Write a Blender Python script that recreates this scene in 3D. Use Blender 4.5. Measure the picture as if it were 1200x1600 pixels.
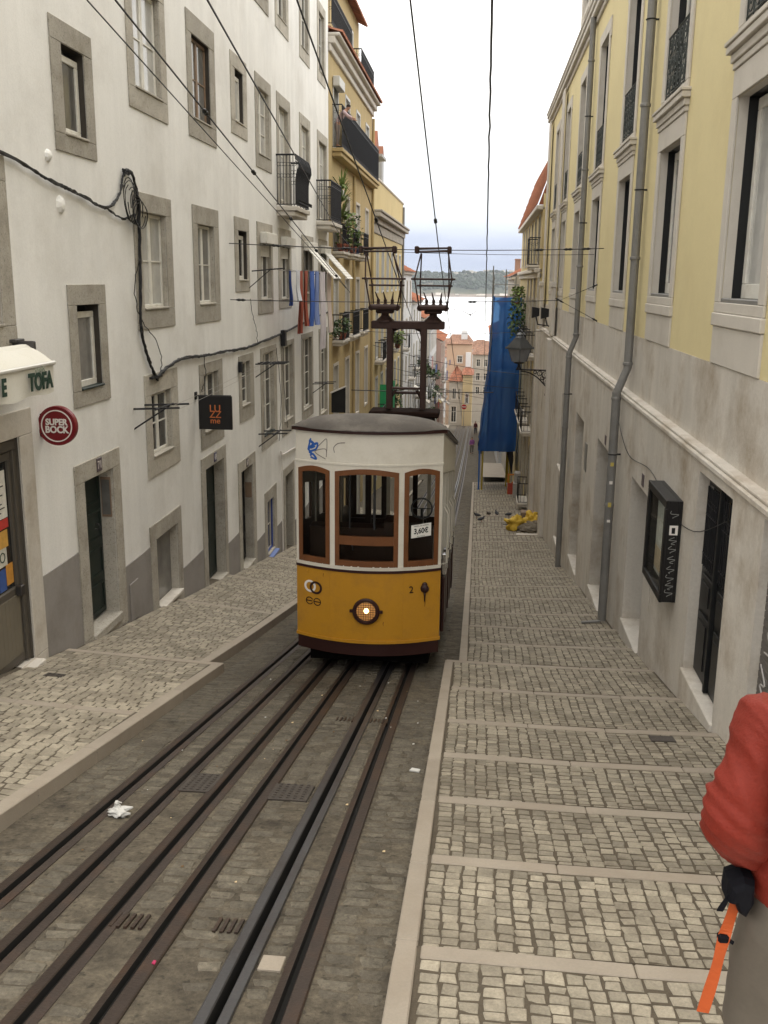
import bpy, bmesh, math, random
import numpy as np
from mathutils import Vector, Matrix
random.seed(7); rng = np.random.default_rng(7)
for o in list(bpy.data.objects): bpy.data.objects.remove(o)
scene = bpy.context.scene
COL = scene.collection

# ------------------------------------------------------------------ camera
CAM_RIGHT = Vector((0.99522525, 0.09701595, 0.01070516))
CAM_DOWN = Vector((0.03292207, -0.23041288, -0.97253588))
CAM_FWD = Vector((-0.09188489, 0.96824471, -0.23250668))
cam_data = bpy.data.cameras.new('camera')
cam = bpy.data.objects.new('camera', cam_data); COL.objects.link(cam)
m = Matrix((CAM_RIGHT, -CAM_DOWN, -CAM_FWD)).transposed().to_4x4()
cam.matrix_world = m
cam_data.sensor_fit = 'VERTICAL'; cam_data.sensor_height = 32.0
cam_data.lens = 32.0 * 1517.0 / 1600.0
cam_data.clip_start = 0.05; cam_data.clip_end = 12000
scene.camera = cam

# ------------------------------------------------------------------ world and sun: bright overcast
world = bpy.data.worlds.new('World'); scene.world = world; world.use_nodes = True
nt = world.node_tree; nt.nodes.clear()
N = nt.nodes.new; LK = nt.links.new
SUN_EL, SUN_AZ = math.radians(62), math.radians(20)
sky = N('ShaderNodeTexSky'); sky.sky_type = 'NISHITA'; sky.sun_disc = False
sky.sun_elevation = SUN_EL; sky.sun_rotation = SUN_AZ; sky.air_density = 1.2; sky.dust_density = 2.0
bg1 = N('ShaderNodeBackground'); bg1.inputs[1].default_value = 0.10; LK(sky.outputs[0], bg1.inputs[0])
geo = N('ShaderNodeTexCoord'); sep = N('ShaderNodeSeparateXYZ'); LK(geo.outputs['Generated'], sep.inputs[0])
cn = N('ShaderNodeTexNoise'); cn.inputs['Scale'].default_value = 3.2; cn.inputs['Detail'].default_value = 6; cn.inputs['Roughness'].default_value = .55
mp = N('ShaderNodeMapping'); mp.inputs['Scale'].default_value = (1, 1, 5.5); mp.inputs['Location'].default_value = (.7, .2, .35)
LK(geo.outputs['Generated'], mp.inputs[0]); LK(mp.outputs[0], cn.inputs['Vector'])
ma = N('ShaderNodeMath'); ma.operation = 'MULTIPLY_ADD'; ma.inputs[1].default_value = .10; LK(cn.outputs['Fac'], ma.inputs[0]); LK(sep.outputs['Z'], ma.inputs[2])
rp = N('ShaderNodeValToRGB'); LK(ma.outputs[0], rp.inputs[0])
els = rp.color_ramp.elements
els[0].position = 0.0; els[0].color = (.48, .57, .76, 1)
els[1].position = 1.0; els[1].color = (1.0, .965, .905, 1)
for p, c in ((.055, (.50, .59, .80, 1)), (.080, (.66, .73, .90, 1)), (.105, (.80, .85, .95, 1)), (.14, (.93, .95, .98, 1)), (.22, (1.0, .985, .96, 1))):
    e = els.new(p); e.color = c
st = N('ShaderNodeMapRange'); st.inputs[1].default_value = .05; st.inputs[2].default_value = .5; st.inputs[3].default_value = .74; st.inputs[4].default_value = 2.05
LK(ma.outputs[0], st.inputs[0])
bg2 = N('ShaderNodeBackground'); LK(rp.outputs[0], bg2.inputs[0]); LK(st.outputs[0], bg2.inputs[1])
mx = N('ShaderNodeMixShader'); mx.inputs[0].default_value = .92
LK(bg1.outputs[0], mx.inputs[1]); LK(bg2.outputs[0], mx.inputs[2])
wo = N('ShaderNodeOutputWorld'); LK(mx.outputs[0], wo.inputs[0])

sun_d = bpy.data.lights.new('sun', 'SUN'); sun_d.energy = 0.75; sun_d.angle = math.radians(25); sun_d.color = (1, .95, .87)
sun = bpy.data.objects.new('sun', sun_d); COL.objects.link(sun)
sdir = Vector((math.sin(SUN_AZ) * math.cos(SUN_EL), math.cos(SUN_AZ) * math.cos(SUN_EL), math.sin(SUN_EL)))
sun.rotation_euler = sdir.to_track_quat('Z', 'Y').to_euler()
vs = scene.view_settings
vs.view_transform = 'Standard'; vs.look = 'None'; vs.exposure = 0.47; vs.gamma = 1.0; vs.use_curve_mapping = False

# ------------------------------------------------------------------ helpers
ORG = {}          # thing name -> world position of its base
MATS = {}

def lin(c):
    return tuple(((x / 12.92) if x <= .04045 else ((x + .055) / 1.055) ** 2.4) for x in c)

def mat(name, col, rough=.8, var=.12, vscale=3.0, fine=.0, fscale=60, bump=0.0, bscale=80, metal=0.0, spec=.3, dirt=None, damt=0.0, dscale=.5,
        streak=0.0, island=0.0, objrand=0.0, emit=None, estr=0, coat=0, pits=0.0, pscale=45):
    """procedural material in world position; col is linear base colour"""
    if name in MATS: return MATS[name]
    M = bpy.data.materials.new(name); M.use_nodes = True; MATS[name] = M
    t = M.node_tree; n = t.nodes.new; l = t.links.new
    b = t.nodes['Principled BSDF']
    b.inputs['Roughness'].default_value = rough; b.inputs['Metallic'].default_value = metal
    b.inputs['Specular IOR Level'].default_value = spec
    if coat: b.inputs['Coat Weight'].default_value = coat; b.inputs['Coat Roughness'].default_value = .15
    g = n('ShaderNodeNewGeometry')
    def noise(scale, detail=4, r=.6, sc=None):
        x = n('ShaderNodeTexNoise'); x.inputs['Scale'].default_value = scale; x.inputs['Detail'].default_value = detail; x.inputs['Roughness'].default_value = r
        if sc:
            mm = n('ShaderNodeMapping'); mm.inputs['Scale'].default_value = sc; l(g.outputs['Position'], mm.inputs[0]); l(mm.outputs[0], x.inputs['Vector'])
        else: l(g.outputs['Position'], x.inputs['Vector'])
        return x.outputs['Fac']
    def mathn(op, a, bb, c=None):
        x = n('ShaderNodeMath'); x.operation = op
        for i, v in enumerate((a, bb, c)):
            if v is None: continue
            if isinstance(v, (int, float)): x.inputs[i].default_value = v
            else: l(v, x.inputs[i])
        return x.outputs[0]
    f = mathn('MULTIPLY_ADD', noise(vscale), 2 * var * 1.6, 1 - var * 1.6)
    if fine: f = mathn('MULTIPLY', f, mathn('MULTIPLY_ADD', noise(fscale, 2), 2 * fine * 1.6, 1 - fine * 1.6))
    if island: f = mathn('MULTIPLY', f, mathn('MULTIPLY_ADD', g.outputs['Random Per Island'], 2 * island, 1 - island))
    if objrand:
        oi = n('ShaderNodeObjectInfo'); f = mathn('MULTIPLY', f, mathn('MULTIPLY_ADD', oi.outputs['Random'], 2 * objrand, 1 - objrand))
    if streak:
        s = mathn('MULTIPLY_ADD', noise(1.0, 5, .6, (2.2, 2.2, .16)), 2 * streak * 1.6, 1 - streak * 1.6); f = mathn('MULTIPLY', f, s)
    vm = n('ShaderNodeVectorMath'); vm.operation = 'SCALE'; vm.inputs[0].default_value = col; l(f, vm.inputs['Scale'])
    out = vm.outputs[0]
    if dirt:
        r = n('ShaderNodeMapRange'); r.inputs[1].default_value = .48; r.inputs[2].default_value = .72; r.inputs[3].default_value = 0; r.inputs[4].default_value = damt
        l(noise(dscale, 7, .68), r.inputs[0])
        mi = n('ShaderNodeMix'); mi.data_type = 'RGBA'; l(r.outputs[0], mi.inputs[0]); l(out, mi.inputs[6]); mi.inputs[7].default_value = (*dirt, 1); out = mi.outputs[2]
    if pits:
        r = n('ShaderNodeMapRange'); r.inputs[1].default_value = .60; r.inputs[2].default_value = .68; r.inputs[3].default_value = 1; r.inputs[4].default_value = 1 - pits
        l(noise(pscale, 2, .5), r.inputs[0])
        v2 = n('ShaderNodeVectorMath'); v2.operation = 'SCALE'; l(out, v2.inputs[0]); l(r.outputs[0], v2.inputs['Scale']); out = v2.outputs[0]
    l(out, b.inputs['Base Color'])
    if bump:
        bp = n('ShaderNodeBump'); bp.inputs['Strength'].default_value = bump; bp.inputs['Distance'].default_value = .02
        l(noise(bscale, 5, .65), bp.inputs['Height']); l(bp.outputs[0], b.inputs['Normal'])
    if emit:
        b.inputs['Emission Color'].default_value = (*emit, 1); b.inputs['Emission Strength'].default_value = estr
    return M

def glass(name, tint=(.8, .85, .85), refl=.12):
    if name in MATS: return MATS[name]
    M = bpy.data.materials.new(name); M.use_nodes = True; MATS[name] = M
    t = M.node_tree; t.nodes.clear(); n = t.nodes.new; l = t.links.new
    tr = n('ShaderNodeBsdfTransparent'); tr.inputs[0].default_value = (*tint, 1)
    gl = n('ShaderNodeBsdfGlossy'); gl.inputs['Roughness'].default_value = .02
    lw = n('ShaderNodeLayerWeight'); lw.inputs[0].default_value = refl
    mi = n('ShaderNodeMixShader'); mi.inputs[0].default_value = .08
    if refl > .05: l(lw.outputs['Fresnel'], mi.inputs[0])
    l(tr.outputs[0], mi.inputs[1]); l(gl.outputs[0], mi.inputs[2])
    o = n('ShaderNodeOutputMaterial'); l(mi.outputs[0], o.inputs[0])
    return M

class MB:
    """collects geometry in world coordinates; build() links it as one mesh object"""
    def __init__(s): s.v = []; s.f = []; s.mi = []; s.cur = 0
    def add(s, vs, fs):
        k = len(s.v); s.v.extend([tuple(p) for p in vs]); s.f.extend([tuple(i + k for i in q) for q in fs]); s.mi.extend([s.cur] * len(fs)); return s
    def box(s, x0, x1, y0, y1, z0, z1):
        x0, x1 = min(x0, x1), max(x0, x1); y0, y1 = min(y0, y1), max(y0, y1); z0, z1 = min(z0, z1), max(z0, z1)
        return s.add([(x0, y0, z0), (x1, y0, z0), (x1, y1, z0), (x0, y1, z0), (x0, y0, z1), (x1, y0, z1), (x1, y1, z1), (x0, y1, z1)],
              [(0, 3, 2, 1), (4, 5, 6, 7), (0, 1, 5, 4), (1, 2, 6, 5), (2, 3, 7, 6), (3, 0, 4, 7)])
    def bbox(s, x0, x1, y0, y1, z0, z1, c=.01):
        """box with chamfered edges (octagonal in every section)"""
        x0, x1 = min(x0, x1), max(x0, x1); y0, y1 = min(y0, y1), max(y0, y1); z0, z1 = min(z0, z1), max(z0, z1)
        c = min(c, (x1 - x0) * .3, (y1 - y0) * .3, (z1 - z0) * .3)
        vs, ix = [], {}
        def V(i, j, k, ax):
            p = [(x0, x1)[i], (y0, y1)[j], (z0, z1)[k]]; sg = (1 - 2 * i, 1 - 2 * j, 1 - 2 * k)
            q = [p[t] + (0 if t == ax else sg[t] * c) for t in range(3)]
            key = (i, j, k, ax)
            if key not in ix: ix[key] = len(vs); vs.append(tuple(q))
            return ix[key]
        fs = []
        R = (0, 1)
        for i in R:
            f = [V(i, 0, 0, 0), V(i, 1, 0, 0), V(i, 1, 1, 0), V(i, 0, 1, 0)]; fs.append(tuple(f if i else f[::-1]))
            f = [V(0, i, 0, 1), V(0, i, 1, 1), V(1, i, 1, 1), V(1, i, 0, 1)]; fs.append(tuple(f if i else f[::-1]))
            f = [V(0, 0, i, 2), V(1, 0, i, 2), V(1, 1, i, 2), V(0, 1, i, 2)]; fs.append(tuple(f if i else f[::-1]))
        for i in R:
            for j in R:
                f = [V(i, j, 0, 0), V(i, j, 1, 0), V(i, j, 1, 1), V(i, j, 0, 1)]; fs.append(tuple(f if (i ^ j) else f[::-1]))
                f = [V(i, 0, j, 0), V(i, 0, j, 2), V(i, 1, j, 2), V(i, 1, j, 0)]; fs.append(tuple(f if (i ^ j) else f[::-1]))
                f = [V(0, i, j, 1), V(1, i, j, 1), V(1, i, j, 2), V(0, i, j, 2)]; fs.append(tuple(f if (i ^ j) else f[::-1]))
        for i in R:
            for j in R:
                for k in R:
                    f = [V(i, j, k, 0), V(i, j, k, 1), V(i, j, k, 2)]; fs.append(tuple(f if (i ^ j ^ k) else f[::-1]))
        return s.add(vs, fs)
    def tube(s, pts, r, n=6, cap=True):
        pts = [Vector(p) for p in pts]; R = r if isinstance(r, (list, tuple)) else [r] * len(pts)
        vs, fs = [], []; up0 = None
        for i, p in enumerate(pts):
            d = (pts[min(i + 1, len(pts) - 1)] - pts[max(i - 1, 0)])
            d = d.normalized() if d.length > 1e-9 else Vector((0, 0, 1))
            if up0 is None: up0 = Vector((0, 0, 1)) if abs(d.z) < .9 else Vector((1, 0, 0))
            a = d.cross(up0)
            if a.length < 1e-4: a = d.orthogonal()
            a.normalize(); b = a.cross(d); up0 = b
            for k in range(n):
                t = 2 * math.pi * k / n + math.pi / n
                vs.append(p + (a * math.cos(t) + b * math.sin(t)) * R[i])
        for i in range(len(pts) - 1):
            for k in range(n):
                fs.append((i * n + k, i * n + (k + 1) % n, (i + 1) * n + (k + 1) % n, (i + 1) * n + k))
        if cap:
            fs.append(tuple(range(n))[::-1]); fs.append(tuple((len(pts) - 1) * n + k for k in range(n)))
        return s.add(vs, fs)
    def prism(s, poly, off):
        """closed polygon (3d points) extruded by the vector off"""
        n = len(poly); off = Vector(off); a = [Vector(p) for p in poly]
        vs = a + [p + off for p in a]
        fs = [tuple(range(n))[::-1], tuple(range(n, 2 * n))] + [(i, (i + 1) % n, n + (i + 1) % n, n + i) for i in range(n)]
        return s.add(vs, fs)
    def lathe(s, c, prof, n=16, axis='Z', cap=True):
        """prof: list of (r, h) along axis from c"""
        c = Vector(c); A = {'Z': (Vector((1, 0, 0)), Vector((0, 1, 0)), Vector((0, 0, 1))), 'Y': (Vector((1, 0, 0)), Vector((0, 0, 1)), Vector((0, 1, 0))), 'X': (Vector((0, 1, 0)), Vector((0, 0, 1)), Vector((1, 0, 0)))}[axis]
        vs = [c + A[0] * (r * math.cos(2 * math.pi * k / n)) + A[1] * (r * math.sin(2 * math.pi * k / n)) + A[2] * h for r, h in prof for k in range(n)]
        fs = [(i * n + k, i * n + (k + 1) % n, (i + 1) * n + (k + 1) % n, (i + 1) * n + k) for i in range(len(prof) - 1) for k in range(n)]
        if cap: fs += [tuple(range(n))[::-1], tuple((len(prof) - 1) * n + k for k in range(n))]
        return s.add(vs, fs)
    def torus(s, c, R, r, axis='Y', n=20, k=6, a0=0, a1=2 * math.pi):
        c = Vector(c); A = {'Z': (Vector((1, 0, 0)), Vector((0, 1, 0))), 'Y': (Vector((1, 0, 0)), Vector((0, 0, 1))), 'X': (Vector((0, 1, 0)), Vector((0, 0, 1)))}[axis]
        full = abs(a1 - a0 - 2 * math.pi) < 1e-6
        pts = [c + (A[0] * math.cos(a0 + (a1 - a0) * i / n) + A[1] * math.sin(a0 + (a1 - a0) * i / n)) * R for i in range(n + 1)]
        return s.tube(pts, r, k, cap=not full)
    def grid(s, P, nu, nv, flip=False):
        """P(i,j) -> point, quads between"""
        vs = [P(i, j) for i in range(nu + 1) for j in range(nv + 1)]; w = nv + 1
        fs = [(i * w + j, (i + 1) * w + j, (i + 1) * w + j + 1, i * w + j + 1) for i in range(nu) for j in range(nv)]
        if flip: fs = [f[::-1] for f in fs]
        return s.add(vs, fs)
    def build(s, name, mats, parent=None, smooth=False, kind=None, fix=True):
        if not isinstance(mats, (list, tuple)): mats = [mats]
        me = bpy.data.meshes.new(name)
        root = parent
        while root is not None and root.parent is not None: root = root.parent
        off = ORG.get(root.name, Vector()) if root is not None else None
        if root is None:
            a = np.array(s.v); off = Vector(((a[:, 0].min() + a[:, 0].max()) / 2, (a[:, 1].min() + a[:, 1].max()) / 2, a[:, 2].min())) if len(a) else Vector()
        me.from_pydata([(p[0] - off.x, p[1] - off.y, p[2] - off.z) for p in s.v], [], s.f)
        for q in mats: me.materials.append(q)
        if len(mats) > 1: me.polygons.foreach_set('material_index', s.mi)
        if fix:
            bm = bmesh.new(); bm.from_mesh(me); bmesh.ops.recalc_face_normals(bm, faces=bm.faces); bm.to_mesh(me); bm.free()
        if smooth: me.polygons.foreach_set('use_smooth', [True] * len(me.polygons))
        o = bpy.data.objects.new(name, me); COL.objects.link(o)
        if parent is not None: o.parent = parent
        else: o.location = off; ORG[o.name] = off
        if kind: o['kind'] = kind
        return o

def thing(name, label, cat, loc, group=None):
    o = bpy.data.objects.new(name, None); COL.objects.link(o); o.location = loc; ORG[o.name] = Vector(loc)
    o.empty_display_size = .2
    return tag(o, label, cat, group)
def tag(o, label, cat, group=None):
    o['label'] = label; o['category'] = cat
    if group: o['group'] = group
    return o
def struct(name, mb, m, parent=None, smooth=False, fix=True):
    return mb.build(name, m, parent, smooth, kind='structure', fix=fix)
def smooth_by_angle(o, deg=35):
    me = o.data; me.polygons.foreach_set('use_smooth', [True] * len(me.polygons)); me.set_sharp_from_angle(angle=math.radians(deg)); return o

def copy_tree(o, loc, label=None, rotz=None, scale=None):
    r = o.copy(); COL.objects.link(r); r.location = loc
    if rotz is not None: r.rotation_euler = (0, 0, rotz)
    if scale: r.scale = (scale,) * 3
    if label: r['label'] = label
    ORG[r.name] = Vector(loc)
    for c in list(o.children):
        d = c.copy(); COL.objects.link(d); d.parent = r
        for g in list(c.children):
            e = g.copy(); COL.objects.link(e); e.parent = d
    return r

def text(s, size, origin, xdir, ydir, m, parent, name='lettering', extrude=.004, align='CENTER', xscale=1.0, shear=0, bold=0.0):
    """raised lettering as a mesh in the plane of xdir, ydir"""
    cu = bpy.data.curves.new('lettering', 'FONT'); cu.body = s; cu.size = size; cu.extrude = extrude; cu.align_x = align; cu.align_y = 'CENTER'; cu.shear = shear; cu.offset = bold
    cu.resolution_u = 4
    tmp = bpy.data.objects.new('tmp', cu); COL.objects.link(tmp)
    dg = bpy.context.evaluated_depsgraph_get()
    me = bpy.data.meshes.new_from_object(tmp.evaluated_get(dg))
    bpy.data.objects.remove(tmp); bpy.data.curves.remove(cu)
    xd, yd = Vector(xdir).normalized(), Vector(ydir).normalized(); zd = xd.cross(yd)
    root = parent
    while root.parent is not None: root = root.parent
    off = ORG.get(root.name, Vector()); o3 = Vector(origin) - off
    for v in me.vertices:
        p = v.co; v.co = o3 + xd * (p.x * xscale) + yd * p.y + zd * p.z
    me.materials.clear(); me.materials.append(m)
    o = bpy.data.objects.new(name, me); COL.objects.link(o); o.parent = parent
    return o

# ------------------------------------------------------------------ materials
WHITE = mat('white_plaster', (.775, .765, .735), .9, .05, .9, .04, 25, .18, 30, dirt=(.47, .44, .39), damt=.40, dscale=.55, streak=.085)
LIME = mat('limestone', (.415, .385, .33), .9, .14, 2.5, .12, 30, .5, 55, dirt=(.19, .165, .12), damt=.6, dscale=1.8, pits=.35, pscale=42, objrand=.14)
LIME2 = mat('pale_limestone', (.56, .52, .46), .85, .06, 1.5, .04, 40, .15, 60, dirt=(.36, .32, .26), damt=.35, dscale=1.2)
DADO = mat('grey_dado_paint', (.275, .255, .238), .8, .10, 1.5, .04, 40, .12, 60, dirt=(.13, .115, .095), damt=.4, dscale=1.2)
YELLOW = mat('yellow_plaster', (.69, .595, .335), .9, .04, .7, .03, 25, .10, 45, dirt=(.56, .46, .25), damt=.35, dscale=.6, streak=.012)
STUCCO = mat('stone_plinth', (.565, .525, .465), .8, .11, .8, .07, 26, .2, 40, dirt=(.25, .185, .115), damt=.8, dscale=.8, streak=.15)
OCHRE = mat('ochre_plaster', (.43, .33, .165), .9, .08, .8, .05, 25, .1, 40, dirt=(.30, .22, .10), damt=.45, dscale=.5, streak=.1)
WOODW = mat('white_painted_wood', (.68, .66, .60), .55, .06, 6, .04, 60, .05, 60, dirt=(.35, .30, .22), damt=.35, dscale=5)
WOODB = mat('worn_brown_wood', (.22, .15, .10), .6, .15, 6, .1, 60, .1, 60)
PANE = mat('window_glass', (.022, .023, .024), .05, .3, 1.5, spec=.9, objrand=.5)
PANEC = mat('curtained_glass', (.15, .145, .135), .08, .30, 3.5, spec=.6, objrand=.5, streak=.15)
PANEL_ = mat('pale_curtain_sky_glass', (.48, .475, .45), .10, .2, 3, spec=.6, objrand=.22, streak=.12)  # pale tone covers curtains and sky reflection painted into the panes
DARK = mat('dark_interior', (.012, .011, .010), .9, .2, 2)
GREEND = mat('dark_green_paint', (.012, .022, .018), .45, .2, 4, .1, 40, .1, 40, dirt=(.03, .03, .025), damt=.4, dscale=3)
BLACKW = mat('black_painted_wood', (.012, .0125, .013), .4, .15, 4, .1, 40)
IRON = mat('black_iron', (.016, .016, .018), .5, .2, 6, metal=.3)
IRONG = mat('green_black_iron', (.05, .058, .052), .55, .2, 6, metal=.2)
WIRE = mat('black_cable', (.012, .012, .012), .5, .1, 4)
ZINC = mat('grey_zinc_pipe', (.22, .215, .205), .5, .10, 3, .05, 40, metal=.35, dirt=(.12, .11, .095), damt=.4, dscale=2, streak=.08)
TILE = mat('terracotta_tile', (.27, .105, .058), .85, .2, 2, .1, 30, .2, 40, island=.28, dirt=(.15, .08, .05), damt=.5, dscale=1.5)
TILEF = mat('weathered_tile', (.25, .145, .10), .9, .2, .5, .1, 30, island=.25)
COB = mat('pale_limestone_cobble', (.298, .262, .200), .75, .18, 13, .2, 60, .7, 40, dirt=(.115, .095, .068), damt=.75, dscale=1.7, island=.27, objrand=.2)
JOINT = mat('earthy_joint', (.088, .071, .050), .95, .2, 9, .2, 80, .4, 80)
KERB = mat('limestone_kerb', (.285, .245, .195), .75, .10, 2.5, .08, 60, .15, 60, dirt=(.24, .19, .14), damt=.5, dscale=1.4, objrand=.06)
ROAD = mat('cemented_road', (.096, .080, .057), .9, .46, 8, .40, 30, 1.0, 20, dirt=(.036, .029, .021), damt=.95, dscale=2.6, pits=.45, pscale=18)
SETT = mat('granite_sett', (.106, .092, .069), .8, .36, 8, .32, 36, .7, 40, dirt=(.058, .046, .033), damt=.75, dscale=1.5, island=.20, objrand=.2, pits=.25, pscale=30)
RAIL = mat('rusty_rail', (.046, .033, .026), .5, .25, 3, .2, 40, .2, 50, metal=.45, dirt=(.070, .036, .020), damt=.6, dscale=3)
STEEL = mat('worn_steel', (.095, .092, .093), .42, .12, 3, .1, 40, .08, 40, metal=.8, dirt=(.06, .04, .028), damt=.4, dscale=2)
GROOVE = mat('rail_groove', (.008, .007, .006), .9, .2, 5)
MANH = mat('cast_iron_cover', (.06, .05, .042), .6, .2, 6, .1, 50, .3, 40, metal=.3)
CLOTHW = mat('white_canvas', (.66, .64, .57), .8, .06, 3, .03, 50, .1, 30, dirt=(.45, .42, .33), damt=.4, dscale=1.5)
RED = mat('dark_red_enamel', (.16, .012, .016), .35, .06, 3)
LETW = mat('white_lettering', (.72, .68, .64), .5, .04, 3)
LETG = mat('dark_green_lettering', (.02, .045, .03), .6, .04, 3)
BLK = mat('matte_black_panel', (.010, .009, .009), .5, .1, 3)
ORANGE = mat('orange_lettering', (.55, .16, .045), .6, .1, 9)
PLASTG = mat('grey_plastic', (.30, .30, .29), .5, .05, 4)
# ------------------------------------------------------------------ ground profile along the street (camera height is z = 0)
PR = [(-60, -2.0), (-3, -2.2), (0, -2.70), (15, -5.952), (20, -6.97), (30, -8.85), (40, -10.35), (50, -11.6), (70, -14.2), (99, -17.31), (130, -20.1), (150, -21.8), (200, -26), (300, -33), (450, -41.5), (700, -44)]
PRY = np.array([p[0] for p in PR], float); PRZ = np.array([p[1] for p in PR], float)
def zr(y): return float(np.interp(y, PRY, PRZ))
XL, XR, XRL = -5.75, 2.90, 2.75

def proj(p):
    v = Vector(p); d = v.dot(CAM_FWD)
    if d < .1: return None
    return 600 + 1517 * v.dot(CAM_RIGHT) / d, 800 + 1517 * v.dot(CAM_DOWN) / d, d

# terrain sheet down to the river and on both sides
TER = mat('town_ground', (.16, .14, .11), .95, .3, .05)
b = MB()
xs = [-900, -300, -80, -20, -8, 8, 20, 80, 300, 900]; ys = [-60, -20, -3, 8, 15, 20, 30, 40, 50, 70, 99, 130, 150, 200, 300, 450, 700]
b.grid(lambda i, j: (xs[i], ys[j], zr(ys[j]) - .62), len(xs) - 1, len(ys) - 1)
struct('terrain', b, TER)

# river and far shore
WAT = bpy.data.materials.new('river_water'); WAT.use_nodes = True
t = WAT.node_tree; pb = t.nodes['Principled BSDF']; pb.inputs['Base Color'].default_value = (.30, .34, .36, 1); pb.inputs['Roughness'].default_value = .30; pb.inputs['Specular IOR Level'].default_value = .8; pb.inputs['Metallic'].default_value = .75
g = t.nodes.new('ShaderNodeNewGeometry'); no = t.nodes.new('ShaderNodeTexNoise'); no.inputs['Scale'].default_value = .25; no.inputs['Detail'].default_value = 4; t.links.new(g.outputs['Position'], no.inputs['Vector'])
bp = t.nodes.new('ShaderNodeBump'); bp.inputs['Strength'].default_value = .9; bp.inputs['Distance'].default_value = 2.2; t.links.new(no.outputs['Fac'], bp.inputs['Height']); t.links.new(bp.outputs[0], pb.inputs['Normal'])
pb.inputs['Base Color'].default_value = (.86, .88, .90, 1)
b = MB(); b.box(-4000, 4000, 520, 5200, -46, -41.2); struct('river', b, WAT)
HILL = mat('far_hillside', (.042, .052, .034), .95, .35, .012, dirt=(.17, .14, .085), damt=.85, dscale=.006)
SHORE = mat('far_shore', (.19, .155, .125), .95, .3, .02)
import mathutils.noise as mn
def hz(x, y):
    t = min(1, max(0, (y - 2620) / 260)); base = 62 + 9 * mn.noise(Vector((x * .004, 3.1, 0))) + 6 * mn.noise(Vector((x * .013, 1.1, 0))) + 4 * mn.noise(Vector((x * .05, y * .05, 7)))
    fall = 1 - .20 * min(1, max(0, (x - 60) / 250)) - .12 * min(1, max(0, (-120 - x) / 200))
    return -41 + (base * fall) * (t ** .65) + 4 * mn.noise(Vector((x * .03, y * .02, 2)))
b = MB(); b.grid(lambda i, j: (-900 + i * 15, 2606 + j * 25, hz(-900 + i * 15, 2606 + j * 25) if j else -43), 120, 26)
struct('far_hill', b, HILL, smooth=True)
b = MB(); b.grid(lambda i, j: (-900 + i * 30, 2585 + j * 16, -41.6 + (0, 3.6, 8.5)[j] + (1.2 * math.sin(i * 1.7) if j else 0)), 60, 2); struct('shore', b, SHORE)
# far tree line on the crest: joined, nobody could count it
FOLF = mat('far_foliage', (.035, .05, .032), .95, .3, .02, island=.35)
b = MB()
for k in range(2600):
    x = random.uniform(-420, 330); y = random.uniform(2660, 2960); r = random.uniform(2.2, 6.5)
    if random.random() < .25: r *= .6
    z = hz(x, y); vs = []
    for q in range(2):
        for w in range(6):
            a = w * math.pi / 3 + q * .5; rr = r * (1 if q == 0 else .75) * random.uniform(.8, 1.15); vs.append((x + rr * math.cos(a), y + rr * math.sin(a), z + (r * .25 if q == 0 else r * .95)))
    vs.append((x, y, z + r * 1.25)); vs.append((x, y, z - 1))
    b.add(vs, [(w, (w + 1) % 6, 6 + (w + 1) % 6, 6 + w) for w in range(6)] + [(6 + w, 6 + (w + 1) % 6, 12) for w in range(6)] + [((w + 1) % 6, w, 13) for w in range(6)])
o = b.build('distant_treeline', FOLF, kind='stuff'); o['label'] = 'dark tree line along the crest of the hill across the river'
FH = mat('far_house_wall', (.55, .50, .44), .9, .1, .1, island=.25)
b = MB()
for k in range(46):
    x = random.uniform(-120, 290); y = random.uniform(2860, 2960) if k < 30 else random.uniform(2596, 2606); z = hz(x, y) - 2 if k < 30 else -37
    w, h = random.uniform(8, 22), random.uniform(5, 13) if k < 30 else random.uniform(3, 6); b.box(x, x + w, y, y + 10, z, z + h)
o = b.build('distant_town', FH, kind='stuff'); o['label'] = 'tiny pale buildings on the far hill and shore'

# ------------------------------------------------------------------ road with six sunken rails and slots
KX0, KX1 = -3.47, -.36                                    # road between the kerbs
RAILX = [-2.90, -2.52, -2.12, -1.735, -1.20, -.867]
HALF = .088
ys = list(np.arange(-2.5, 24, .10)) + list(np.arange(24, 70, .6)) + list(np.arange(70, 152, 2.0))
b = MB()
lanes = []
e = [-4.2] + [v for x in RAILX for v in (x - HALF, x + HALF)] + [.25]
for k in range(0, len(e), 2): lanes.append((e[k], e[k + 1]))
for (a, c) in lanes:
    n = max(2, int((c - a) / .09))
    def P(i, j, a=a, c=c, n=n):
        x = a + (c - a) * i / n; y = ys[j]
        d = .006 * mn.noise(Vector((x * 5, y * 5, 1))) + .010 * mn.noise(Vector((x * 1.3, y * 1.1, 4)))
        if i in (0, n): d = min(d, 0)
        return (x, y, zr(y) - .008 + d)
    b.grid(P, n, len(ys) - 1)
road = struct('road', b, ROAD, smooth=True)

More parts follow.
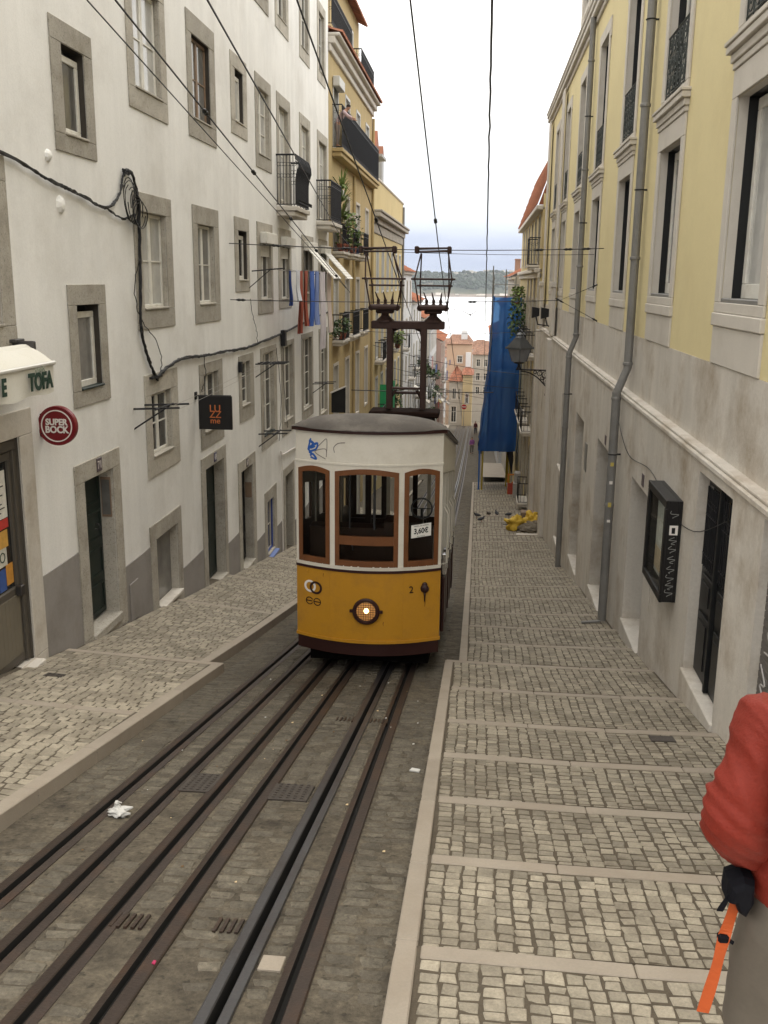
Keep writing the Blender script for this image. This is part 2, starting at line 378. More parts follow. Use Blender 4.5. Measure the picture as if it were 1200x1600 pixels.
yr = list(np.arange(-2, 22, 1.0)) + list(np.arange(22, 151, 4.0))
PROF = {'rail': [(-.105, -.06), (-.105, .004), (-.095, .008), (-.03, .010), (-.022, .004), (-.018, -.045), (.032, -.045), (.036, .002), (.044, .005), (.058, .003), (.105, -.004), (.105, -.06)],
        'plate': [(-.105, -.06), (-.105, -.004), (-.062, .003), (-.05, .005), (-.046, -.045), (.002, -.045), (.006, .006), (.012, .010), (.095, .008), (.105, .002), (.105, -.06)],
        'slot': [(-.105, -.06), (-.105, .006), (-.098, .011), (-.034, .011), (-.026, .004), (-.024, -.12), (.028, -.12), (.030, .004), (.038, .010), (.098, .010), (.105, .004), (.105, -.06)]}
KINDS_ = [('rail', RAIL), ('rail', RAIL), ('rail', RAIL), ('plate', RAIL), ('slot', STEEL), ('plate', RAIL)]
for x, (k, mm) in zip(RAILX, KINDS_):
    pr = PROF[k]; b = MB()
    b.grid(lambda i, j: (x + pr[i][0] * .838, yr[j], zr(yr[j]) + pr[i][1]), len(pr) - 1, len(yr) - 1)
    gi = [i for i in range(len(pr) - 1) if min(pr[i][1], pr[i + 1][1]) < -.02 and max(abs(pr[i][0]), abs(pr[i + 1][0])) < .06]
    b.mi = [1 if (q // (len(yr) - 1)) in gi else 0 for q in range(len(b.f))]
    o = b.build('rail' if k != 'slot' else 'cable_slot', [mm, GROOVE], road)
    if k == 'slot': o['label'] = 'steel edged slot with the deep black gap in which the cable runs'

# ------------------------------------------------------------------ stones laid one by one
def stone_variants(name, m, n, gap, ch=.10, jit=.06, round_=False):
    out = []
    for k in range(n):
        c = [(-.5 + gap, -.5 + gap), (.5 - gap, -.5 + gap), (.5 - gap, .5 - gap), (-.5 + gap, .5 - gap)]
        c = [(x + random.uniform(-jit, jit), y + random.uniform(-jit, jit)) for x, y in c]
        vs = [(x * (1 - 2 * ch), y * (1 - 2 * ch), random.uniform(-.1, .06)) for x, y in c] + [(x, y, -.45) for x, y in c] + [(x * 1.02, y * 1.02, -1.6) for x, y in c]
        fs = [(0, 1, 2, 3)] + [(q + 4, (q + 1) % 4 + 4, (q + 1) % 4, q) for q in range(4)] + [(q + 8, (q + 1) % 4 + 8, (q + 1) % 4 + 4, q + 4) for q in range(4)]
        me = bpy.data.meshes.new(name); me.from_pydata(vs, [], fs); me.materials.append(m); out.append((me, vs, fs))
    return out
def lay(name, cells, surf, parent, variants, thick, single=300, jz=.004, stuff_name=None):
    """cells: (cx, cy, sx, sy, rot) in plan; the nearest in view are objects, the rest one mesh"""
    info = []
    off = ORG[parent.name]
    for c in cells:
        z = surf(c[0], c[1]); p = proj((c[0], c[1], z)); vis = p is not None and 0 <= p[0] <= 1200 and 0 <= p[1] <= 1605
        info.append((p[2] if vis else 1e9, c, z))
    order = sorted(range(len(info)), key=lambda i: info[i][0])
    near = set(order[:single])
    b = MB()
    for i, (d, c, z) in enumerate(info):
        cx, cy, sx, sy, rot = c
        me, vs, fs = variants[random.randrange(len(variants))]
        dz = random.uniform(-jz, jz) * .6; tx = (surf(cx + .03, cy) - surf(cx - .03, cy)) / .06; ty = (surf(cx, cy + .03) - surf(cx, cy - .03)) / .06
        if abs(ty) > .5: ty = -.18
        if abs(tx) > .5: tx = 0
        tx += random.uniform(-.015, .015); ty += random.uniform(-.015, .015)
        cr, sr = math.cos(rot), math.sin(rot)
        M = Matrix(((sx * cr, -sy * sr, 0, cx), (sx * sr, sy * cr, 0, cy), (tx * sx * cr + ty * sx * sr, -tx * sy * sr + ty * sy * cr, thick, z + dz), (0, 0, 0, 1)))
        if i in near:
            o = bpy.data.objects.new(name, me); COL.objects.link(o); o.parent = parent
            M2 = M.copy(); M2.translation -= off; o.matrix_local = M2
        else:
            b.add([M @ Vector(v) for v in vs], fs)
    o = b.build(stuff_name or name, variants[0][0].materials[0], parent, kind='stuff', fix=False)
    return o

# right pavement, stepped
RS = [-1.0, .8, 2.1, 3.42, 4.75, 6.1, 7.4, 8.75, 10.15, 11.95, 13.92, 15.77, 17.68, 19.57, 21.89, 24.1, 26.3, 28.6, 31, 33.4, 35.8, 38.2, 40.6, 43, 45.4, 47.8, 50.2, 52.6, 55, 57.4, 59.8, 62.2, 64.6, 67]
def surfR(x, y):
    k = int(np.searchsorted(RS, y))
    if k <= 0 or k >= len(RS): return zr(y) + .03
    y0, y1 = RS[k - 1], RS[k]; z0, z1 = zr(y0) + .03, zr(y1) + .03 + .055
    lift = .10 * min(1, max(0, (y - 14) / 10)) * min(1, max(0, (x) / 2.7)) - .02 * math.sin(x * 1.1)
    return z0 + (z1 - z0) * (y - y0) / (y1 - y0) + lift
b = MB()
for k in range(len(RS) - 1):
    y0, y1 = RS[k], RS[k + 1]; xa = -.36 if y1 < 13.95 else -.15
    q = 6; r = 8
    b.grid(lambda i, j: (xa + (2.98 - xa) * i / q, y0 + .001 + (y1 - y0 - .002) * j / r, surfR(xa + (2.98 - xa) * i / q, y0 + .001 + (y1 - y0 - .002) * j / r) - .006), q, r)
    b.add([(xa, y1 - .001, surfR(xa, y1 - .001) - .013), (2.98, y1 - .001, surfR(2.98, y1 - .001) - .013), (2.98, y1 + .001, surfR(2.98, y1 - .001) - .2), (xa, y1 + .001, surfR(xa, y1 - .001) - .2)], [(0, 1, 2, 3)])
    b.add([(xa, y0, zr(y0) + .02), (xa, y1, zr(y1) + .02), (xa, y1, zr(y1) - .3), (xa, y0, zr(y0) - .3)], [(0, 1, 2, 3)])
paveR = struct('pavement', b, JOINT)
cells = []
BW = .135                                                    # step stone width
for k in range(len(RS) - 1):
    y0, y1 = RS[k] + .004, RS[k + 1] - BW - .006
    if y1 < 2.7: continue
    y0 = max(y0, 2.8)
    x = -.215 if RS[k + 1] < 13.95 else -.01
    big = 1.0 if y0 < 34 else 1.5
    while x < 2.74 - .03:
        w = min(random.uniform(.094, .124) * big, 2.76 - x)
        y = y0
        while y < y1 - .03:
            d = min(random.uniform(.078, .122) * big, y1 - y)
            if y1 - y - d < .04: d = y1 - y
            cx, cy = x + w / 2, y + d / 2
            cx += .012 * math.sin(cy * 2.1 + x * .7) + random.uniform(-.006, .006); cy += .008 * math.sin(cx * 6 + 1)
            cells.append((cx, min(cy, y1 - d / 2 + .004), w * random.uniform(.94, 1.03), d * random.uniform(.85, .95), random.uniform(-.06, .06)))
            y += d
        x += w
V1 = stone_variants('cobblestone', COB, 24, .05, ch=.07, jit=.075)
V1L = stone_variants('cobblestone', COB, 14, .035, ch=.07, jit=.03)
lay('cobblestone', cells, surfR, paveR, V1, .016)
# step stones and kerbs, each piece its own
def slab(name, parent, x0, x1, y0, y1, zf, m, h=.14, c=.008, lab=None):
    b = MB(); b.bbox(x0, x1, y0, y1, -h, 0, c)
    b.v = [(x, y, z + zf(x, y)) for x, y, z in b.v]
    o = b.build(name, m, parent)
    if lab: o['label'] = lab
    return o
for k in range(len(RS)):
    y1 = RS[k]
    if y1 < 2.0: continue
    x = -.215 if y1 < 14.2 else -.01
    if k == 10: x = -.345
    ends = [x]
    while ends[-1] < 2.74:
        nx = ends[-1] + random.uniform(.75, 1.25); ends.append(2.75 if nx > 2.35 else nx)
    if y1 > 34: ends = [x, 2.75]
    for a, c in zip(ends[:-1], ends[1:]):
        slab('step_stone', paveR, a + .003, c - .003, y1 - BW, y1 + .002, lambda X, Y: surfR(X, min(Y, y1) - .003) + .004, KERB, h=.10)
y = 2.6
while y < 66.8:
    L = random.uniform(1.0, 1.5) if y < 30 else 3.0
    y1 = y + L
    if y < 13.9 <= y1 + .4: y1 = 13.92
    y1 = min(y1, 67.0)
    xa = -.36 if y < 13.9 else -.15
    slab('kerbstone', paveR, xa, xa + .125, y + .003, y1 - .003, lambda X, Y: zr(Y) + .088, KERB, h=.35)
    y = y1
# left pavement
LSTEP = [-2, 3.2, 6.4, 9.55, 12.6, 17.6, 21.6, 26.3, 31.0, 35.6, 40.5, 45.5, 50.5, 56, 62, 68]
def baseL(x, y):
    kz = zr(y) + .068; wz = zr(y) + .18 if y < 11.7 else max(-5.09 - .182 * (y - 11.7), zr(y) + .18)
    if y > 34: wz = zr(y) + .18 + max(0, (-5.09 - .182 * (34 - 11.7)) - zr(34) - .18)
    t = min(1, max(0, (-3.5 - x) / 2.25)); return kz + (wz - kz) * t
def surfL(x, y):
    k = int(np.searchsorted(LSTEP, y))
    if k <= 0 or k >= len(LSTEP): return baseL(x, y)
    y0, y1 = LSTEP[k - 1], LSTEP[k]; z0 = baseL(x, y0); z1 = baseL(x, y1) + .06
    return max(z0 + (z1 - z0) * (y - y0) / (y1 - y0), baseL(x, y) - .02)
b = MB()
for k in range(len(LSTEP) - 1):
    y0, y1 = LSTEP[k], LSTEP[k + 1]; xa = -3.45 if y1 < 12.7 else -3.66
    q = 6; r = 14
    b.grid(lambda i, j: (xa + (-5.95 - xa) * i / q, y0 + .001 + (y1 - y0 - .002) * j / r, surfL(xa + (-5.95 - xa) * i / q, y0 + .001 + (y1 - y0 - .002) * j / r) - .006), q, r)
    b.add([(xa, y1 - .001, surfL(xa, y1 - .001) - .013), (-5.95, y1 - .001, surfL(-5.95, y1 - .001) - .013), (-5.95, y1 + .001, surfL(-5.95, y1 - .001) - .3), (xa, y1 + .001, surfL(xa, y1 - .001) - .3)], [(0, 1, 2, 3)])
paveL = struct('pavement', b, JOINT)
cells = []
for k in range(len(LSTEP) - 1):
    y0, y1 = LSTEP[k] + .004, LSTEP[k + 1] - .16
    if y1 < 4: continue
    y0 = max(y0, 4.2); xk = -3.62 if LSTEP[k + 1] < 12.7 else -3.83
    if y0 > 45: continue
    big = 1.0 if y0 < 26 else 1.5
    y = y0
    while y < y1 - .03:
        d = min(random.uniform(.115, .14) * big, y1 - y)
        if y1 - y - d < .05: d = y1 - y
        x = -5.72
        while x < xk - .03:
            w = min(random.uniform(.105, .175) * big, xk - x)
            if xk - x - w < .05: w = xk - x
            cx, cy = x + w / 2, y + d / 2
            cells.append((cx, cy + .012 * math.sin(cx * 3.1 + y), w * .98, d * .955, random.uniform(-.012, .012)))
            x += w
        y += d
lay('cobblestone', cells, surfL, paveL, V1L, .016, jz=.0015)
for y1 in LSTEP[2:11]:
    xk = -3.62 if y1 < 12.5 else -3.83; ends = [-5.72, -4.95, -4.3, xk] if y1 != 12.6 else [-5.72, -5.0, -4.2, -3.47]
    for a, c in zip(ends[:-1], ends[1:]):
        slab('step_stone', paveL, a + .003, c - .003, y1 - .15, y1 + .002, lambda X, Y: surfL(X, min(Y, y1) - .003) + .004, KERB, h=.16)
y = 3.0
while y < 66:
    L = random.uniform(1.1, 1.6) if y < 30 else 3.0
    y1 = y + L
    if y < 12.6 <= y1 + .4: y1 = 12.6
    xa = -3.62 if y < 12.55 else -3.83
    slab('kerbstone', paveL, xa + .03, xa + .17, y + .003, y1 - .003, lambda X, Y: baseL(X, Y) + .066, KERB, h=.5)
    y = y1
# granite setts of the road, sunk in cement, between the rails
cells = []
for (a, c) in lanes:
    a = max(a, KX0 + .01); c = min(c, KX1 - .01)
    if c - a < .07: continue
    y = 3.2
    while y < 48:
        d = random.uniform(.10, .15) * (1 if y < 22 else 1.6); x = a + .012
        while x < c - .05:
            w = random.uniform(.13, .24)
            if c - .012 - x - w < .07: w = c - .012 - x
            keep = mn.noise(Vector((x * .9, y * .7, 5))) > (-.30 if y > 8 else -.12)
            if keep or random.random() < .05:
                cells.append((x + w / 2 + random.uniform(-.008, .008), y + d / 2 + random.uniform(-.008, .008), w * random.uniform(.84, .97), d * random.uniform(.82, .95), random.uniform(-.10, .10)))
            x += w
        y += d
def surfRoad(x, y): return zr(y) - .0005 - (.003 if y < 8 else 0) + .006 * mn.noise(Vector((x * 5, y * 5, 1))) + .010 * mn.noise(Vector((x * 1.3, y * 1.1, 4)))
V2 = stone_variants('sett', SETT, 12, .03, ch=.15, jit=.08)
lay('sett', cells, surfRoad, road, V2, .014, jz=.004)
# landing at the top of the street, behind the lower edge of the picture
b = MB(); b.box(.2, 2.9, -3, 2.72, -3.5, -2.50); struct('landing', b, LIME2)
# covers and the pale patch in the road
def cover(x, y, w, d, surf, name, m, lab, studs=True, lift=.006):
    b = MB(); b.bbox(x - w / 2, x + w / 2, y - d / 2, y + d / 2, -.05, lift, .004)
    if studs:
        nx, ny = int(w / .06), int(d / .06)
        for i in range(nx):
            for j in range(ny): b.box(x - w / 2 + .035 + i * .06, x - w / 2 + .06 + i * .06, y - d / 2 + .035 + j * .06, y - d / 2 + .06 + j * .06, lift, lift + .006)
    b.v = [(X, Y, Z + surf(X, Y)) for X, Y, Z in b.v]
    return tag(b.build(name, m), lab, 'cover' if 'cover' in name else 'patch')
zroad = lambda x, y: zr(y) + .004
cover(-1.49, 7.50, .34, .42, zroad, 'manhole_cover', MANH, 'square studded iron cover beside the wide black cable slot')
cover(-2.32, 7.62, .28, .50, zroad, 'manhole_cover', MANH, 'rusty studded iron cover between the second and third rails from the left')
cover(-1.03, 4.57, .13, .16, zroad, 'cement_patch', KERB, 'small pale cement square beside the rightmost rail', False)
cover(2.10, 9.84, .26, .20, lambda x, y: surfR(x, y) + .006, 'drain_cover', MANH, 'dark iron plate set in the cobbles near the right wall', False)
cover(-5.20, 11.0, .24, .16, lambda x, y: surfL(x, y) + .004, 'drain_cover', MANH, 'small dark drain lid in the left pavement below the shop door', True)
for (x, y) in ((-1.98, 4.95), (-1.36, 4.98), (-1.39, 10.2), (-1.0, 10.2)):
    b = MB()
    for k in range(5): b.box(x - .10 + k * .045, x - .08 + k * .045, y - .09, y + .09, -.02, .004)
    b.v = [(X, Y, Z + zr(Y) + .003) for X, Y, Z in b.v]
    o = b.build('drain_grate', RAIL, road)
# ------------------------------------------------------------------ facades
class F:
    """facade in the plane x = X; d is the distance out of the wall towards the street"""
    def __init__(s, X, sgn): s.X = X; s.sg = sgn
    def p(s, u, z, d=0.0): return (s.X + s.sg * d, u, z)
    def box(s, b, u0, u1, z0, z1, d0, d1, c=None):
        x0, x1 = s.X + s.sg * d0, s.X + s.sg * d1
        if c: b.bbox(x0, x1, u0, u1, z0, z1, c)
        else: b.box(x0, x1, u0, u1, z0, z1)
        return b
def wall_mesh(Fc, u0, u1, z0, z1, holes, thick=.3, zfine=None):
    """front skin with rectangular holes, closed by top and ends"""
    us = sorted(set([u0, u1] + [h[k] for h in holes for k in (0, 1) if u0 < h[k] < u1])); zs = sorted(set([z0, z1] + [h[k] for h in holes for k in (2, 3) if z0 < h[k] < z1]))
    b = MB(); idx = {}
    def vid(i, j):
        if (i, j) not in idx: idx[(i, j)] = len(b.v); b.v.append(Fc.p(us[i], zs[j]))
        return idx[(i, j)]
    for i in range(len(us) - 1):
        for j in range(len(zs) - 1):
            cu, cz = (us[i] + us[i + 1]) / 2, (zs[j] + zs[j + 1]) / 2
            if any(h[0] < cu < h[1] and h[2] < cz < h[3] for h in holes): continue
            b.f.append((vid(i, j), vid(i + 1, j), vid(i + 1, j + 1), vid(i, j + 1))); b.mi.append(0)
    k = -6.0
    b.add([Fc.p(u0, z0), Fc.p(u0, z1), Fc.p(u0, z1, k), Fc.p(u0, z0, k)], [(0, 1, 2, 3)])
    b.add([Fc.p(u1, z0), Fc.p(u1, z1), Fc.p(u1, z1, k), Fc.p(u1, z0, k)], [(0, 1, 2, 3)])
    b.add([Fc.p(u0, z1), Fc.p(u1, z1), Fc.p(u1, z1, k), Fc.p(u0, z1, k)], [(0, 1, 2, 3)])
    b.add([Fc.p(u0, z0, k), Fc.p(u1, z0, k), Fc.p(u1, z1, k), Fc.p(u0, z1, k)], [(0, 1, 2, 3)])
    return b
def ring(Fc, b, o, i, d0, d1, ragged=0.0):
    """four butted blocks between outer rect o and inner rect i = (u0,u1,z0,z1)"""
    g = .002
    for (u0, u1, z0, z1) in ((o[0], o[1], i[3], o[3]), (o[0], i[0], i[2] + g, i[3] - g), (i[1], o[1], i[2] + g, i[3] - g), (o[0], o[1], o[2], i[2])):
        if u1 - u0 < .004 or z1 - z0 < .004: continue
        k0 = len(b.v); Fc.box(b, u0, u1, z0, z1, d0, d1, .007)
        if ragged:
            for q in range(k0, len(b.v)):
                x, y, z = b.v[q]; b.v[q] = (x, y + random.uniform(-ragged, ragged) * (0 if i[0] + .02 < y < i[1] - .02 else 1) * .6, z + random.uniform(-ragged, ragged) * .6)
def sash(Fc, par, u0, u1, z0, z1, d, m, nu=1, nz=2, w=.05, mw=.022, pane=PANE, dep=.045, name='sash'):
    """one casement leaf with glazing bars; every pane its own child"""
    b = MB()
    ring(Fc, b, (u0, u1, z0, z1), (u0 + w, u1 - w, z0 + w * 1.3, z1 - w), d, d + dep)
    a0, a1, c0, c1 = u0 + w, u1 - w, z0 + w * 1.3, z1 - w
    for k in range(1, nu): q = a0 + (a1 - a0) * k / nu; Fc.box(b, q - mw / 2, q + mw / 2, c0 + .002, c1 - .002, d + .006, d + dep - .006)
    for k in range(1, nz):
        q = c0 + (c1 - c0) * k / nz
        for j in range(nu):
            e0, e1 = a0 + (a1 - a0) * j / nu + (mw / 2 if j else 0), a0 + (a1 - a0) * (j + 1) / nu - (mw / 2 if j < nu - 1 else 0)
            Fc.box(b, e0 + .001, e1 - .001, q - mw / 2, q + mw / 2, d + .006, d + dep - .006)
    s = b.build(name, m, par)
    for i in range(nu):
        for j in range(nz):
            b = MB(); g = mw / 2
            Fc.box(b, a0 + (a1 - a0) * i / nu - .004, a0 + (a1 - a0) * (i + 1) / nu + .004, c0 + (c1 - c0) * j / nz - .004, c0 + (c1 - c0) * (j + 1) / nz + .004, d + .014, d + .020)
            if par.parent is None: b.build('pane', pane, s)
            else: b.build('pane', pane, par)
    return s
def opening(Fc, bld, name, i, depth=.30, m=LIME, back=True, label=None):
    """lining of a wall opening: reveals and dark back; this is the part that carries the rest"""
    u0, u1, z0, z1 = i; b = MB()
    P = Fc.p
    b.add([P(u0, z0), P(u0, z1), P(u0, z1, -depth), P(u0, z0, -depth)], [(0, 1, 2, 3)])
    b.add([P(u1, z0), P(u1, z1), P(u1, z1, -depth), P(u1, z0, -depth)], [(0, 1, 2, 3)])
    b.add([P(u0, z1), P(u1, z1), P(u1, z1, -depth), P(u0, z1, -depth)], [(0, 1, 2, 3)])
    zq = z0 - .012
    b.add([P(u0, zq), P(u1, zq), P(u1, zq, -depth), P(u0, zq, -depth)], [(0, 1, 2, 3)])
    if back:
        b.cur = 1; b.add([P(u0, z0, -depth), P(u1, z0, -depth), P(u1, z1, -depth), P(u0, z1, -depth)], [(0, 1, 2, 3)])
    o = b.build(name, [m, DARK], bld, fix=False)
    if label: o['label'] = label
    return o
DLIN = mat('dark_window_lining', (.045, .038, .030), .7, .2, 6, .1, 40)
def stone_window(Fc, bld, o, i, style='two', pane=PANE, wood=WOODW, depth=.20, sur=LIME, ragged=.006, proud=.022, label=None, nz=2, dinset=.125, box=None, sill_c=None):
    w = opening(Fc, bld, 'window', i, depth, DLIN if style == 'one' or wood is WOODB else sur, label=label)
    b = MB(); ring(Fc, b, o, i, .001, proud, ragged); b.build('stone_surround', sur, w)
    u0, u1, z0, z1 = i; g = .006
    if style == 'one': sash(Fc, w, u0 + g, u1 - g, z0 + g, z1 - .10, -dinset, wood, 1, 1, .09, pane=pane)
    elif style == 'two':
        um = (u0 + u1) / 2
        sash(Fc, w, u0 + g, um - .003, z0 + g, z1 - g, -dinset, wood, 1, nz, .06, pane=pane)
        sash(Fc, w, um + .003, u1 - g, z0 + g, z1 - g, -dinset, wood, 1, nz, .06, pane=pane)
    elif style == 'single': sash(Fc, w, u0 + g, u1 - g, z0 + g, z1 - g, -dinset, wood, 1, nz, .06, pane=pane)
    b = MB(); Fc.box(b, u0 - .0, u1 + .0, z0, z0 + .035, -dinset + .05, .045, .008); b.build('sill', sur if sill_c is None else sill_c, w)
    return w

# ------------------------------------------------------------------ white building on the left
FL = F(XL, 1)
Wb = thing('white_building', 'long white plastered building with stone framed windows along the left pavement', 'building', (XL, 21, -5.2))
OPEN = []      # inner rectangles (holes)
def reg(i): OPEN.append(i); return i
wins = []
# row, columns: (outer u0,u1,z0,z1), (inner ...), kwargs
wins += [((13.32, 14.75, 1.66, 3.35), (13.66, 14.44, 1.89, 3.06), dict(style='one', pane=PANEC)),
         ((16.27, 18.27, 2.69, 5.02), (16.58, 17.96, 3.02, 4.66), dict(pane=PANEL_, wood=WOODW)),
         ((19.58, 21.60, 2.70, 4.98), (19.90, 21.20, 3.05, 4.60), dict(wood=WOODB, pane=PANEC)),
         ((22.94, 24.48, 3.22, 4.96), (23.31, 24.12, 3.50, 4.65), dict(style='one', pane=PANEL_)),
         ((25.38, 27.25, 2.76, 4.99), (25.70, 26.95, 3.08, 4.69), dict(nz=3, pane=PANEL_)),
         ((31.47, 33.40, 3.21, 5.0), (31.80, 33.10, 3.56, 4.68), dict(nz=2, pane=PANEL_)),
         ((13.38, 14.78, -1.85, -.11), (13.66, 14.50, -1.62, -.40), dict(style='one', pane=PANEC, sill_c=GREEND)),
         ((16.20, 18.23, -.88, 1.39), (16.55, 17.88, -.55, 1.08), dict(pane=PANEL_, nz=2)),
         ((19.60, 21.55, -.91, 1.42), (19.92, 21.15, -.55, 1.06), dict(pane=PANEC, nz=2)),
         ((22.98, 24.42, -.31, 1.40), (23.32, 24.20, -.06, 1.10), dict(style='one')),
         ((16.36, 18.22, -3.48, -1.66), (16.68, 17.80, -3.15, -2.02), dict(nz=2)),
         ((19.72, 21.55, -3.53, -1.75), (20.02, 21.17, -3.22, -1.98), dict(nz=2)),
         ((23.08, 24.63, -3.44, -1.83), (23.34, 24.20, -3.08, -2.0), dict(nz=3, style='single')),
         ((25.45, 27.49, -4.53, -1.80), (25.75, 27.06, -4.20, -1.96), dict(nz=3, sill_c=GREEND)),
         ((28.2, 30.2, -4.6, -1.80), (28.51, 29.9, -4.2, -1.95), dict(nz=4)),
         ((31.5, 33.7, -4.6, -1.75), (31.8, 33.4, -4.28, -1.92), dict(nz=4)),
         ((35.0, 37.0, -5.2, -1.75), (35.3, 36.8, -4.88, -1.9), dict(nz=4)),
         ((22.95, 24.45, 6.62, 8.6), (23.3, 24.1, 6.9, 8.3), dict(style='one')),
         ((25.33, 27.15, 6.62, 9.1), (25.7, 26.9, 6.95, 8.8), dict(nz=2)),
         ((28.0, 29.85, 6.62, 9.1), (28.3, 29.5, 6.95, 8.8), dict(nz=2)),
         ((31.6, 33.4, 6.6, 9.1), (31.9, 33.1, 6.95, 8.8), dict(nz=2)),
         ((34.95, 36.7, 6.57, 9.1), (35.25, 36.4, 6.9, 8.8), dict(nz=2)),
         ((16.27, 18.27, 6.6, 9.0), (16.6, 17.95, 6.95, 8.7), dict(nz=2)), ((19.6, 21.6, 6.6, 9.0), (19.9, 21.2, 6.95, 8.7), dict(nz=2)),
         ((9.9, 11.78, -.90, 1.40), (10.2, 11.45, -.60, 1.10), dict(nz=2)), ((9.9, 11.78, 2.7, 5.0), (10.2, 11.45, 3.05, 4.66), dict(nz=2)),
         ((25.3, 27.2, -.91, 1.42), (25.68, 26.95, -.56, 1.05), dict(nz=1, box=1)),
         ((28.0, 29.9, -.84, 1.40), (28.36, 29.6, -.6, 1.05), dict(nz=2, box=1)),
         ((31.7, 33.9, -.8, 1.38), (32.0, 33.6, -.5, 1.05), dict(nz=2, box=1)),
         ((35.0, 37.0, -.8, 1.38), (35.35, 36.7, -.5, 1.05), dict(nz=2, box=1))]
frw = [((28.0, 29.95, 2.1, 5.0), (28.3, 29.6, 2.17, 4.68)), ((34.83, 37.1, 2.05, 4.97), (35.15, 36.8, 2.08, 4.66))]
doors = [('71', (13.22, 15.0, -5.62, -2.66), (13.55, 14.68, -5.35, -2.95)), ('69', (19.63, 21.65, -6.95, -3.71), (19.95, 21.42, -6.72, -3.99)), ('67', (22.77, 24.6, -7.45, -4.38), (23.06, 24.28, -7.2, -4.66)),
         ('65', (28.3, 30.0, -8.6, -5.6), (28.55, 29.74, -8.4, -5.85))]
cellar = ((16.29, 18.12, -6.28, -4.34), (16.60, 17.86, -6.03, -4.64))
smallw = ((25.67, 27.24, -7.9, -5.76), (25.97, 26.85, -7.62, -6.08))
shop = (8.3, 11.60, -4.93, -1.97)
holes = [w[1] for w in wins] + [f[1] for f in frw] + [d[2] for d in doors] + [cellar[1], smallw[1], shop]
b = wall_mesh(FL, 4.5, 37.4, -12, 11.5, holes); b.build('wall', WHITE, Wb)
b = MB(); FL.box(b, 4.4, 37.5, 11.5, 11.75, -6.1, .45, .03); b.build('eave', LIME2, Wb)
for o_, i_, kw in wins:
    kw = dict(kw); bx = kw.pop('box', None)
    w = stone_window(FL, Wb, o_, i_, **kw)
    if bx:
        b = MB(); FL.box(b, i_[0] - .06, i_[1] + .06, i_[3] - .16, i_[3] + .12, .024, .20, .012); b.build('shutter_box', WOODW, w)
        if o_[0] < 30:
            b = MB()
            zt = i_[3] - .17
            for k in range(7): FL.box(b, i_[0] + .01, i_[1] - .01, zt - .045 * (k + 1) + .004, zt - .045 * k, -.06, -.03)
            b.build('roller_shutter', WOODW, w)
# two window awnings of slats propped outwards
for u0, u1 in ((32.0, 33.6), (35.3, 36.8)):
    b = MB(); n = 12
    for k in range(n):
        t0, t1 = k / n, (k + .86) / n
        a = [FL.p(u0, 1.02 - 1.02 * t0, .06 + .95 * t0), FL.p(u1, 1.02 - 1.02 * t0, .06 + .95 * t0), FL.p(u1, 1.02 - 1.02 * t1, .06 + .95 * t1), FL.p(u0, 1.02 - 1.02 * t1, .06 + .95 * t1)]
        b.prism(a, (.02, 0, .02))
    b.build('slatted_shade', WOODW, Wb)
# doors
def door_leaf(Fc, par, u0, u1, z0, z1, d, m, panels=3, name='door_leaf'):
    b = MB(); Fc.box(b, u0, u1, z0, z1, d, d + .05, .006); o = b.build(name, m, par)
    h = (z1 - z0) / panels
    for k in range(panels):
        b = MB(); ring(Fc, b, (u0 + .07, u1 - .07, z0 + h * k + .07, z0 + h * (k + 1) - .05), (u0 + .11, u1 - .11, z0 + h * k + .11, z0 + h * (k + 1) - .09), d + .051, d + .068)
        b.build('door_panel', m, par)
    return o
PLATEB = mat('blue_number_plate', (.035, .03, .10), .3, .05, 5); PLATEG = mat('purple_grey_plate', (.10, .075, .085), .4, .1, 5)
for num, o_, i_ in doors:
    w = opening(FL, Wb, 'doorway', i_, .30, LIME)
    b = MB(); ring(FL, b, o_, i_, .001, .025, .012); b.build('stone_surround', LIME, w)
    u0, u1, z0, z1 = i_
    if num == '71' or num == '67':
        door_leaf(FL, w, u0 + .005, u1 - .005, z0 + .03, z1 - .005, -.26, GREEND if num != '67' else BLACKW, 4)
    else:
        um = (u0 + u1) / 2
        door_leaf(FL, w, u0 + .005, um - .004, z0 + .02, z1 - .005, -.26, GREEND, 3); door_leaf(FL, w, um + .004, u1 - .005, z0 + .02, z1 - .005, -.26, GREEND, 3)
    if num == '71':
        b = MB(); b.torus(FL.p(u0 + .85, -3.85, -.18), .05, .008, 'Y', 10, 6); b.build('handle', STEEL, w)
        b = MB(); FL.box(b, u1 - .018, u1 - .002, -3.75, -3.1, -.19, -.03); b.cur = 1; FL.box(b, u1 - .024, u1 - .019, -3.71, -3.14, -.175, -.045); o = b.build('notice_board', [WOODB, PANEC], w)
    if num == '67':
        b = MB(); FL.box(b, u1 - .02, u1 - .002, -5.55, -5.15, -.19, -.02); b.build('notice_board', WOODB, w)
    b = MB(); FL.box(b, u0 - .02, u1 + .02, z0 - .14, z0 + .002, -.26, .06, .012); b.build('doorstep', LIME, w)
    if num != '65':
        uc = (u0 + u1) / 2; b = MB(); FL.box(b, uc - .10, uc + .10, o_[3] - .235, o_[3] - .03, .026, .038, .004)
        pl = b.build('number_plate', PLATEB if num == '69' else PLATEG, w)
        t_ = text(num, .17, FL.p(uc, o_[3] - .135, .039), (0, 1, 0), (0, 0, 1), LETW, w, extrude=.002)
